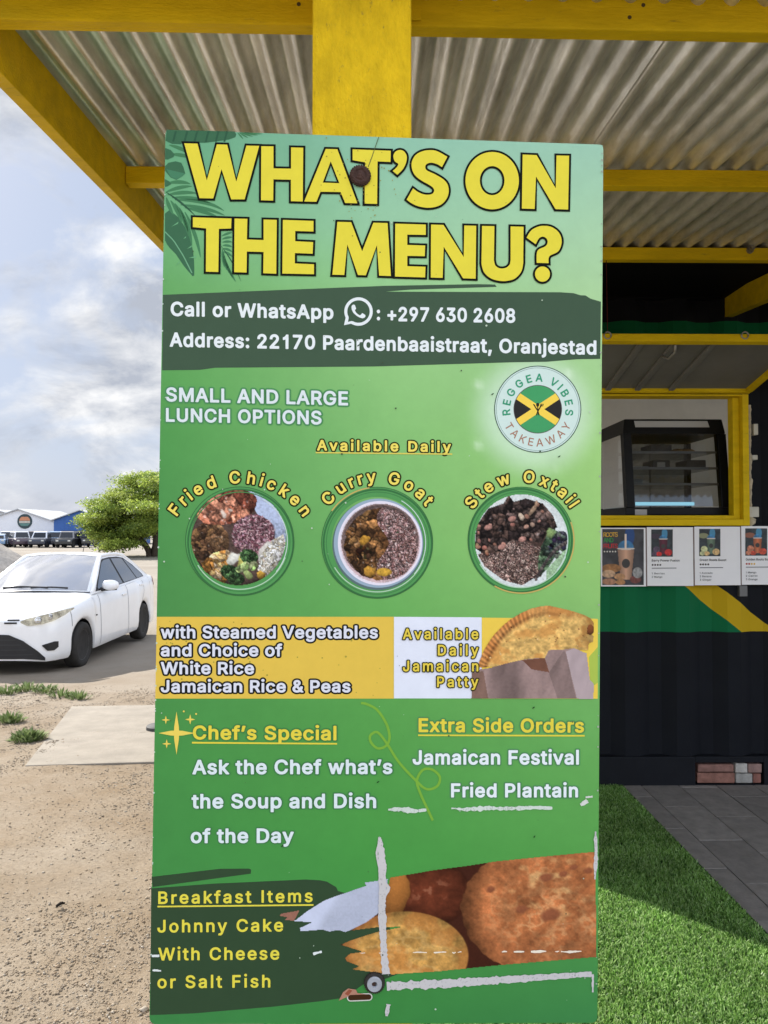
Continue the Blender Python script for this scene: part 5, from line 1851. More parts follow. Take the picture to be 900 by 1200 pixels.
    p.poly([(490, 860.6), (685, 861.2), (685, 863), (490, 862.4)], yh, 3.2)
    p.build('sides_title', M_ink, sign)
    p = Print()
    p.text('Jamaican Festival', 483.5, 678.5, 896, 896, 17, INK(226, 234, 234), 3.05, off=25, glow=(2.0, .9), glow_col=gl)
    p.build('sides_lettering', M_ink, sign)
    p = Print()
    p.text('Fried Plantain', 528.5, 677.5, 934.4, 934.4, 16.6, INK(226, 234, 234), 3.1, off=25, glow=(2.0, .9), glow_col=gl)
    p.build('sides_lettering', M_ink, sign)
    p = Print()
    yb = INK(226, 212, 74)
    p.text('Breakfast Items', 185.5, 366.5, 1059.3, 1057, 14.8, yb, 3, off=19, hs=1.04)
    p.poly([(184.6, 1061.3), (367.4, 1059.4), (367.4, 1061.2), (184.6, 1063.1)], yb, 3.2)
    p.build('breakfast_title', M_ink, sign)
    p = Print()
    for k, (s, x0, x1, y0, y1) in enumerate((('Johnny Cake', 184.5, 332, 1092.7, 1091.4), ('With Cheese', 185.5, 327.5, 1125.4, 1124.4), ('or Salt Fish', 184.5, 317, 1158, 1157))):
        p = Print()
        p.text(s, x0, x1, y0, y1, 15, yb, 3.03 + .03 * k, off=19, hs=1.04)
        p.build('breakfast_lettering', M_ink, sign)


build_lettering()


def build_logo():
    p = Print()
    cx, cy = 630.1, 479.6
    p.disc(cx, cy, 50.0, INK(204, 224, 214), 2)
    p.disc(cx, cy, 51.0, INK(62, 88, 76), 2.5, r_in=50.1)
    p.disc(cx, cy, 48.7, INK(120, 150, 138), 2.5, r_in=48.2)
    p.arc('REGGEA VIBES', cx, cy, 32.3, -96, 96, 9.4, INK(58, 150, 112), 3.4, off=20)
    p.arc('TAKEAWAY', cx, cy, 43.6, -59, 59, 9.2, INK(166, 122, 100), 3.4, off=6, under=True)
    R = 27.6
    w = np.linspace(0, 2 * math.pi, 96, endpoint=False)
    p.disc(cx, cy, 28.4, INK(92, 84, 84), 3)
    p.disc(cx, cy, R, INK(70, 156, 98), 3.5)

    def chord(pts):                                            # clip a convex polygon to the disc by sampling its outline
        pts = [np.array(q, float) for q in pts]
        out = []
        for a, b in zip(pts, pts[1:] + pts[:1]):
            for t in np.linspace(0, 1, 40, endpoint=False):
                q = a + (b - a) * t
                r = np.linalg.norm(q)
                out.append(q if r <= R else q * R / r)
        return [(cx + q[0], cy + q[1]) for q in out]
    p.poly(chord([(-29, -17), (-7.5, 0), (-29, 17)]), INK(44, 44, 42), 4.0)
    p.poly(chord([(29, -17), (7.5, 0), (29, 17)]), INK(44, 44, 42), 4.0)
    yel = INK(242, 208, 82)
    for s in (1, -1):
        d = np.array((1.0, 0.66 * s)); d /= np.linalg.norm(d)
        n = np.array((-d[1], d[0]))
        q = [d * 34 + n * 4.2, d * 34 - n * 4.2, -d * 34 - n * 4.2, -d * 34 + n * 4.2]
        p.poly(chord(q), yel, 4.5 if s > 0 else 4.7)
    k = INK(48, 44, 30)
    p.stroke([(cx - 5, cy - 6), (cx - 2.6, cy - 2), (cx, cy + 2), (cx + 1.5, cy + 7)], 1.4, k, 5.2)
    p.stroke([(cx + 4.4, cy - 5), (cx + 2, cy - 1), (cx, cy + 2.5), (cx - 1.6, cy + 7)], 1.4, k, 5.3)
    p.stroke([(cx - .1, cy - 4), (cx, cy + 4)], 1.2, k, 5.4)
    p.disc(cx - .2, cy - 5.2, 1.9, k, 5.5, n=20, ry=2.3)
    for dx in (3.2, 4.6, 6.0):
        p.stroke([(cx + dx - .4, cy - 3.2), (cx + dx + .6, cy - 6.4)], .8, k, 5.6)
    p.build('round_logo', M_ink, sign)


build_logo()


# ---- printed photographs: little rasters of ink, drawn here with blobs and noise
class Pic:
    def __init__(self, x0, y0, x1, y1, st=0.8):
        self.st = st
        self.X, self.Y = np.meshgrid(np.arange(x0, x1 + st, st), np.arange(y0, y1 + st, st))
        self.rgb = np.zeros(self.X.shape + (3,)) + 128.0
        self.mask = np.ones(self.X.shape, bool)

    def blob(self, cx, cy, rx, ry, ang, col, shade=0.35, edge=0.25, soft=0.12, wob=0.0, seed=0, clip=None):
        R = max(rx, ry) * 1.3
        st = self.st
        i0, i1 = int((cx - R - self.X[0, 0]) / st), int((cx + R - self.X[0, 0]) / st) + 2
        j0, j1 = int((cy - R - self.Y[0, 0]) / st), int((cy + R - self.Y[0, 0]) / st) + 2
        i0, j0 = max(i0, 0), max(j0, 0)
        s = (slice(j0, max(j1, j0)), slice(i0, max(i1, i0)))
        X, Y = self.X[s] - cx, self.Y[s] - cy
        if X.size == 0:
            return
        ca, sa = math.cos(ang), math.sin(ang)
        u, v = (X * ca + Y * sa) / rx, (-X * sa + Y * ca) / ry
        d = np.sqrt(u * u + v * v)
        if wob:
            d = d * (1 + wob * (fbm(X / max(rx, ry) * 2.2 + seed, Y / max(rx, ry) * 2.2 - seed, 3, 3) - .5) * 2)
        a = smooth(1.0, 1.0 - soft, d)
        if clip is not None:
            a = a * clip[s]
        f = 1 - shade * (Y / max(ry, rx) * 0.7 + X / max(rx, ry) * 0.25) - edge * d ** 2
        c = np.clip(np.array(col, float)[None, None] * np.clip(f, 0.15, 1.6)[..., None], 0, 255)
        self.rgb[s] = self.rgb[s] * (1 - a[..., None]) + c * a[..., None]

    def many(self, n, region, r, cols, asp=(0.6, 1.0), seed=1, jitter=18, **kw):
        rg = np.random.default_rng(seed)
        js, is_ = np.nonzero(region)
        if len(js) == 0:
            return
        for k in range(n):
            q = rg.integers(0, len(js))
            x, y = self.X[js[q], is_[q]], self.Y[js[q], is_[q]]
            a = r[0] + (r[1] - r[0]) * rg.random()
            c = np.array(cols[rg.integers(0, len(cols))], float) + rg.normal(0, jitter, 3) * 0.3 + rg.normal(0, jitter) * 0.6
            self.blob(x, y, a, a * (asp[0] + (asp[1] - asp[0]) * rg.random()), rg.random() * 3.14, np.clip(c, 5, 250), seed=rg.random() * 50, clip=kw.get('clip'), **{k_: v for k_, v in kw.items() if k_ != 'clip'})

    def ell(self, cx, cy, rx, ry, ang=0.0, wob=0.0, seed=0.0):
        X, Y = self.X - cx, self.Y - cy
        ca, sa = math.cos(ang), math.sin(ang)
        d = np.hypot((X * ca + Y * sa) / rx, (-X * sa + Y * ca) / ry)
        if wob:
            d = d * (1 + wob * 2 * (fbm(self.X / 9 + seed, self.Y / 9, 4, 3) - .5))
        return d

    def inpoly(self, pts):
        pts = np.array(pts, float)
        c = np.zeros(self.X.shape, bool)
        for a, b in zip(pts, np.roll(pts, -1, 0)):
            c ^= ((a[1] > self.Y) != (b[1] > self.Y)) & (self.X < (b[0] - a[0]) * (self.Y - a[1]) / (b[1] - a[1] + 1e-12) + a[0])
        return c

    def grain(self, amt, sc=3.0, seed=2):
        self.rgb *= (1 + amt * 2 * (fbm(self.X / sc, self.Y / sc, seed, 3) - .5))[..., None]

    def chunks(self, region, size, cols, dark=.25, light=.35, tex=.3, asp=1.7, seed=1, edge=.35, clip=None, hi=0.0):
        """a heap of irregular pieces: stretched cells with dark gaps, a lit upper side and a rough crust"""
        rg = np.random.default_rng(seed)
        js, is_ = np.nonzero(region)
        if len(js) == 0:
            return
        X, Y = self.X[js, is_], self.Y[js, is_]
        wx = X + size * .55 * (fbm(X / size * 1.3, Y / size * 1.3, seed, 3) - .5) * 2
        wy = Y + size * .55 * (fbm(X / size * 1.3 + 31, Y / size * 1.3, seed + 5, 3) - .5) * 2
        n = max(6, int(len(js) * self.st ** 2 / (size * size) * 1.25))
        q = rg.integers(0, len(js), n)
        sx, sy = X[q], Y[q]
        an = rg.random(n) * 3.14
        k = 1 + (asp - 1) * rg.random(n)
        sz = size * (.65 + .7 * rg.random(n))
        dx, dy = wx[:, None] - sx[None], wy[:, None] - sy[None]
        u = (dx * np.cos(an) + dy * np.sin(an)) / (sz * k)
        v = (-dx * np.sin(an) + dy * np.cos(an)) * np.sqrt(k) / sz
        d = np.hypot(u, v)
        o = np.argpartition(d, 1, axis=1)[:, :2]
        dd = np.take_along_axis(d, o, 1)
        f1, f2 = dd.min(1), dd.max(1)
        i = np.where(dd[:, 0] <= dd[:, 1], o[:, 0], o[:, 1])
        pal = np.array(cols, float)[rg.integers(0, len(cols), n)] * (1 + .16 * rg.normal(0, 1, (n, 1)))
        c = pal[i]
        lx, ly = X - sx[i], Y - sy[i]
        f = 1 + light * np.clip((-ly * .8 - lx * .35) / size, -1.2, 1.2)
        f *= 1 - edge * (1 - smooth(0.0, .35, f2 - f1))
        f *= 1 + tex * 2 * (fbm(X / (size * .22), Y / (size * .22), seed + 9, 3) - .5)
        f *= 1 - dark * smooth(.9, 1.5, f1)
        if hi:
            g = smooth(.66, .8, fbm(X / (size * .4), Y / (size * .4), seed + 13, 3)) * smooth(.7, .1, f1)
            c = c + (235 - c) * (hi * g)[:, None]
        self.rgb[js, is_] = np.clip(c * np.clip(f, .12, 1.8)[:, None], 0, 250)

    def dull(self, sat=0.8, tex=0.22, k=1.0):
        g = self.rgb.mean(-1, keepdims=True)
        self.rgb = g + (self.rgb - g) * sat
        tex = tex * (1 - .8 * smooth(165, 205, g[..., 0]))
        self.rgb *= (k * (1 + tex * 2 * (fbm(self.X / 1.7, self.Y / 1.7, 99, 2) - .5)))[..., None]

    def build(self, name, layer, parent_name=None):
        ny, nx = self.X.shape
        r0 = np.stack([self.X, self.Y], -1)
        a, b, c = (self.X - CX) / F, np.ones_like(self.X), -(self.Y - CY) / F
        ce, se, cw, sw = math.cos(PITCH), math.sin(PITCH), math.cos(YAW), math.sin(YAW)
        b, c = ce * b - se * c, se * b + ce * c
        D = np.stack([cw * a + sw * b, -sw * a + cw * b, c], -1)
        t = ((S_BL - EYE) @ S_N) / (D @ S_N)
        V = EYE + D * t[..., None] + S_N * (0.0002 * layer)
        m = self.mask
        keep = m[:-1, :-1] & m[:-1, 1:] & m[1:, :-1] & m[1:, 1:]
        j, i = np.nonzero(keep)
        k = j * nx + i
        Fq = np.stack([k, k + nx, k + nx + 1, k + 1], -1)
        used = np.unique(Fq)
        remap = np.zeros(nx * ny, np.int64)
        remap[used] = np.arange(len(used))
        return fast_mesh(name, V.reshape(-1, 3)[used], remap[Fq], M_ink, parent=sign, col=(lin(np.clip(self.rgb, 0, 255)) * KS).reshape(-1, 3)[used])


RICE = dict(asp=(0.22, 0.34), shade=0.1, edge=0.15, soft=0.5)


def glass_bowl(cx, cy, R, Rin, dx=0.0, dy=0.0, gold=None):
    p = Print()
    p.disc(cx, cy, R, INK(84, 150, 84), 3.0, r_in=Rin - 2)
    p.disc(cx + dx, cy + dy, R - 1.0, INK(58, 112, 64), 3.3, r_in=R - 3.2)
    p.disc(cx + dx * .5, cy + dy * .5, R - 5.0, INK(70, 130, 74), 3.5, r_in=R - 6.2)
    p.disc(cx, cy, R, INK(60, 104, 62), 3.7, r_in=R - 0.8)
    w = np.linspace(math.radians(20), math.radians(150), 40)
    p.stroke(np.stack([cx + (Rin + 1.6) * np.cos(w), cy + (Rin + 1.6) * np.sin(w)], -1), 1.2, INK(176, 206, 176), 3.9)
    w = np.linspace(math.radians(-60), math.radians(40), 40)
    p.stroke(np.stack([cx + (Rin + .8) * np.cos(w), cy + (Rin + .8) * np.sin(w)], -1), 1.0, INK(196, 214, 204), 4.0)
    if gold:
        w = np.linspace(math.radians(gold[0]), math.radians(gold[1]), 50)
        p.stroke(np.stack([cx + (R - .6) * np.cos(w), cy + (R - .6) * np.sin(w)], -1), 1.5, INK(196, 170, 96), 4.1)
    p.build('bowl_rim', M_ink, sign)


def dish_chicken():
    cx, cy, R = 279.5, 630, 55
    p = Pic(cx - 57, cy - 57, cx + 57, cy + 57)
    d = p.ell(cx, cy, R, R)
    p.mask = d < 1.02
    p.rgb[:] = np.array((86, 66, 58.))
    wht = p.inpoly([(290, 570), (345, 570), (345, 660), (330, 650), (318, 620), (300, 600)])
    p.rgb[wht] = (176, 190, 220)
    p.rgb[wht] *= (1 - 0.25 * smooth(600, 640, p.Y[wht]))[..., None]
    g = p.ell(246, 637, 23, 25, 0.2, .08) < 1
    p.chunks(g, 6.5, [(112, 78, 50), (92, 62, 40), (134, 96, 62), (76, 52, 36), (122, 86, 50)], seed=3, tex=.35, hi=.35)
    c = (p.ell(266, 594, 36, 20, -0.25, .07, 3) < 1)
    p.chunks(c, 10.5, [(172, 98, 70), (154, 82, 58), (190, 120, 90), (140, 70, 50), (180, 106, 76)], seed=4, light=.28, edge=.45, tex=.5, hi=.45)
    p.blob(262, 603, 7, 3.0, 1.0, (222, 200, 182), wob=.45, soft=.5)
    p.blob(270, 598, 4, 2.0, .3, (214, 186, 164), wob=.45, soft=.5)
    r = p.ell(297, 627, 25, 23) < 1
    p.blob(297, 627, 26, 24, 0, (110, 62, 72), wob=.1)
    r = p.ell(297, 627, 25.5, 23.5, 0, .06, 2) < 1
    p.chunks(r, 2.3, [(158, 104, 114), (178, 128, 136), (202, 164, 168), (120, 68, 78), (142, 86, 98)], seed=6, asp=4.0, light=.15, edge=.5, tex=.15)
    p.many(90, r, (2.0, 3.2), [(204, 166, 170), (186, 138, 146)], seed=66, **RICE)
    w = p.inpoly([(306, 650), (318, 634), (332, 626), (336, 640), (328, 662), (312, 676), (302, 668)])
    p.blob(318, 652, 18, 17, -.6, (206, 200, 188), wob=.15)
    p.chunks(w, 2.6, [(232, 228, 216), (212, 204, 184), (240, 238, 232), (204, 188, 150)], seed=77, asp=2.6, light=.12, edge=.3, tex=.12)
    p.many(60, w, (1.6, 3.0), [(238, 234, 222), (214, 206, 186), (248, 246, 240), (196, 182, 152)], seed=7, **RICE)
    v = p.inpoly([(236, 660), (250, 648), (266, 644), (274, 650), (268, 676), (262, 686), (244, 680)])
    p.chunks(v, 6.0, [(206, 148, 62), (190, 124, 50), (214, 170, 100), (180, 150, 110)], seed=8, asp=3.0, hi=.3)
    p.blob(273, 655, 10, 6.5, -.4, (222, 220, 204), wob=.5, soft=.3)
    p.blob(283, 659, 5, 8, .2, (186, 180, 84), wob=.5, soft=.3)
    bro = (p.ell(270, 671, 12, 9, .3, .12, 5) < 1) | (p.ell(277, 679, 10, 7, 0, .12, 7) < 1) | (p.ell(292, 652, 11, 8.5, .3, .12, 9) < 1)
    p.chunks(bro, 3.6, [(58, 90, 50), (72, 108, 60), (44, 74, 42), (64, 98, 52)], seed=17, light=.5, edge=.5, tex=.4)
    stem = (p.ell(285, 665, 9, 5, -.5, .15, 2) < 1) | (p.ell(297, 663, 5, 6, .4, .15, 3) < 1)
    p.chunks(stem, 5.0, [(150, 168, 100), (118, 146, 78), (176, 186, 128)], seed=18, hi=.3)
    p.blob(291, 674, 7, 4, .7, (150, 168, 96), wob=.3)
    p.blob(306, 674, 6, 4.5, .4, (214, 160, 50), wob=.3)
    p.grain(0.10, 2.0, 11)
    sh = smooth(0.86, 1.02, d) * smooth(-10, 40, p.Y - cy)
    p.rgb *= (1 - 0.35 * sh)[..., None]
    p.dull(.84, .26)
    p.build('chicken_picture', 3.4)
    glass_bowl(281, 634, 63.8, 55, 1.2, 1.6)


def dish_goat():
    cx, cy, R = 445.3, 636.5, 48.8
    p = Pic(cx - 51, cy - 51, cx + 51, cy + 51)
    d = p.ell(cx, cy, R, R)
    p.mask = d < 1.0
    p.rgb[:] = (222, 212, 220)
    inn = p.ell(cx + .6, cy, 46.2, 46.2)
    p.rgb[inn < 1] = (128, 104, 98)
    low = p.ell(cx, cy - 2.5, 45.5, 44.5)
    p.rgb[(inn < 1) & (low > 1)] = (208, 176, 178)
    food = (p.ell(cx + 1.5, cy + 1.5, 43.5, 42.5, 0, .05) < 1)
    p.rgb[food] = (82, 52, 32)
    left = food & (p.X < cx + 3 + 7 * np.sin(p.Y / 9.0))
    right = food & ~left & (p.X > cx - 3)
    p.chunks(right, 2.2, [(198, 158, 152), (176, 132, 126), (216, 182, 176), (140, 96, 90), (164, 118, 112)], seed=131, asp=4.0, light=.15, edge=.62, tex=.15)
    p.many(110, right, (1.9, 3.0), [(196, 150, 144), (168, 118, 112), (216, 178, 172), (124, 80, 74), (150, 102, 96), (92, 54, 48)], seed=13, clip=food, **RICE)
    p.chunks(left, 8.0, [(122, 80, 42), (98, 62, 32), (146, 102, 54), (84, 54, 30), (132, 88, 46)], seed=14, tex=.45, edge=.5, hi=.35)
    p.blob(427, 633, 7, 5, -.5, (196, 138, 40), wob=.3)
    p.blob(433, 670, 8, 6, .3, (196, 138, 42), wob=.3)
    p.blob(450, 670.5, 10, 5, .05, (216, 162, 46), wob=.2)
    p.many(36, food & (p.ell(426, 648, 8, 6) < 1), (2, 4), [(48, 30, 18), (66, 40, 22)], seed=16)
    p.grain(0.10, 2.0, 12)
    p.rgb *= (1 - 0.35 * smooth(0.8, 0.97, inn) * smooth(0.97, .95, inn) * smooth(10, -40, p.Y - cy))[..., None]
    p.dull(.84, .26)
    p.build('goat_picture', 4.6)
    q = Print()
    q.disc(443.5, 636.5, 52.2, INK(150, 170, 186), 4.1)
    q.disc(443.0, 638.0, 53.4, INK(92, 112, 112), 3.9)
    q.disc(cx, cy, 49.4, INK(226, 220, 230), 4.9, r_in=47.2)
    q.build('white_bowl', M_ink, sign)
    glass_bowl(442, 636, 65.5, 56, 0.6, 1.0, gold=(215, 262))


def dish_oxtail():
    cx, cy, R = 611, 634, 54
    p = Pic(cx - 56, cy - 56, cx + 56, cy + 56)
    d = p.ell(cx, cy, R, R)
    p.mask = d < 1.02
    p.rgb[:] = (208, 216, 212)
    lowr = p.inpoly([(640, 668), (665, 640), (668, 670), (640, 690)])
    p.rgb[lowr] = (150, 186, 140)
    p.rgb[p.inpoly([(562, 640), (600, 612), (650, 612), (652, 632), (634, 676), (600, 682), (566, 660)])] = (74, 54, 47)
    rice = p.inpoly([(560, 650), (580, 640), (606, 632), (634, 640), (634, 660), (628, 676), (612, 686), (590, 680), (568, 664)])
    p.rgb[rice] = (104, 74, 64)
    p.chunks(rice, 2.1, [(178, 146, 132), (154, 120, 108), (200, 170, 154), (120, 88, 78), (142, 108, 96)], seed=231, asp=4.0, light=.15, edge=.62, tex=.15)
    p.many(90, rice, (1.8, 2.8), [(168, 132, 118), (196, 162, 146), (128, 92, 80), (86, 58, 50), (148, 112, 98)], seed=23, **RICE)
    stew = p.inpoly([(556, 642), (558, 616), (572, 596), (590, 590), (596, 580), (602, 588), (616, 584), (636, 590), (648, 604), (653, 618), (640, 626), (634, 636), (612, 634), (600, 632), (586, 646), (568, 650)])
    p.rgb[stew] = (58, 44, 40)
    p.chunks(stew, 8.5, [(76, 60, 55), (60, 47, 44), (94, 74, 66), (48, 37, 35), (86, 64, 55)], seed=24, tex=.45, edge=.55, light=.5, hi=.35)
    p.many(20, stew, (2.0, 3.4), [(176, 120, 102), (160, 102, 86), (188, 136, 116)], seed=26, asp=(.6, .85))
    for q in ((572, 618), (588, 641), (612, 632), (600, 608)):
        p.blob(q[0], q[1], 5, 3.4, -.3, (190, 132, 116))
    p.blob(624, 598, 8, 2.4, -.9, (176, 142, 110), wob=.2)
    p.blob(628, 591, 5, 1.8, -1.3, (166, 130, 100), wob=.2)
    p.blob(611, 606, 5, 3, .9, (200, 176, 150), wob=.3)
    grn = p.inpoly([(634, 640), (640, 628), (648, 620), (656, 624), (660, 636), (652, 650), (642, 666), (632, 676), (630, 660)])
    p.chunks(grn, 8.0, [(66, 94, 66), (54, 80, 54), (84, 112, 78), (48, 66, 52)], seed=28, asp=3.2, tex=.4, hi=.3)
    p.blob(645, 625, 6.5, 6, .2, (132, 160, 92), wob=.5, soft=.4)
    p.chunks(p.ell(657, 631, 8, 9, .2, .15, 4) < 1, 5.0, [(62, 60, 74), (84, 84, 96), (48, 48, 60)], seed=29, hi=.3)
    p.many(60, p.ell(652, 640, 10, 15, .5) < 1, (1.5, 3.5), [(62, 54, 78), (84, 100, 84), (40, 44, 54), (110, 120, 110)], seed=27, wob=.2)
    for t in np.linspace(0, 1, 22):
        p.blob(664 - 36 * t, 636 + 44 * t - 8 * math.sin(3 * t), 2.4, 1.8, .8, (104, 92, 88) if int(t * 21) % 2 else (70, 62, 60), wob=.3)
    p.grain(0.10, 2.0, 13)
    p.dull(.82, .24)
    p.build('oxtail_picture', 3.4)
    glass_bowl(610.5, 633, 62.6, 54, -1.0, 0.4, gold=(-20, 120))


def patty():
    Z = lambda pts: [(540 + x / 5.294, 705 + y / 5.294) for x, y in pts]
    p = Pic(550, 707, 698, 819.4, 0.7)
    past = Z([(105, 410), (110, 375), (128, 330), (150, 285), (180, 235), (215, 190), (260, 145), (310, 105), (370, 70), (430, 42), (490, 28), (545, 22), (600, 35), (660, 48), (720, 65), (770, 82), (805, 100), (826, 130), (826, 190), (815, 205), (825, 215), (820, 250), (795, 260), (790, 300), (640, 300), (540, 360), (300, 400)])
    a = p.inpoly(past)
    X, Y = p.X, p.Y
    n1, n2, n3 = fbm(X / 18, Y / 14, 51, 4), fbm(X / 6, Y / 5, 52, 3), fbm(X / 2.4, Y / 2.2, 53, 2)
    base = np.array((220, 178, 104.)) * (1 + .34 * (n1 - .5) + .44 * (n2 - .5) + .30 * (n3 - .5))[..., None]
    br = smooth(.50, .70, n1)[..., None] * 0.6
    base = base * (1 - br) + np.array((186, 124, 62.)) * br
    # crimped edge on the left side
    ex, ey = np.array([q[0] for q in past[:14]]), np.array([q[1] for q in past[:14]])
    de = np.full(X.shape, 99.0)
    al = np.zeros(X.shape)
    acc = 0
    for k in range(13):
        A, B = np.array((ex[k], ey[k])), np.array((ex[k + 1], ey[k + 1]))
        L = np.linalg.norm(B - A)
        t = np.clip(((X - A[0]) * (B - A)[0] + (Y - A[1]) * (B - A)[1]) / L ** 2, 0, 1)
        dd = np.hypot(X - A[0] - t * (B - A)[0], Y - A[1] - t * (B - A)[1])
        al = np.where(dd < de, acc + t * L, al)
        de = np.minimum(de, dd)
        acc += L
    cr = smooth(15, 8, de) * smooth(200, 60, al)
    rid = 0.5 + 0.5 * np.sin(al * 1.15 + de * .25)
    base = base * (1 - cr * .55)[..., None] + np.array((176, 102, 56.)) * (cr * .55)[..., None]
    base *= (1 + cr * .32 * (rid - .5) * smooth(150, 60, al) - .22 * cr * smooth(6, 9, de) * smooth(13, 10, de))[..., None]
    for k in range(60):
        pass
    p.rgb[:] = base
    p.many(46, a, (.6, 1.5), [(120, 66, 34), (96, 54, 30), (236, 204, 140)], seed=54, soft=.6)
    p.blob(692, 738, 5, 6, 0, (150, 88, 50), wob=.3)
    p.rgb *= (1 - 0.18 * smooth(660, 698, X))[..., None]
    # paper bag
    bag = Z([(64, 600), (66, 440), (120, 418), (190, 408), (300, 378), (380, 360), (440, 352), (520, 348), (545, 300), (640, 296), (700, 288), (780, 318), (800, 480), (826, 510), (822, 604)])
    bg = p.inpoly(bag)
    wr = fbm(X / 9 + Y / 40, Y / 30, 55, 4)
    c = np.array((152, 128, 122.)) * (1 + .26 * (wr - .5) + .10 * (n3 - .5))[..., None]
    c *= (1 - .22 * smooth(565, 590, X) * smooth(620, 600, X))[..., None]
    fold = p.inpoly(Z([(378, 362), (520, 348), (548, 438), (440, 420)]))
    c[fold] = np.array((116, 78, 62.)) * (1 + .2 * (n2[fold] - .5))[:, None]
    fl = p.inpoly(Z([(64, 442), (140, 430), (170, 604), (64, 604)]))
    c[fl] = c[fl] * np.array((.82, .76, .70))
    rt = p.inpoly(Z([(650, 310), (700, 288), (780, 318), (800, 480), (826, 510), (822, 604), (720, 604), (680, 440)]))
    c[rt] = np.array((176, 158, 158.)) * (1 + .14 * (wr[rt] - .5))[:, None]
    dk = p.inpoly(Z([(545, 440), (640, 300), (655, 330), (690, 500), (715, 604), (600, 604)]))
    c[dk & ~rt] *= .86
    p.rgb[bg] = c[bg]
    p.mask = a | bg
    p.build('patty_picture', 6.5)


def breads():
    p = Pic(325, 994, 700.5, 1145, 0.75)
    X, Y = p.X, p.Y
    n1, n2, n3 = fbm(X / 26, Y / 22, 61, 4), fbm(X / 8, Y / 7, 62, 4), fbm(X / 2.6, Y / 2.4, 63, 3)
    p.rgb[:] = np.array((70, 34, 22.))
    # dark roll at the back
    d = p.ell(505, 1046, 48, 40)
    c = np.array((104, 48, 28.)) * (1 + .3 * (n1 - .5) + .5 * (n2 - .5))[..., None] * (1.1 - .55 * d ** 2)[..., None]
    a = smooth(1, .93, d)[..., None]
    p.rgb = p.rgb * (1 - a) + c * a
    p.blob(464, 1048, 16, 30, .2, (176, 108, 46), wob=.2)
    hi = smooth(.62, .75, n2) * smooth(.7, .2, d)
    p.rgb = p.rgb * (1 - .4 * hi[..., None]) + np.array((186, 130, 96.)) * .4 * hi[..., None]
    # golden roll in front
    d = p.ell(474, 1120, 76, 53)
    c = np.array((208, 152, 72.)) * (1 + .46 * (n1 - .5) + .50 * (n2 - .5) + .20 * (n3 - .5))[..., None] * (1.06 - .32 * d ** 3)[..., None]
    o = smooth(.45, .62, n1)[..., None] * .5
    c = c * (1 - o) + np.array((178, 104, 44.)) * o
    rv = 1 - np.abs(2 * fbm(X / 18 + 7, Y / 12, 69, 5) - 1)
    cr = (smooth(.74, 1.0, rv) * smooth(1.0, .5, d))[..., None] * .28
    c = c * (1 - cr) + np.array((236, 200, 130.)) * cr
    ed = smooth(.72, 1.0, d)[..., None] * .55 * smooth(470, 420, X)[..., None]
    c = c * (1 - ed) + np.array((156, 82, 40.)) * ed
    a = smooth(1, .97, d)[..., None]
    p.rgb = p.rgb * (1 - a) + c * a
    # big roll at the right
    d = p.ell(652, 1066, 113, 80, 0, .03)
    c = np.array((176, 102, 56.)) * (1 + .58 * (n1 - .5) + .40 * (n2 - .5) + .22 * (n3 - .5))[..., None]
    hi = smooth(.46, .78, fbm(X / 12 + 9, Y / 9, 66, 5)) * smooth(.9, .3, p.ell(650, 1040, 90, 70))
    c = c * (1 - .55 * hi[..., None]) + np.array((232, 190, 120.)) * .55 * hi[..., None]
    rv = 1 - np.abs(2 * fbm(X / 15 + 3, Y / 11, 68, 5) - 1)
    cr = .7 * smooth(.74, 1.0, rv) * smooth(1.0, .35, d) * (.35 + .65 * smooth(.35, .65, n1))
    c = c * (1 - .5 * cr[..., None]) + np.array((236, 198, 136.)) * .5 * cr[..., None]
    c *= (1.04 - .50 * smooth(.72, 1.02, d) * smooth(600, 540, X))[..., None] * (1 - .12 * smooth(1080, 1135, Y))[..., None]
    a = smooth(1, .985, d)[..., None]
    p.rgb = p.rgb * (1 - a) + c * a
    for bx, by, br in ((640, 1028, 9), (660, 1024, 6), (612, 1065, 8), (645, 1072, 12), (575, 1042, 6), (690, 1020, 6), (672, 1016, 5)):
        p.blob(bx, by, br * 1.3, br * .8, -.2, (150, 84, 52), shade=.2, edge=.1, soft=.6, wob=.3, seed=bx)
    # white paper behind the brushed edge
    pap = p.inpoly([(380, 1054.6), (395, 1049), (429, 1037.5), (426, 1034), (455, 1029.6), (452, 1050), (446, 1068), (430, 1080), (405, 1092.5), (396, 1090), (386, 1092), (378, 1089.5), (352, 1091.5), (351, 1087), (364, 1081), (344, 1079.4), (360, 1067)])
    cp = np.array((198, 204, 224.)) * (1 + .08 * (n1 - .5) - .10 * smooth(0, 14, X - 395 - (Y - 1040) * -.6))[..., None]
    p.rgb[pap] = cp[pap]
    tip = p.inpoly([(326, 1073), (330, 1070), (352, 1066), (345, 1079), (332, 1078.4), (336, 1075)])
    p.rgb[tip] = (156, 104, 84)
    sh = p.inpoly([(457, 1028), (510, 1019), (545, 1014.5), (581, 1009), (640, 1003), (698.2, 997.6), (698.8, 1121.5), (640, 1126.5), (581, 1131.5), (513, 1138.5), (480, 1140.5), (460, 1142), (411, 1136), (420, 1132), (406, 1126.5), (404, 1122), (410, 1117), (424, 1115), (398, 1107), (412, 1101), (440, 1092), (470, 1086), (440, 1087), (408, 1091), (418, 1082), (432, 1072), (452, 1050)])
    p.mask = pap | tip | sh
    p.dull(.90, .07)
    p.build('bread_picture', 3.2)


dish_chicken()
dish_goat()
dish_oxtail()
patty()
breads()


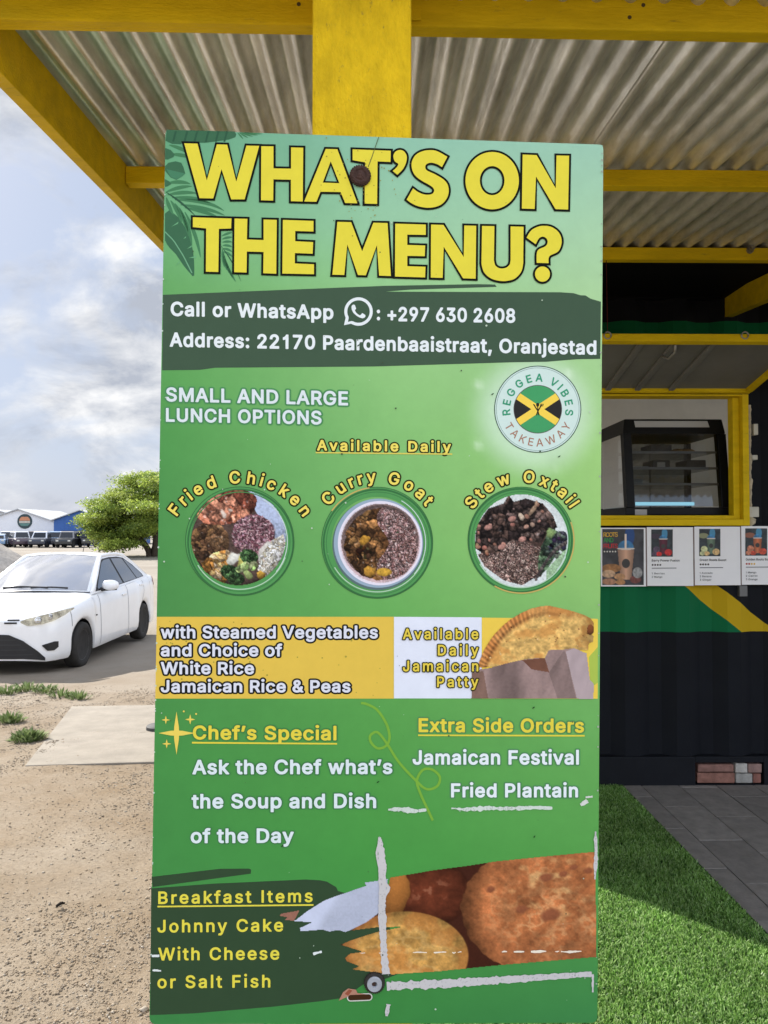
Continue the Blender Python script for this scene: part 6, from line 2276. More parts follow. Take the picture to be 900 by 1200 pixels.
def build_wear():
    """peeled print, scratches, bolts and the slot cut in the board"""
    p = Print()
    rg = np.random.default_rng(5)
    g = INK(200, 196, 194)

    def torn(pts, w, col=g, layer=8.0, rag=.35):
        pts = np.array(pts, float)
        L = np.concatenate([[0], np.cumsum(np.linalg.norm(np.diff(pts, axis=0), axis=1))])
        t = np.linspace(0, L[-1], max(8, int(L[-1] / 1.6)))
        q = np.stack([np.interp(t, L, pts[:, k]) for k in (0, 1)], -1)
        e = rg.normal(0, 1, len(t))
        e = np.convolve(e, (.25, .5, .25), 'same') + .35 * rg.normal(0, 1, len(t))
        ww = np.interp(t, L, w) * (1 + rag * .8 * e)
        q = q + np.convolve(rg.normal(0, .9, len(t)), (.2, .2, .2, .2, .2), 'same')[:, None] * np.array((.5, .35))
        p2 = Print()
        p2.stroke(q, np.maximum(ww, .4), col, layer)
        if max(w) > 4:                                          # dirt and ink left on the bare strip
            for _ in range(int(L[-1] * .5)):
                k_ = rg.integers(1, len(q) - 1)
                o_ = q[k_] + rg.normal(0, .26, 2) * ww[k_]
                p2.disc(o_[0], o_[1], .25 + .7 * rg.random() ** 2, np.array(col) * (.62 + .3 * rg.random()), layer + .15 + .002 * _, n=6, ry=.3 + 1.2 * rg.random())
        p2.build('peeled_strip', M_ink, sign)
    torn([(445, 981), (447.5, 1010), (448.5, 1040), (447.5, 1070), (449, 1100), (450.5, 1122), (452.5, 1141)], [4, 10, 9, 8.5, 8, 8, 10], rag=.22)
    torn([(446, 981), (441, 998), (444, 1020)], [1, 2.5, 1], layer=8.2)
    torn([(450, 1033), (456, 1040), (452, 1050)], [2, 4, 1], layer=8.2)
    torn([(453, 1155), (520, 1152), (600, 1147), (660, 1143), (693, 1141)], [9.5, 10, 8, 6, 6], layer=8.1, rag=.22)
    torn([(694, 1141), (694.5, 1150), (694, 1162)], [3, 2.5, 2], layer=8.3)
    torn([(455, 1176), (453, 1190)], [6, 3], layer=8.2)
    torn([(455, 948.5), (470, 948), (486, 950), (500, 949)], [2, 5, 5, 3], INK(202, 212, 200))
    torn([(529, 947), (545, 948), (570, 946.5), (600, 947), (625, 946), (647, 946.5)], [1.5, 4, 5, 4, 4.5, 3], INK(206, 216, 204), layer=8.1)
    torn([(680, 943), (688, 938)], [3, 6], INK(212, 214, 204))
    torn([(686, 934), (694, 933)], [2, 2], INK(212, 214, 204), layer=8.2)
    torn([(697.5, 974), (698, 990), (698, 1010), (697, 1030)], [2, 4.5, 4, 1.5], layer=8.1)
    for x0, x1, w in ((422, 428, 1), (444, 448, 1.2), (484, 500, 1.4), (508, 523, 2), (530, 534, 1.4), (536, 541, 1.6), (588, 594, 1.8), (602, 614, 2.2), (622, 640, 2.8), (650, 655, 1.5), (657, 681, 2.4)):
        y = 1116.3 - (x0 - 420) * 0.008
        torn([(x0, y), ((x0 + x1) / 2, y + rg.normal(0, .4)), (x1, y - .3)], [w * .6, w, w * .6], INK(238, 226, 204), layer=8.6)
    torn([(178, 1119.5), (187, 1119.5)], [2, 2.4], INK(222, 228, 224))
    torn([(179, 1136.5), (189, 1137)], [2.4, 2], INK(222, 228, 224))
    torn([(367, 1117.4), (377, 1114.6)], [3, 2], INK(222, 228, 224))
    # hair crack and dirt
    p.stroke([(444, 161), (440, 172), (436, 184), (431.5, 196)], .8, INK(84, 96, 62), 9)
    for k in range(90):
        x, y = 186 + 510 * rg.random(), 165 + 1020 * rg.random()
        r = .35 + .9 * rg.random() ** 3
        p.disc(x, y, r, INK(72, 84, 62) if rg.random() < .6 else INK(186, 204, 180), 9 + .002 * k, n=7)
    for k in range(70):
        x, y = 420 + rg.normal(0, 22), 212 + rg.normal(0, 24)
        p.disc(x, y, .35 + .5 * rg.random(), INK(150, 134, 56), 9.3 + .002 * k, n=6)
    for k in range(40):
        x, y = 186 + 274 * rg.random() ** 1.4, 728 + 88 * rg.random()
        p.disc(x, y, .5 + .8 * rg.random(), INK(168, 152, 62), 2 + .002 * k, n=7)
    for x, y, a in ((443, 916, -.6), (577, 462, -.5), (655, 535, -.6), (625, 829, -.6), (331, 991, -.7), (420, 405, -.6), (626, 980, -1)):
        p.stroke([(x - 1.8 * math.cos(a), y - 1.8 * math.sin(a)), (x, y), (x + 1.8 * math.cos(a), y + 1.8 * math.sin(a))], [.4, 1.5, .4], INK(34, 66, 36), 9.5)
    # nicked board edge
    for k in range(26):
        t = rg.random()
        x = 194 - 19 * t + .8
        y = 156 + 1040 * t
        p.disc(x, y, .5 + .8 * rg.random(), INK(186, 204, 188), 9.6 + .002 * k, n=6)
    for k in range(24):
        t = rg.random() ** 1.5
        p.disc(706 - 7 * t - .8, 178 + 1010 * t, .5 + .9 * rg.random(), INK(160, 168, 152), 9.7 + .002 * k, n=6)
    tag(p.build('dirt_specks', M_ink, sign), None, None, kind='stuff')
    # oblong slot with a rusty torn lip
    p = Print()
    w = np.linspace(-math.pi / 2, math.pi / 2, 10)
    slot = [(432 + 3.2 * math.cos(t), 1167.6 + 3.2 * math.sin(t)) for t in w] + [(411 - 3.2 * math.cos(t), 1168.4 - 3.2 * math.sin(t)) for t in w]
    p.poly(offset_poly(np.array(slot) * [1, -1], 1.3) * [1, -1], INK(208, 206, 196), 9.0)
    p.poly([(397, 1172), (402, 1162), (408, 1157.6), (417, 1159), (419, 1163), (430, 1164.4), (410, 1166)], INK(176, 128, 106), 9.3)
    p.poly([(404, 1164), (409, 1158.6), (413, 1160), (408, 1166)], INK(150, 84, 62), 9.5)
    p.poly(slot, INK(66, 42, 24), 9.7)
    p.build('slot', M_ink, sign)


build_wear()


def build_sign_bolts():
    n = S_N
    c = PX(422.2, 207, 0)
    m_rust = mat('bolt_rust', (0.060, 0.030, 0.022), 0.75, 0.3, var=0.4, scale=90, bump=0.5, bscale=300)
    mb = MB()
    R = 0.0178
    prof = [(0.001, R * 1.0), (0.004, R * 1.02), (0.0075, R * .92), (0.0085, R * .70), (0.0065, R * .52), (0.0075, R * .42), (0.0095, R * .12)]
    mb.lathe(c, n, prof, 48)
    for k in range(26):                                         # serrated washer rim
        w = 2 * math.pi * k / 26
        u = _u * math.cos(w) + np.array((0, 0, 1.0)) * math.sin(w)
        a = c + u * R * 1.0 + n * 0.001
        mb.tube([a, a + n * 0.005], 0.0019, 6)
    mb.build('bolt', m_rust, sign, smooth=True, angle=35)['label'] = 'rusty brown bolt with serrated washer'
    c = PX(438.8, 1150.5, 0)
    R = 0.0165
    mb = MB()
    mb.lathe(c, n, [(0.001, R * 1.05), (0.0035, R * 1.08), (0.006, R * 1.0), (0.0062, R * .8)], 48)
    for k in range(30):
        w = 2 * math.pi * k / 30
        u = _u * math.cos(w) + np.array((0, 0, 1.0)) * math.sin(w)
        a = c + u * R * 1.06 + n * 0.001
        mb.tube([a, a + n * 0.004], 0.0014, 6)
    w_ = mb.build('washer', mat('washer_dark', (0.030, 0.026, 0.022), 0.7, 0.3, var=0.3, scale=80), sign, smooth=True, angle=35)
    mb = MB()
    mb.lathe(c, n, [(0.004, R * .80), (0.0085, R * .80), (0.0095, R * .74), (0.0092, R * .32), (0.0062, R * .26), (0.0062, R * .01)], 40)
    mb.build('bolt_cap', mat('cap_grey', (0.36, 0.37, 0.40), 0.5, 0.4, var=0.15, scale=60), w_, smooth=True, angle=35)
    mb = MB()
    mb.lathe(c + _u * -.002, n, [(0.0064, R * .25), (0.0072, R * .18), (0.0074, R * .02)], 14)
    mb.build('bolt_core', m_rust, w_)


build_sign_bolts()


# ================================================================ MENU CARDS on the kiosk wall
CARD_Y = WALL_Y - 0.027
_sign_px = PX


def card(x0, y0, x1, y1, label):
    a, b = at_y(x0, y1, CARD_Y), at_y(x1, y0, CARD_Y)
    c = empty('menu_card', ((a[0] + b[0]) / 2, CARD_Y, a[2]), label, 'menu card', 'menu cards under the serving window')
    mb = MB()
    mb.box(a[0], b[0], CARD_Y, CARD_Y + 0.003, a[2], b[2])
    mb.build('sheet', M_card, c)
    mb = MB()
    mb.box(b[0] + 0.0005, b[0] + 0.009, CARD_Y + 0.001, CARD_Y + 0.02, a[2], b[2])
    mb.build('divider_strip', M_strip, c)
    return c


M_card = mat('laminated_card', (0.84, 0.84, 0.86), 0.3, 0.4, var=0.03)
M_strip = mat('card_strip', (0.16, 0.11, 0.10), 0.6, 0.3)
CARDS = [(704.2, 618.5, 756.4, 687.2), (758.6, 617.8, 812.0, 686.6), (814.4, 617.2, 867.2, 685.8), (869.4, 616.6, 922.5, 685.2)]
CLAB = ['dark printed drinks poster card with a big milkshake cup, next to the menu sign',
        'white menu card with a dark red drink and a red apple picture',
        'white menu card with a pale green drink and cut avocado picture',
        'white menu card with an orange drink picture under the window corner']
CARD_INK = mat_attr('card_ink', 0.35, 0.3)


class CardPrint(Print):
    """same tools, drawn on the plane of the cards"""
    pass


def card_pt(x, y, layer=0.0):
    p = at_y(x, y, CARD_Y - 0.0008 - 0.0003 * layer)
    return p


def build_cards():
    global PX
    PX = card_pt
    cs = [card(*q, l) for q, l in zip(CARDS, CLAB)]
    K = lambda *c: lin(c) * 1.0

    def picture(c, x0, y0, x1, y1, fn, st=0.55):
        xs, ys = np.arange(x0, x1 + 1e-6, (x1 - x0) / round((x1 - x0) / st)), np.arange(y0, y1 + 1e-6, (y1 - y0) / round((y1 - y0) / st))
        X, Y = np.meshgrid(xs, ys)
        u, v = (X - x0) / (x1 - x0), (Y - y0) / (y1 - y0)
        rgb = fn(u, v)
        V = np.array([[card_pt(a, b, 1) for a, b in zip(r, q)] for r, q in zip(X, Y)])
        ny, nx = X.shape
        k = np.arange(ny - 1)[:, None] * nx + np.arange(nx - 1)[None]
        Fq = np.stack([k, k + nx, k + nx + 1, k + 1], -1).reshape(-1, 4)
        fast_mesh('drink_picture', V.reshape(-1, 3), Fq, CARD_INK, parent=c, col=lin(np.clip(rgb, 0, 255)).reshape(-1, 3))

    def el(u, v, cx, cy, rx, ry):
        return smooth(1.05, .9, np.hypot((u - cx) / rx, (v - cy) / ry))[..., None]

    def cup(rgb, u, v, cx, top, bot, wt, wb, col, lid=(60, 130, 180)):
        t = np.clip((v - top) / (bot - top), 0, 1)
        w = wt + (wb - wt) * t
        m = ((v > top) & (v < bot) & (np.abs(u - cx) < w)).astype(float)[..., None]
        sh = (1.05 - .35 * np.abs(u - cx) / w)[..., None]
        rgb = rgb * (1 - m) + np.array(col, float) * sh * m
        m = el(u, v, cx, top - .02, wt * 1.1, .025)
        rgb = rgb * (1 - m) + np.array((214, 200, 190.)) * m
        m = el(u, v, cx, top - .05, wt * .95, .12) * (v < top - .03)[..., None]
        rgb = rgb * (1 - m * .8) + np.array(lid, float) * m * .8 * (0.7 + .6 * fbm(u * 9, v * 9, 3, 2))[..., None]
        m = el(u, v, cx, (top + bot) / 2 - .02, wt * .5, .085)
        return rgb * (1 - m) + np.array((60, 58, 56.)) * m

    def big(u, v):
        n = fbm(u * 6, v * 8, 91, 4)
        rgb = np.array((58, 58, 62.)) * (0.6 + .8 * n)[..., None]
        m = el(u, v, .66, .12, .12, .18)
        rgb = rgb * (1 - m) + np.array((30, 70, 130.)) * m
        rgb = cup(rgb, u, v, .57, .37, .90, .20, .13, (206, 160, 132))
        m = ((np.abs(u - .565) < .022) & (v > .09) & (v < .36)).astype(float)[..., None]
        rgb = rgb * (1 - m) + np.array((232, 214, 200.)) * m
        for cx, cy, rx, ry, c in ((.22, .70, .24, .08, (150, 104, 62)), (.15, .80, .17, .07, (196, 160, 128)), (.42, .85, .14, .06, (186, 140, 98)), (.16, .94, .18, .06, (170, 124, 96)), (.44, .95, .12, .05, (176, 128, 84)), (.80, .90, .14, .07, (116, 66, 60)), (.85, .78, .12, .1, (150, 150, 150))):
            m = el(u, v, cx, cy, rx, ry)
            rgb = rgb * (1 - m) + np.array(c, float) * (.75 + .5 * fbm(u * 22, v * 22, 7, 2))[..., None] * m
        return rgb
    x0, y0, x1, y1 = CARDS[0]
    picture(cs[0], x0 + 1.6, y0 + 1.4, x1 - 2.0, y1 - 1.6, big)
    p = CardPrint()
    for k, (s, y, xe, c) in enumerate((('ROOTS', 629.2, 724.0, K(226, 176, 44)), ('AND', 635.6, 718.8, K(36, 150, 62)), ('FRUITS', 642.6, 723.8, K(196, 36, 44)))):
        p.text(s, 707.2, xe, y, y - .3, 5.2, c, 2.2, off=6)
    for k in range(5):
        p.disc(708.4 + 3.2 * k, 646.4, .95, K(210, 206, 200), 2.2, n=10)
    p.build('poster_lettering', CARD_INK, cs[0])

    def small(drink, fruit, fruit2, seed):
        def f(u, v):
            n = fbm(u * 5 + seed, v * 7, seed, 4)
            rgb = np.array((46, 54, 58.)) * (0.5 + 1.0 * n)[..., None]
            m = el(u, v, .2, .25, .25, .1)
            rgb = rgb * (1 - m) + np.array(fruit2, float) * .7 * m
            m = el(u, v, .62, .16, .14, .2)
            rgb = rgb * (1 - m) + np.array((70, 140, 176.)) * m
            rgb = cup(rgb, u, v, .56, .37, .9, .2, .14, drink)
            for cx, cy, rx, ry in ((.24, .74, .16, .12), (.80, .84, .18, .12), (.36, .90, .14, .08), (.14, .90, .12, .08)):
                m = el(u, v, cx, cy, rx, ry)
                c = fruit if cx > .3 else fruit2
                rgb = rgb * (1 - m) + np.array(c, float) * (.7 + .6 * fbm(u * 14, v * 14, seed, 2))[..., None] * m
            return rgb
        return f
    fns = [small((96, 30, 52), (196, 44, 44), (86, 70, 90), 101), small((104, 128, 106), (210, 176, 120), (196, 200, 150), 102), small((206, 116, 76), (196, 76, 56), (206, 130, 100), 103)]
    names = [('Berry Power Fusion', '1 Berries', '2 Mango', ''), ('Green Roots Boost', '1 Avocado', '2 Banana', '3 Ginger'), ('Golden Roots Boost', '1 Mango', '2 Carrot', '3 Orange')]
    px = [(763.2, 788.4), (819.4, 844.2), (873.4, 899.0)]
    d = K(40, 40, 44)
    for c, (x0, y0, x1, y1), fn, nm, (pa, pb) in zip(cs[1:], CARDS[1:], fns, names, px):
        picture(c, pa, y0 + 2.6, pb, y0 + 34.6, fn)
        p = CardPrint()
        wd = 34 if c is not cs[1] else 35.5
        yb = y0 + 40.3
        p.text(nm[0], pa + .6, pa + wd - 2.2, yb, yb, 2.7, d, 2.2, off=12)
        for k in range(4):
            p.disc(pa + 1.6 + 3.0 * k, yb + 3.9, 1.15, K(70, 62, 60) if c is not cs[3] else (K(176, 60, 44) if k < 2 else K(216, 176, 70)), 2.2, n=9)
        p.poly([(pa + .6, yb + 7.3), (pa + wd - 6, yb + 7.1), (pa + wd - 6, yb + 8.1), (pa + .6, yb + 8.3)], K(120, 120, 124), 2.2)
        for k, s in enumerate(nm[1:]):
            if s:
                p.text(s, pa + .6, pa + 3.5 + 1.35 * len(s), yb + 15 + 4.0 * k, yb + 15 + 4.0 * k, 2.2, K(80, 80, 84), 2.2, off=10)
        p.build('card_lettering', CARD_INK, c)
    PX = _sign_px


build_cards()


# ================================================================ WHITE SEDAN
CAR_X, CAR_NOSE = -4.64, 9.06
CAR_Z = float(ground_z(-4.7, 11.0))
_SL = np.array([0, .015, .05, .12, .25, .45, .7, 1.0, 1.4, 2.0, 2.6, 3.2, 3.7, 4.0, 4.2, 4.33, 4.41])
_SW = np.array([.30, .44, .56, .655, .735, .79, .82, .84, .85, .85, .85, .848, .83, .80, .74, .66, .55])
_ST = np.array([.70, .715, .735, .76, .80, .86, .92, .965, 1.00, 1.0, 1.0, 1.02, 1.065, 1.075, 1.07, 1.05, 0.98])
_SS = np.array([.66, .67, .69, .71, .745, .79, .835, .88, .915, .94, .96, .985, 1.0, 1.005, 1.0, .985, .94])
WHEEL_L, WHEEL_R = (0.82, 3.37), 0.30


def hw(L):
    return np.interp(L, _SL, _SW)


def zlow(L):
    z = np.interp(L, [0, .1, .4, 4.0, 4.41], [.23, .20, .19, .21, .30])
    for c in WHEEL_L:
        d = abs(L - c)
        if d < 0.345:
            z = max(z, 0.295 + math.sqrt(0.345 ** 2 - d * d))
    return z


def section(L):
    """half section of the body, sill to centre line: list of (lateral, z)"""
    w, zs, zt, zl = hw(L), np.interp(L, _SL, _SS), np.interp(L, _SL, _ST), zlow(L)
    fr = [0, .06, .18, .36, .56, .76, .91, 1.0]
    lat = [.955, .985, 1.0, 1.0, .995, .985, .965, .93]
    pts = [(w * a, zl + (zs - zl) * f) for f, a in zip(fr, lat)]
    pts += [(w * .86, zs + (zt - zs) * .38), (w * .68, zs + (zt - zs) * .72), (w * .38, zs + (zt - zs) * .93), (0.0, zt)]
    return pts


def body_pt(L, t):
    s = section(L)
    k = min(int(t), len(s) - 2)
    f = t - k
    return (s[k][0] * (1 - f) + s[k + 1][0] * f, s[k][1] * (1 - f) + s[k + 1][1] * f)


def build_sedan():
    car = empty('sedan', (CAR_X, CAR_NOSE + 2.2, CAR_Z), 'white four-door sedan parked on the dirt lot facing the viewer', 'car')
    W = lambda L, y, z: (CAR_X + y, CAR_NOSE + L, CAR_Z + z)
    paint = mat('car_white', (0.82, 0.82, 0.82), 0.28, 0.5, var=0.045, scale=3, coat=0.7)
    blk = mat('car_black', (0.014, 0.014, 0.015), 0.5, 0.4, var=0.2)
    glass = mat('car_glass', (0.03, 0.038, 0.05), 0.04, 0.9, var=0.1, coat=1.0)
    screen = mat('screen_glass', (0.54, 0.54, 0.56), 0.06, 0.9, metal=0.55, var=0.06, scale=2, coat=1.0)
    rub = mat('tyre_rubber', (0.035, 0.033, 0.031), 0.85, 0.2, var=0.25, scale=14)
    rimm = mat('rim_dark', (0.14, 0.14, 0.14), 0.45, 0.5, metal=0.3)
    Ls = set(np.round(_SL, 3)) | set(np.round(np.arange(.3, 4.2, .12), 3))
    for c in WHEEL_L:
        for q in (-.347, -.340, -.32, -.29, -.24, -.18, -.1, 0, .1, .18, .24, .29, .32, .340, .347):
            Ls.add(round(c + q, 3))
    Ls = sorted(Ls)
    rows = []
    for L in Ls:
        s = section(L)
        rows.append([W(L, y, z) for y, z in s] + [W(L, -y, z) for y, z in s[-2::-1]])
    mb = MB()
    mb.grid(np.array(rows)[:, ::-1])
    for r, L in ((rows[0], Ls[0]), (rows[-1], Ls[-1])):
        n = len(r)
        mb.add(r, [tuple(range(n))])
    body = mb.build('body', paint, car, smooth=True, angle=48)
    mb = MB()
    mb.box(*(CAR_X - .60, CAR_X + .60), CAR_NOSE + .30, CAR_NOSE + 4.1, CAR_Z + .19, CAR_Z + .62)
    for c in WHEEL_L:                                           # dark arch liners
        for s in (-1, 1):
            q = []
            for w in np.linspace(0, math.pi, 17):
                q.append([W(c + .343 * math.cos(w), s * y, .295 + .343 * math.sin(w)) for y in (.60, .80)])
            mb.grid(np.array(q))
    mb.build('underbody', blk, car)
    # greenhouse
    zr = lambda L, u: 1.472 - .045 * abs(u) ** 2.4 - .05 * ((L - 2.45) / .62) ** 2
    rl, rr = 2.02, 3.06

    def roof(L, u):
        return W(L + (.09 * u * u if L < 2.3 else 0) * max(0, 1 - (L - rl) / .3), .555 * u, zr(L, u))
    us = np.linspace(-1, 1, 17)
    mb = MB()
    mb.grid(np.array([[roof(L, u) for u in us] for L in np.linspace(rl, rr, 11)]))
    mb.build('roof', paint, car, smooth=True)

    def cowl(u):
        return np.array(W(1.02 + .26 * u * u, .74 * u, .995 - .035 * u * u))

    def rear(u):
        return np.array(W(3.82 - .12 * u * u, .68 * u, 1.075 - .02 * u * u))
    for nm, lo, hi, bul in (('windscreen', cowl, lambda u: np.array(roof(rl, u)), .03), ('rear_window', rear, lambda u: np.array(roof(rr, u)), .03)):
        mb = MB()
        mb.grid(np.array([[lo(u * .93) * (1 - v) + hi(u * .90) * v + np.array((0, 0, bul * math.sin(math.pi * v))) for u in us] for v in np.linspace(0.02, .975, 9)]))
        mb.build(nm, screen, car, smooth=True)
        mb = MB()
        mb.grid(np.array([[lo(u) * (1 - v) + hi(u) * v + np.array((0, 0, bul * math.sin(math.pi * v) - .006)) for u in us] for v in np.linspace(0, 1, 9)]))
        mb.build('window_surround', paint, car, smooth=True)
    # side of the cabin: one white skin, glass let into it
    ysd = lambda z: .775 - (z - .95) * .50

    def side(L, z, s, o=0.0):
        return W(L, s * (ysd(z) + o), z)
    skin = [(1.02, .93), (1.28, .965), (1.62, 1.165), (2.02, 1.385), (2.12, 1.418), (2.45, 1.432), (2.8, 1.428), (3.06, 1.405), (3.35, 1.29), (3.62, 1.14), (3.80, 1.055), (3.86, .985), (3.0, .955), (2.0, .93)]
    dlo = [(1.33, .955), (1.62, 1.115), (2.03, 1.345), (2.15, 1.378), (2.45, 1.392), (2.80, 1.388), (3.04, 1.362), (3.33, 1.235), (3.58, 1.075), (3.60, 1.032), (3.0, 1.005), (2.0, .965)]
    fw = [(1.42, .972), (1.64, 1.105), (2.04, 1.325), (2.16, 1.357), (2.42, 1.370), (2.50, .995), (2.0, .978)]
    rw = [(2.57, .999), (2.49, 1.371), (2.80, 1.366), (2.96, 1.352), (3.20, 1.020)]
    qw = [(3.24, 1.022), (3.02, 1.338), (3.10, 1.318), (3.32, 1.215), (3.555, 1.065), (3.55, 1.040)]
    for s in (-1, 1):
        for nm, pl, m, o in (('cabin_side', skin, paint, 0.0), ('window_seal', dlo, blk, .003), ('front_window', fw, glass, .006), ('back_window', rw, glass, .0065), ('quarter_window', qw, glass, .006)):
            V, T = fill([np.array(pl, float) if area(np.array(pl, float)) > 0 else np.array(pl, float)[::-1]])
            mb = MB()
            mb.add([side(v[0], v[1], s, o) for v in V], T)
            mb.build(nm, m, car)
        mb = MB()
        mb.tube([W(*p) for p in ((1.26, s * .755, .955), (1.62, s * .675, 1.155), (2.05, s * .560, 1.392), (2.14, s * .540, 1.420), (2.5, s * .530, 1.434), (2.85, s * .532, 1.430), (3.08, s * .545, 1.400), (3.40, s * .60, 1.26), (3.80, s * .70, 1.04))], [.030, .027, .026, .026, .026, .026, .028, .032, .03], 10)
        mb.build('roof_pillar', paint, car, smooth=True)
        # mirror
        mb = MB()
        P = []
        for a in np.linspace(0, math.pi, 10):
            r = math.sin(a) ** .6 if 0 < a < math.pi else 0
            P.append([W(1.56 + (.075 if math.sin(b) > 0 else .05) * r * math.sin(b), s * (.90 - .115 * math.cos(a)), 1.035 + .075 * r * math.cos(b) - .01) for b in np.linspace(0, 2 * math.pi, 17)])
        mb.grid(np.array(P))
        mir = mb.build('wing_mirror', paint, car, smooth=True)
        mb = MB()
        mb.tube([W(1.56, s * .76, .965), W(1.56, s * .86, .975)], [.03, .025], 8)
        mb.tube([W(1.56, s * .84, .962), W(1.56, s * .99, .972)], [.018, .016], 8)
        mb.build('mirror_base', blk, mir)

        def strip(pts, wd, o, nm, m):
            P = []
            for L, t in pts:
                y, z = body_pt(L, t)
                P.append([W(L - wd, s * (y + o), z), W(L + wd, s * (y + o), z)])
            q = MB()
            q.grid(np.array(P))
            q.build(nm, m, car, smooth=True)
        seam = M_seam
        strip([(1.36, t) for t in np.linspace(.6, 7, 14)], .006, .0025, 'door_seam', seam)
        strip([(2.52, t) for t in np.linspace(.6, 7, 14)], .006, .0025, 'door_seam', seam)
        strip([(3.30 - .26 * max(0, 3.5 - t) / 3.5, t) for t in np.linspace(.8, 7, 14)], .006, .0025, 'door_seam', seam)
        strip([(L, 8.55) for L in np.linspace(.14, 1.2, 12)], .006, .002, 'bonnet_seam', seam)
        strip([(.50, t) for t in np.linspace(3.3, 6.6, 8)], .006, .003, 'bumper_seam', seam)
        for L in (2.34, 3.18):
            y, z = body_pt(L, 5.55)
            mb = MB()
            mb.box(CAR_X + s * y - .012, CAR_X + s * y + .022, CAR_NOSE + L - .085, CAR_NOSE + L + .085, CAR_Z + z - .016, CAR_Z + z + .014)
            mb.build('door_handle', paint, car, bevel=.008)
        y, z = body_pt(1.22, 4.4)
        mb = MB()
        mb.box(CAR_X + s * y - .008, CAR_X + s * y + .008, CAR_NOSE + 1.20, CAR_NOSE + 1.235, CAR_Z + z - .01, CAR_Z + z + .01)
        mb.build('side_marker', blk, car, bevel=.003)
        # tail light wraps round the rear corner
        P = []
        for L in np.linspace(3.98, 4.40, 9):
            f = (L - 3.98) / .42
            P.append([W(L + .008, s * (body_pt(L, t)[0] + .008), body_pt(L, t)[1]) for t in np.linspace(5.9 - 1.3 * f, 6.2 + 1.2 * f, 5)])
        mb = MB()
        mb.grid(np.array(P))
        mb.build('tail_light', mat('tail_red', (0.50, 0.03, 0.04), 0.15, 0.5, coat=0.6), car, smooth=True)

    # patches on the rounded nose: give lateral position, lower and upper height
    nose_L = lambda y: float(np.interp(abs(y), _SW[:9], _SL[:9]))

    def patch(ys, lo, hi, o, nm, m, k=24, rows=5):
        yy = np.linspace(ys[0], ys[-1], k)
        P = []
        for y in yy:
            a, b = np.interp(y, ys, lo), np.interp(y, ys, hi)
            L = nose_L(y)
            nx = 1 if abs(y) > .5 else abs(y)
            P.append([W(L - o * (1.15 - .5 * min(1, abs(y) / .85)), y + math.copysign(o * .7 * abs(y), y), z) for z in np.linspace(a, b, rows)])
        q = MB()
        q.grid(np.array(P))
        return q.build(nm, m, car, smooth=True)
    M_lamp = mat('lamp_lens', (0.50, 0.48, 0.38), 0.08, 0.6, var=0.75, scale=11, coat=1.0, col2=(0.12, 0.11, 0.09))
    for s in (-1, 1):
        y = np.array([.37, .45, .60, .70, .765, .80]) * s
        lo, hi = np.array([.685, .645, .660, .690, .745, .80]), np.array([.705, .735, .770, .795, .812, .818])
        if s < 0:
            y, lo, hi = y[::-1], lo[::-1], hi[::-1]
        hl = patch(y, lo, hi, .012, 'headlight', M_lamp)
        q = MB()
        for yy, zz, rr in ((.56, .712, .040), (.665, .745, .034)):
            q.lathe(W(nose_L(yy) - .012, s * (yy + .006), zz), (s * .45, -1, .1), [(-.01, rr), (.006, rr), (.008, rr * .8), (.002, rr * .7), (.004, rr * .15)], 18)
        q.build('lamp_bowl', mat('lamp_chrome', (0.55, 0.55, 0.55), 0.15, 0.5, metal=0.9, var=.05), hl)
        y = np.array([.60, .65, .70, .73]) * s
        lo, hi = np.array([.395, .33, .325, .36]), np.array([.405, .42, .435, .43])
        if s < 0:
            y, lo, hi = y[::-1], lo[::-1], hi[::-1]
        patch(y, lo, hi, .010, 'fog_recess', blk)
        for z, a, b in ((.718, .22, .36), (.682, .18, .33)):
            y = np.array([a, b]) * s
            if s < 0:
                y = y[::-1]
            patch(y, [z - .010] * 2, [z + .010] * 2, .010, 'grille_slit', blk, k=8, rows=3)
    patch([-.63, -.56, -.40, -.24, 0, .24, .40, .56, .63], [.215, .235, .25, .25, .25, .25, .25, .235, .215], [.25, .34, .47, .54, .55, .54, .47, .34, .25], .012, 'lower_grille', blk, k=40)
    blk2 = mat('grille_plastic', (0.035, 0.035, 0.036), 0.5, 0.3)
    for z in (.30, .36, .42, .48):
        hw_ = .56 - (z - .25) * 1.05
        patch([-hw_, hw_], [z - .006] * 2, [z + .006] * 2, .018, 'grille_bar', blk2, k=16, rows=3)
    q = MB()
    q.lathe(W(nose_L(0) - .012, 0, .705), (0, -1, 0), [(0, .062), (.008, .060), (.010, .052)], 28)
    q.build('badge', mat('badge_chrome', (0.55, 0.55, 0.56), 0.2, 0.5, metal=0.9, var=.02), car)
    # wiper and aerial
    q = MB()
    wl = lambda u: np.array(cowl(u)) + np.array((0, .05, .035))
    q.tube([wl(-.55), wl(-.2) + np.array((0, .02, .01)), wl(.30)], .014, 6)
    q.tube([wl(.0), wl(.35) + np.array((0, .02, .005)), wl(.62)], .012, 6)
    q.build('wiper', blk, car)
    q = MB()
    a = np.array(roof(2.86, .0))
    q.tube([a, a + np.array((0, .10, .19))], [.006, .004], 6)
    q.build('aerial', blk, car)
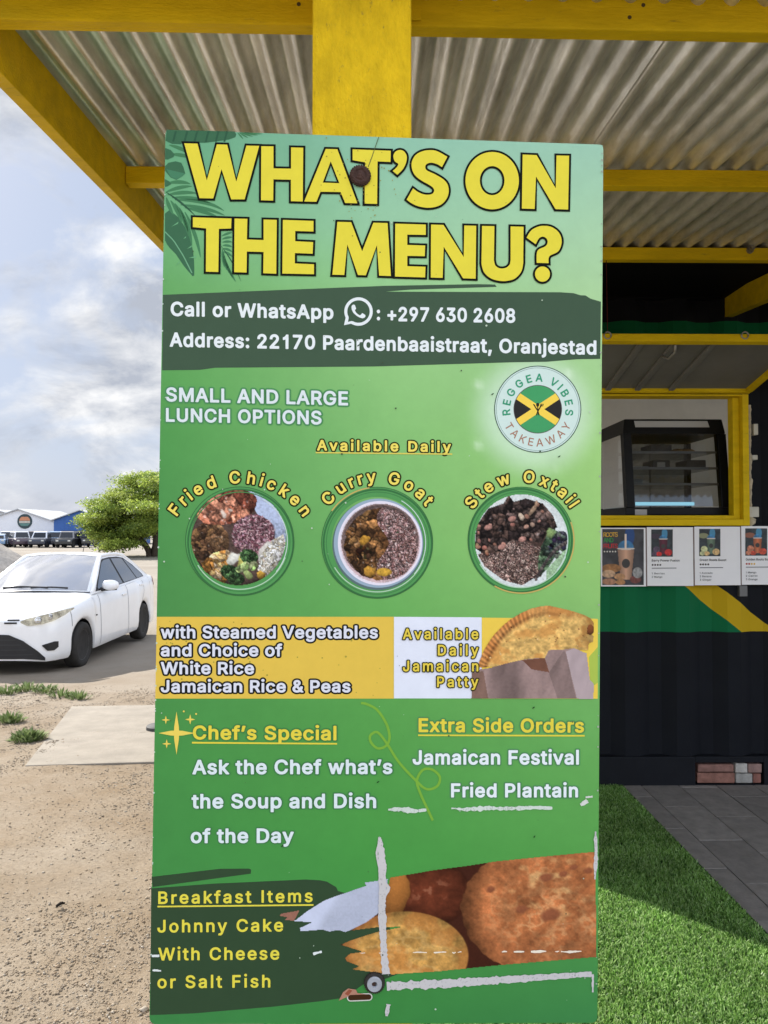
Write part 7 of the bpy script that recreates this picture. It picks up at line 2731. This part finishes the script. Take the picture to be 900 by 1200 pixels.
    # wheels
    for c in WHEEL_L:
        for s in (-1, 1):
            cc = W(c, s * .735, WHEEL_R)
            mb = MB()
            mb.lathe(cc, (s, 0, 0), [(-.095, .19), (-.095, .26), (-.08, .288), (-.05, .299), (.05, .299), (.08, .288), (.095, .262), (.092, .215), (.075, .195)], 40)
            wh = mb.build('wheel', rub, car, smooth=True, angle=50)
            mb = MB()
            mb.lathe(cc, (s, 0, 0), [(.02, .197), (.076, .197), (.070, .180), (.040, .165), (.046, .10), (.066, .075), (.070, .045), (.060, .01)], 32)
            for k in range(8):
                w = 2 * math.pi * k / 8
                q0 = np.array(cc) + np.array((s * .050, .133 * math.cos(w), .133 * math.sin(w)))
                mb.lathe(q0, (s, 0, 0), [(-.01, .020), (.002, .020), (.002, .012)], 10)
            mb.build('rim', rimm, wh, smooth=True, angle=40)


M_seam = mat('seam_grey', (0.22, 0.22, 0.23), 0.6, 0.2)
build_sedan()


# ================================================================ FAR SIDE OF THE LOT
FARZ = -0.48


def build_sand_pile():
    c = np.array((-18.4, 35.0, FARZ))
    R, H = 2.9, 1.72
    r = np.linspace(0, 1, 26)
    a = np.linspace(0, 2 * np.pi, 73)[:-1]
    A, Rr = np.meshgrid(a, r)
    x, y = Rr * np.cos(A), Rr * np.sin(A)
    n = fbm(x * 4 + 20, y * 4 + 20, 71, 4) - .5
    k = 1 + .12 * (fbm(np.cos(A) * 1.5 + 9, np.sin(A) * 1.5 + 9, 72, 2) - .5)
    z = H * (1 - np.sqrt(Rr ** 2 + .004) / 1.002) + .16 * n * (1 - Rr ** 4) - .02
    V = np.stack([c[0] + x * R * k, c[1] + y * R * k, c[2] + z], -1)
    m_, n_ = A.shape
    i = np.arange(m_ - 1)[:, None] * n_ + np.arange(n_)[None]
    j = np.arange(m_ - 1)[:, None] * n_ + (np.arange(n_)[None] + 1) % n_
    Fq = np.stack([i, j, j + n_, i + n_], -1).reshape(-1, 4)
    o = fast_mesh('sand_pile', V.reshape(-1, 3), Fq, mat('pile_grit', (0.30, 0.275, 0.245), 0.95, 0.1, var=0.25, scale=6, bump=0.6, bscale=25), origin=tuple(c), smooth=True)
    tag(o, 'conical pile of grey-brown grit on the lot behind the white sedan', 'grit pile')


build_sand_pile()


def build_buildings():
    def px_at(x, y, Y):
        return at_y(x, y, Y)
    white = mat('white_render', (0.66, 0.67, 0.70), 0.8, 0.15, var=0.05, scale=.6)
    blue = mat('blue_cladding', (0.035, 0.10, 0.30), 0.6, 0.3, var=0.10, scale=.8, streak=(4, 1, .4))
    sheet = mat('pale_roof', (0.42, 0.43, 0.44), 0.6, 0.3, var=0.08, scale=.5)
    dark = mat('dark_opening', (0.03, 0.035, 0.045), 0.5, 0.4)

    def gable(name, label, Y, xl, xr, xa, ze, za, depth, mwall, cat='building'):
        b = empty(name, ((xl + xr) / 2, Y, FARZ), label, cat)
        mb = MB()
        mb.prism([(xl, Y, FARZ), (xr, Y, FARZ), (xr, Y, ze), (xa, Y, za), (xl, Y, ze)], (0, depth, 0))
        mb.build('wall', mwall, b)
        mb = MB()
        t = .12
        for x0, x1, z0, z1 in ((xl - .35, xa, ze - .12, za), (xa, xr + .35, za, ze - .12)):
            mb.hexa([(x0, Y - .35, z0 + .01), (x1, Y - .35, z1 + .01), (x1, Y + depth + .3, z1 + .01), (x0, Y + depth + .3, z0 + .01),
                     (x0, Y - .35, z0 + t), (x1, Y - .35, z1 + t), (x1, Y + depth + .3, z1 + t), (x0, Y + depth + .3, z0 + t)])
        mb.build('roof', sheet, b)
        return b
    Y = 100.0
    a, e = px_at(22, 597, Y), px_at(63, 611, Y)
    hwid = e[0] - a[0]
    b = gable('workshop', 'white gabled building with a round logo sign under its gable', Y, a[0] - hwid, e[0], a[0], e[2], a[2], 13, white)
    # round sign: dark ring, striped sunset disc
    c = px_at(29.2, 611, Y)
    r = 0.98
    mb = MB()
    mb.lathe((c[0], Y - .005, c[2]), (0, -1, 0), [(0, r), (.06, r), (.07, r * .97)], 48)
    s = mb.build('round_sign', mat('sign_dark', (0.030, 0.055, 0.060), 0.5, 0.3), b)
    for k, (z0, z1, colr) in enumerate(((.10, .62, (0.50, 0.22, 0.12)), (-.22, .06, (0.45, 0.42, 0.36)), (-.60, -.26, (0.10, 0.20, 0.18)))):
        pts = []
        R = r * .74
        for z in np.linspace(z0, z1, 8):
            pts.append((math.sqrt(max(0, R * R - z * z)), z))
        pl = [(c[0] + x, Y - .078, c[2] + z) for x, z in pts] + [(c[0] - x, Y - .078, c[2] + z) for x, z in pts[::-1]]
        mb = MB()
        mb.prism(pl, (0, -.01, 0))
        mb.build('sign_stripe', mat('stripe_paint', colr, 0.6, 0.2), s)
    for x0, x1, y0, y1 in ((4, 16, 623.4, 641), (40, 54, 623.4, 641), (20, 36, 624.5, 641)):
        p, q = px_at(x0, y1, Y), px_at(x1, y0, Y)
        mb = MB()
        mb.box(p[0], q[0], Y - .06, Y - .002, FARZ, q[2])
        mb.build('door', dark if x0 != 20 else mat('door_grey', (0.3, 0.31, 0.33), 0.6, 0.3), b)
    Y = 94.0
    a, e, f = px_at(94.4, 598.3, Y), px_at(63.2, 609.5, Y), px_at(126, 609.5, Y)
    b = gable('warehouse', 'blue gabled warehouse standing right of the white building', Y, e[0], f[0], a[0], e[2], a[2], 18, blue)
    p, q = px_at(71, 641, Y), px_at(101, 622, Y)
    mb = MB()
    mb.box(p[0], q[0], Y - .06, Y - .002, FARZ, q[2])
    mb.build('door', dark, b)
    Y = 112.0
    a, e = px_at(2, 599.5, Y), px_at(12, 602, Y)
    gable('shed', 'pale grey roofed shed peeking out behind the white gabled building', Y, -68.0, -49.5, -56.5, 2.4, a[2] + .2, 10, sheet)


build_buildings()


def far_car(name, label, px, Y, wid, style, col, view, roofcol=None, seed=0):
    """small parked vehicle; view: 0 side-on, 1 three-quarter, 2 end-on"""
    x = at_y(px, 630, Y)[0]
    car = empty(name, (x, Y, FARZ), label, 'car' if style != 'pickup' else 'pickup truck', 'vehicles parked in front of the workshops')
    body = mat('far_paint', col, 0.35, 0.5, var=.05, coat=.4)
    rf = body if roofcol is None else mat('far_roof', roofcol, 0.4, 0.5, var=.04)
    L, Wd, H = wid, 1.8, 1.78 if style != 'sedan' else 1.5
    yaw = (0.0, -1.05, -1.42)[view] + .16 * math.sin(seed * 5)
    ca, sa = math.cos(yaw), math.sin(yaw)

    def T(p):
        return (x + p[0] * ca - p[1] * sa, Y + p[0] * sa + p[1] * ca, FARZ + p[2])

    def loft(prof, hwid, tuck=0.0):
        """side outline extruded across the width, upper edge tucked in"""
        mb = MB()
        z1 = max(q[1] for q in prof)
        z0 = min(q[1] for q in prof)
        k = lambda z: hwid - tuck * (z - z0) / (z1 - z0 + 1e-6)
        a = [T((q[0], -k(q[1]), q[1])) for q in prof]
        b_ = [T((q[0], k(q[1]), q[1])) for q in prof]
        n = len(prof)
        mb.add(a + b_, [tuple(range(n)), tuple(range(2 * n - 1, n - 1, -1))] + [(i, n + i, n + (i + 1) % n, (i + 1) % n) for i in range(n)])
        return mb
    h = L / 2
    belt = 1.02 if style != 'sedan' else .92
    lower = [(-h, .42), (-h + .05, .78), (-h + .15, belt - .04), (h - .9, belt), (h - .12, belt - .08), (h, .70), (h, .40), (h - .3, .32), (-h + .3, .32)]
    loft(lower[::-1], Wd / 2).build('body', body, car, bevel=.05)
    if style == 'pickup':
        cab = [(-.35, belt - .01), (-.28, H - .05), (-.05, H), (.62, H), (.80, H - .06), (1.25, belt - .01)]
    elif style == 'jeep':
        cab = [(-h + .1, belt - .01), (-h + .16, H - .05), (-h + .35, H), (.55, H), (.70, H - .05), (.95, belt - .01)]
    else:
        cab = [(-h + .35, belt - .01), (-h + .75, H - .06), (-h + 1.1, H), (.25, H), (.5, H - .05), (1.1, belt - .01)]
    loft(cab[::-1], Wd / 2 - .06, .16).build('cabin', rf, car, bevel=.04)
    gl = M_farglass
    cx = np.mean([q[0] for q in cab])
    win = [(cx + (q[0] - cx) * .93, belt + .06 + (q[1] - belt) * .74) for q in cab]
    loft(win[::-1], Wd / 2 - .045, .13).build('window_band', gl, car)
    wz = [(q[0], q[1]) for q in cab]
    mb = MB()
    (fx, fz), (gx, gz) = cab[-1], cab[-2]
    mb.add([T((fx - .02 + .03, -.66, fz + .10)), T((fx + .01, .66, fz + .10)), T((gx + .035, .58, gz - .06)), T((gx + .035, -.58, gz - .06))], [(0, 1, 2, 3)])
    mb.build('windscreen', gl, car)
    for sx in (-h + .75, h - .8):
        for sy in (-1, 1):
            c = T((sx, sy * (Wd / 2 - .10), .36))
            mb = MB()
            mb.lathe(c, (-sa * sy, ca * sy, 0), [(-.11, .20), (-.11, .34), (-.08, .37), (.08, .37), (.11, .33), (.11, .20), (.09, .18), (.09, .02)], 20)
            mb.build('wheel', M_fartyre, car)
    for sy in (-1, 1):
        mb = MB()
        p = [(h + .015, sy * .62 - .14, .70), (h + .015, sy * .62 + .14, .70), (h + .015, sy * .62 + .14, .84), (h + .015, sy * .62 - .14, .84)]
        mb.add([T(q) for q in p], [(0, 1, 2, 3)])
        mb.build('headlight', M_farlamp, car)
    return car


M_farglass = mat('far_glass', (0.015, 0.018, 0.024), 0.25, 0.4)
M_fartyre = mat('far_tyre', (0.02, 0.02, 0.02), 0.8, 0.2)
M_farlamp = mat('far_lamp', (0.55, 0.55, 0.50), 0.15, 0.6)
far_car('parked_car', 'light blue car at the left end of the parked row, cut by the frame', -2, 84, 4.2, 'sedan', (0.16, 0.26, 0.40), 1, (0.44, 0.52, 0.62), 1)
far_car('parked_car', 'dark navy car in the row, second from its left end', 11, 88, 4.0, 'jeep', (0.02, 0.025, 0.05), 2, (0.34, 0.38, 0.46), 2)
far_car('parked_car', 'silver topped dark maroon off-roader before the white building', 24, 83, 4.2, 'jeep', (0.045, 0.025, 0.04), 1, (0.62, 0.62, 0.64), 3)
far_car('parked_car', 'maroon off-roader parked right of the silver topped one', 39, 88, 3.8, 'jeep', (0.035, 0.018, 0.026), 2, (0.04, 0.024, 0.03), 4)
far_car('parked_truck', 'white cabbed dark pickup in the row below the building corner', 50, 83, 4.4, 'pickup', (0.014, 0.018, 0.034), 2, (0.62, 0.64, 0.68), 5)
far_car('parked_car', 'near black off-roader with a pale blue roof before the blue warehouse', 65, 85, 4.0, 'jeep', (0.012, 0.015, 0.03), 1, (0.34, 0.44, 0.58), 6)
far_car('parked_car', 'black off-roader with grey roof in front of the blue warehouse', 81, 82, 4.0, 'jeep', (0.010, 0.011, 0.013), 2, (0.20, 0.20, 0.21), 7)
far_car('parked_truck', 'black pickup at the right end of the row, beside the tree', 99, 84, 4.2, 'pickup', (0.012, 0.012, 0.014), 1, (0.018, 0.018, 0.022), 8)
far_car('parked_car', 'dark car half hidden behind the branches of the spreading tree', 128, 96, 4.4, 'sedan', (0.02, 0.025, 0.03), 0, None, 9)


def build_tree():
    base = on_ground(177, 652)
    Y = base[1]
    t = empty('shade_tree', tuple(base), 'wide spreading green shade tree with a leaning dark trunk on the dirt lot', 'tree')
    k = Y / F                                                   # metres per photo pixel at the tree

    def Q(px, py, dy=0.0):
        p = at_y(px, py, Y)
        return np.array((p[0], Y + dy, p[2]))
    rg = np.random.default_rng(12)
    mb = MB()
    limbs = [([(176, 653), (174, 646), (169, 638), (163, 630), (156, 622)], [.42, .36, .30, .24, .14], 0.4),
             ([(181, 653), (182, 644), (183, 630), (184, 612), (182, 590)], [.36, .32, .28, .22, .10], -0.3),
             ([(175, 648), (180, 636), (188, 622), (200, 606)], [.30, .26, .2, .1], 0.8),
             ([(163, 630), (150, 622), (132, 618), (114, 615)], [.2, .15, .1, .05], 1.0),
             ([(169, 638), (160, 622), (148, 600), (136, 582)], [.22, .17, .12, .05], -1.2),
             ([(183, 630), (172, 610), (160, 588), (150, 572)], [.2, .14, .1, .04], 0.6),
             ([(183, 625), (196, 600), (206, 580)], [.2, .13, .05], -.8),
             ([(184, 640), (205, 622), (228, 612)], [.2, .13, .05], .5)]
    ends = []
    for pts, r, dy in limbs:
        pth = [Q(x, y, dy * i / (len(pts) - 1)) for i, (x, y) in enumerate(pts)]
        pth[0][2] -= .1
        mb.tube(pth, [q * .66 for q in r], 9)
        ends.append(pth[-1])
    mb.build('trunk', mat('bark', (0.085, 0.065, 0.05), 0.9, 0.1, var=.3, scale=5, bump=.6, bscale=20), t, smooth=True)
    # foliage in flat layered sprays, drawn as many leaf-sized faces
    pads = [(112, 614, 16, 5.5), (128, 610, 20, 7), (146, 612, 22, 8), (120, 622, 15, 5), (136, 626, 18, 6), (152, 628, 15, 5), (160, 636, 9, 4),
            (132, 588, 15, 6), (118, 590, 10, 3.5), (142, 577, 18, 7), (156, 566, 20, 7), (172, 560, 22, 8), (186, 562, 20, 9), (150, 592, 22, 8), (166, 582, 24, 9),
            (184, 580, 22, 10), (172, 600, 26, 10), (190, 606, 24, 10), (124, 597, 9, 3), (138, 598, 16, 5), (205, 570, 20, 9), (215, 590, 24, 9), (226, 604, 20, 8), (240, 612, 16, 7), (208, 612, 22, 8),
            (160, 612, 20, 8), (180, 618, 18, 7), (120, 630, 12, 5), (138, 634, 13, 5), (158, 624, 18, 7), (142, 600, 18, 7), (130, 606, 16, 6), (162, 596, 20, 8), (198, 596, 22, 9), (150, 584, 18, 7), (106, 609, 8, 3), (146, 640, 8, 3)]
    C, Nn, T_, col = [], [], [], []
    for pi, (px, py, rx, ry) in enumerate(pads):
        c = Q(px, py, rg.normal(0, 1.6))
        n_sub = int(7 + rx * 1.0)
        for s in range(n_sub):
            d = rg.normal(0, 1, 3)
            d /= np.linalg.norm(d)
            d *= rg.random() ** .45
            sc = c + d * np.array((rx * k, 1.9, ry * k)) + np.array((0, 0, rg.normal(0, .05)))
            m = int(80 + 60 * rg.random())
            pos = sc + rg.normal(0, 1, (m, 3)) * np.array((.36, .42, .12))
            C.append(pos)
            shade = .72 + .5 * rg.random()
            base_c = np.array(((0.26, 0.34, 0.06), (0.32, 0.40, 0.07), (0.16, 0.235, 0.05), (0.38, 0.45, 0.10))[rg.integers(0, 4)]) * shade
            col.append(base_c * (.8 + .4 * rg.random((m, 1))))
    C = np.concatenate(C)
    col = np.concatenate(col)
    n = len(C)
    w = .024 + .034 * rg.random(n)
    l = w * (1.5 + .9 * rg.random(n))
    a = rg.normal(0, 1, (n, 3)) * np.array((1, 1, .55))
    a /= np.linalg.norm(a, axis=1)[:, None]
    b = np.cross(a, rg.normal(0, 1, (n, 3)) * np.array((.7, .7, 1.4)))
    b /= np.linalg.norm(b, axis=1)[:, None]
    V = np.stack([C - a * l[:, None], C + b * w[:, None], C + a * l[:, None], C - b * w[:, None]], 1).reshape(-1, 3)
    Fq = np.arange(n * 4).reshape(-1, 4)
    fast_mesh('crown', V, Fq, mat_attr('tree_leaf', 0.55, 0.25, trans=0.45), parent=t, col=np.repeat(col, 4, 0))


build_tree()


def build_litter():
    c = on_ground(71, 1063)
    mb = MB()
    mb.tube([c + np.array((-.014, -.006, .006)), c + np.array((0, .0, .014)), c + np.array((.012, .010, .010))], [.0045, .006, .003], 7)
    mb.tube([c + np.array((-.002, .0, .012)), c + np.array((.010, -.006, .022))], [.003, .002], 6)
    o = mb.build('dry_twig', mat('twig_dark', (0.02, 0.017, 0.014), 0.9, 0.1), origin=tuple(c))
    tag(o, 'small dark broken twig lying on the sandy ground left of the sign', 'twig')


build_litter()
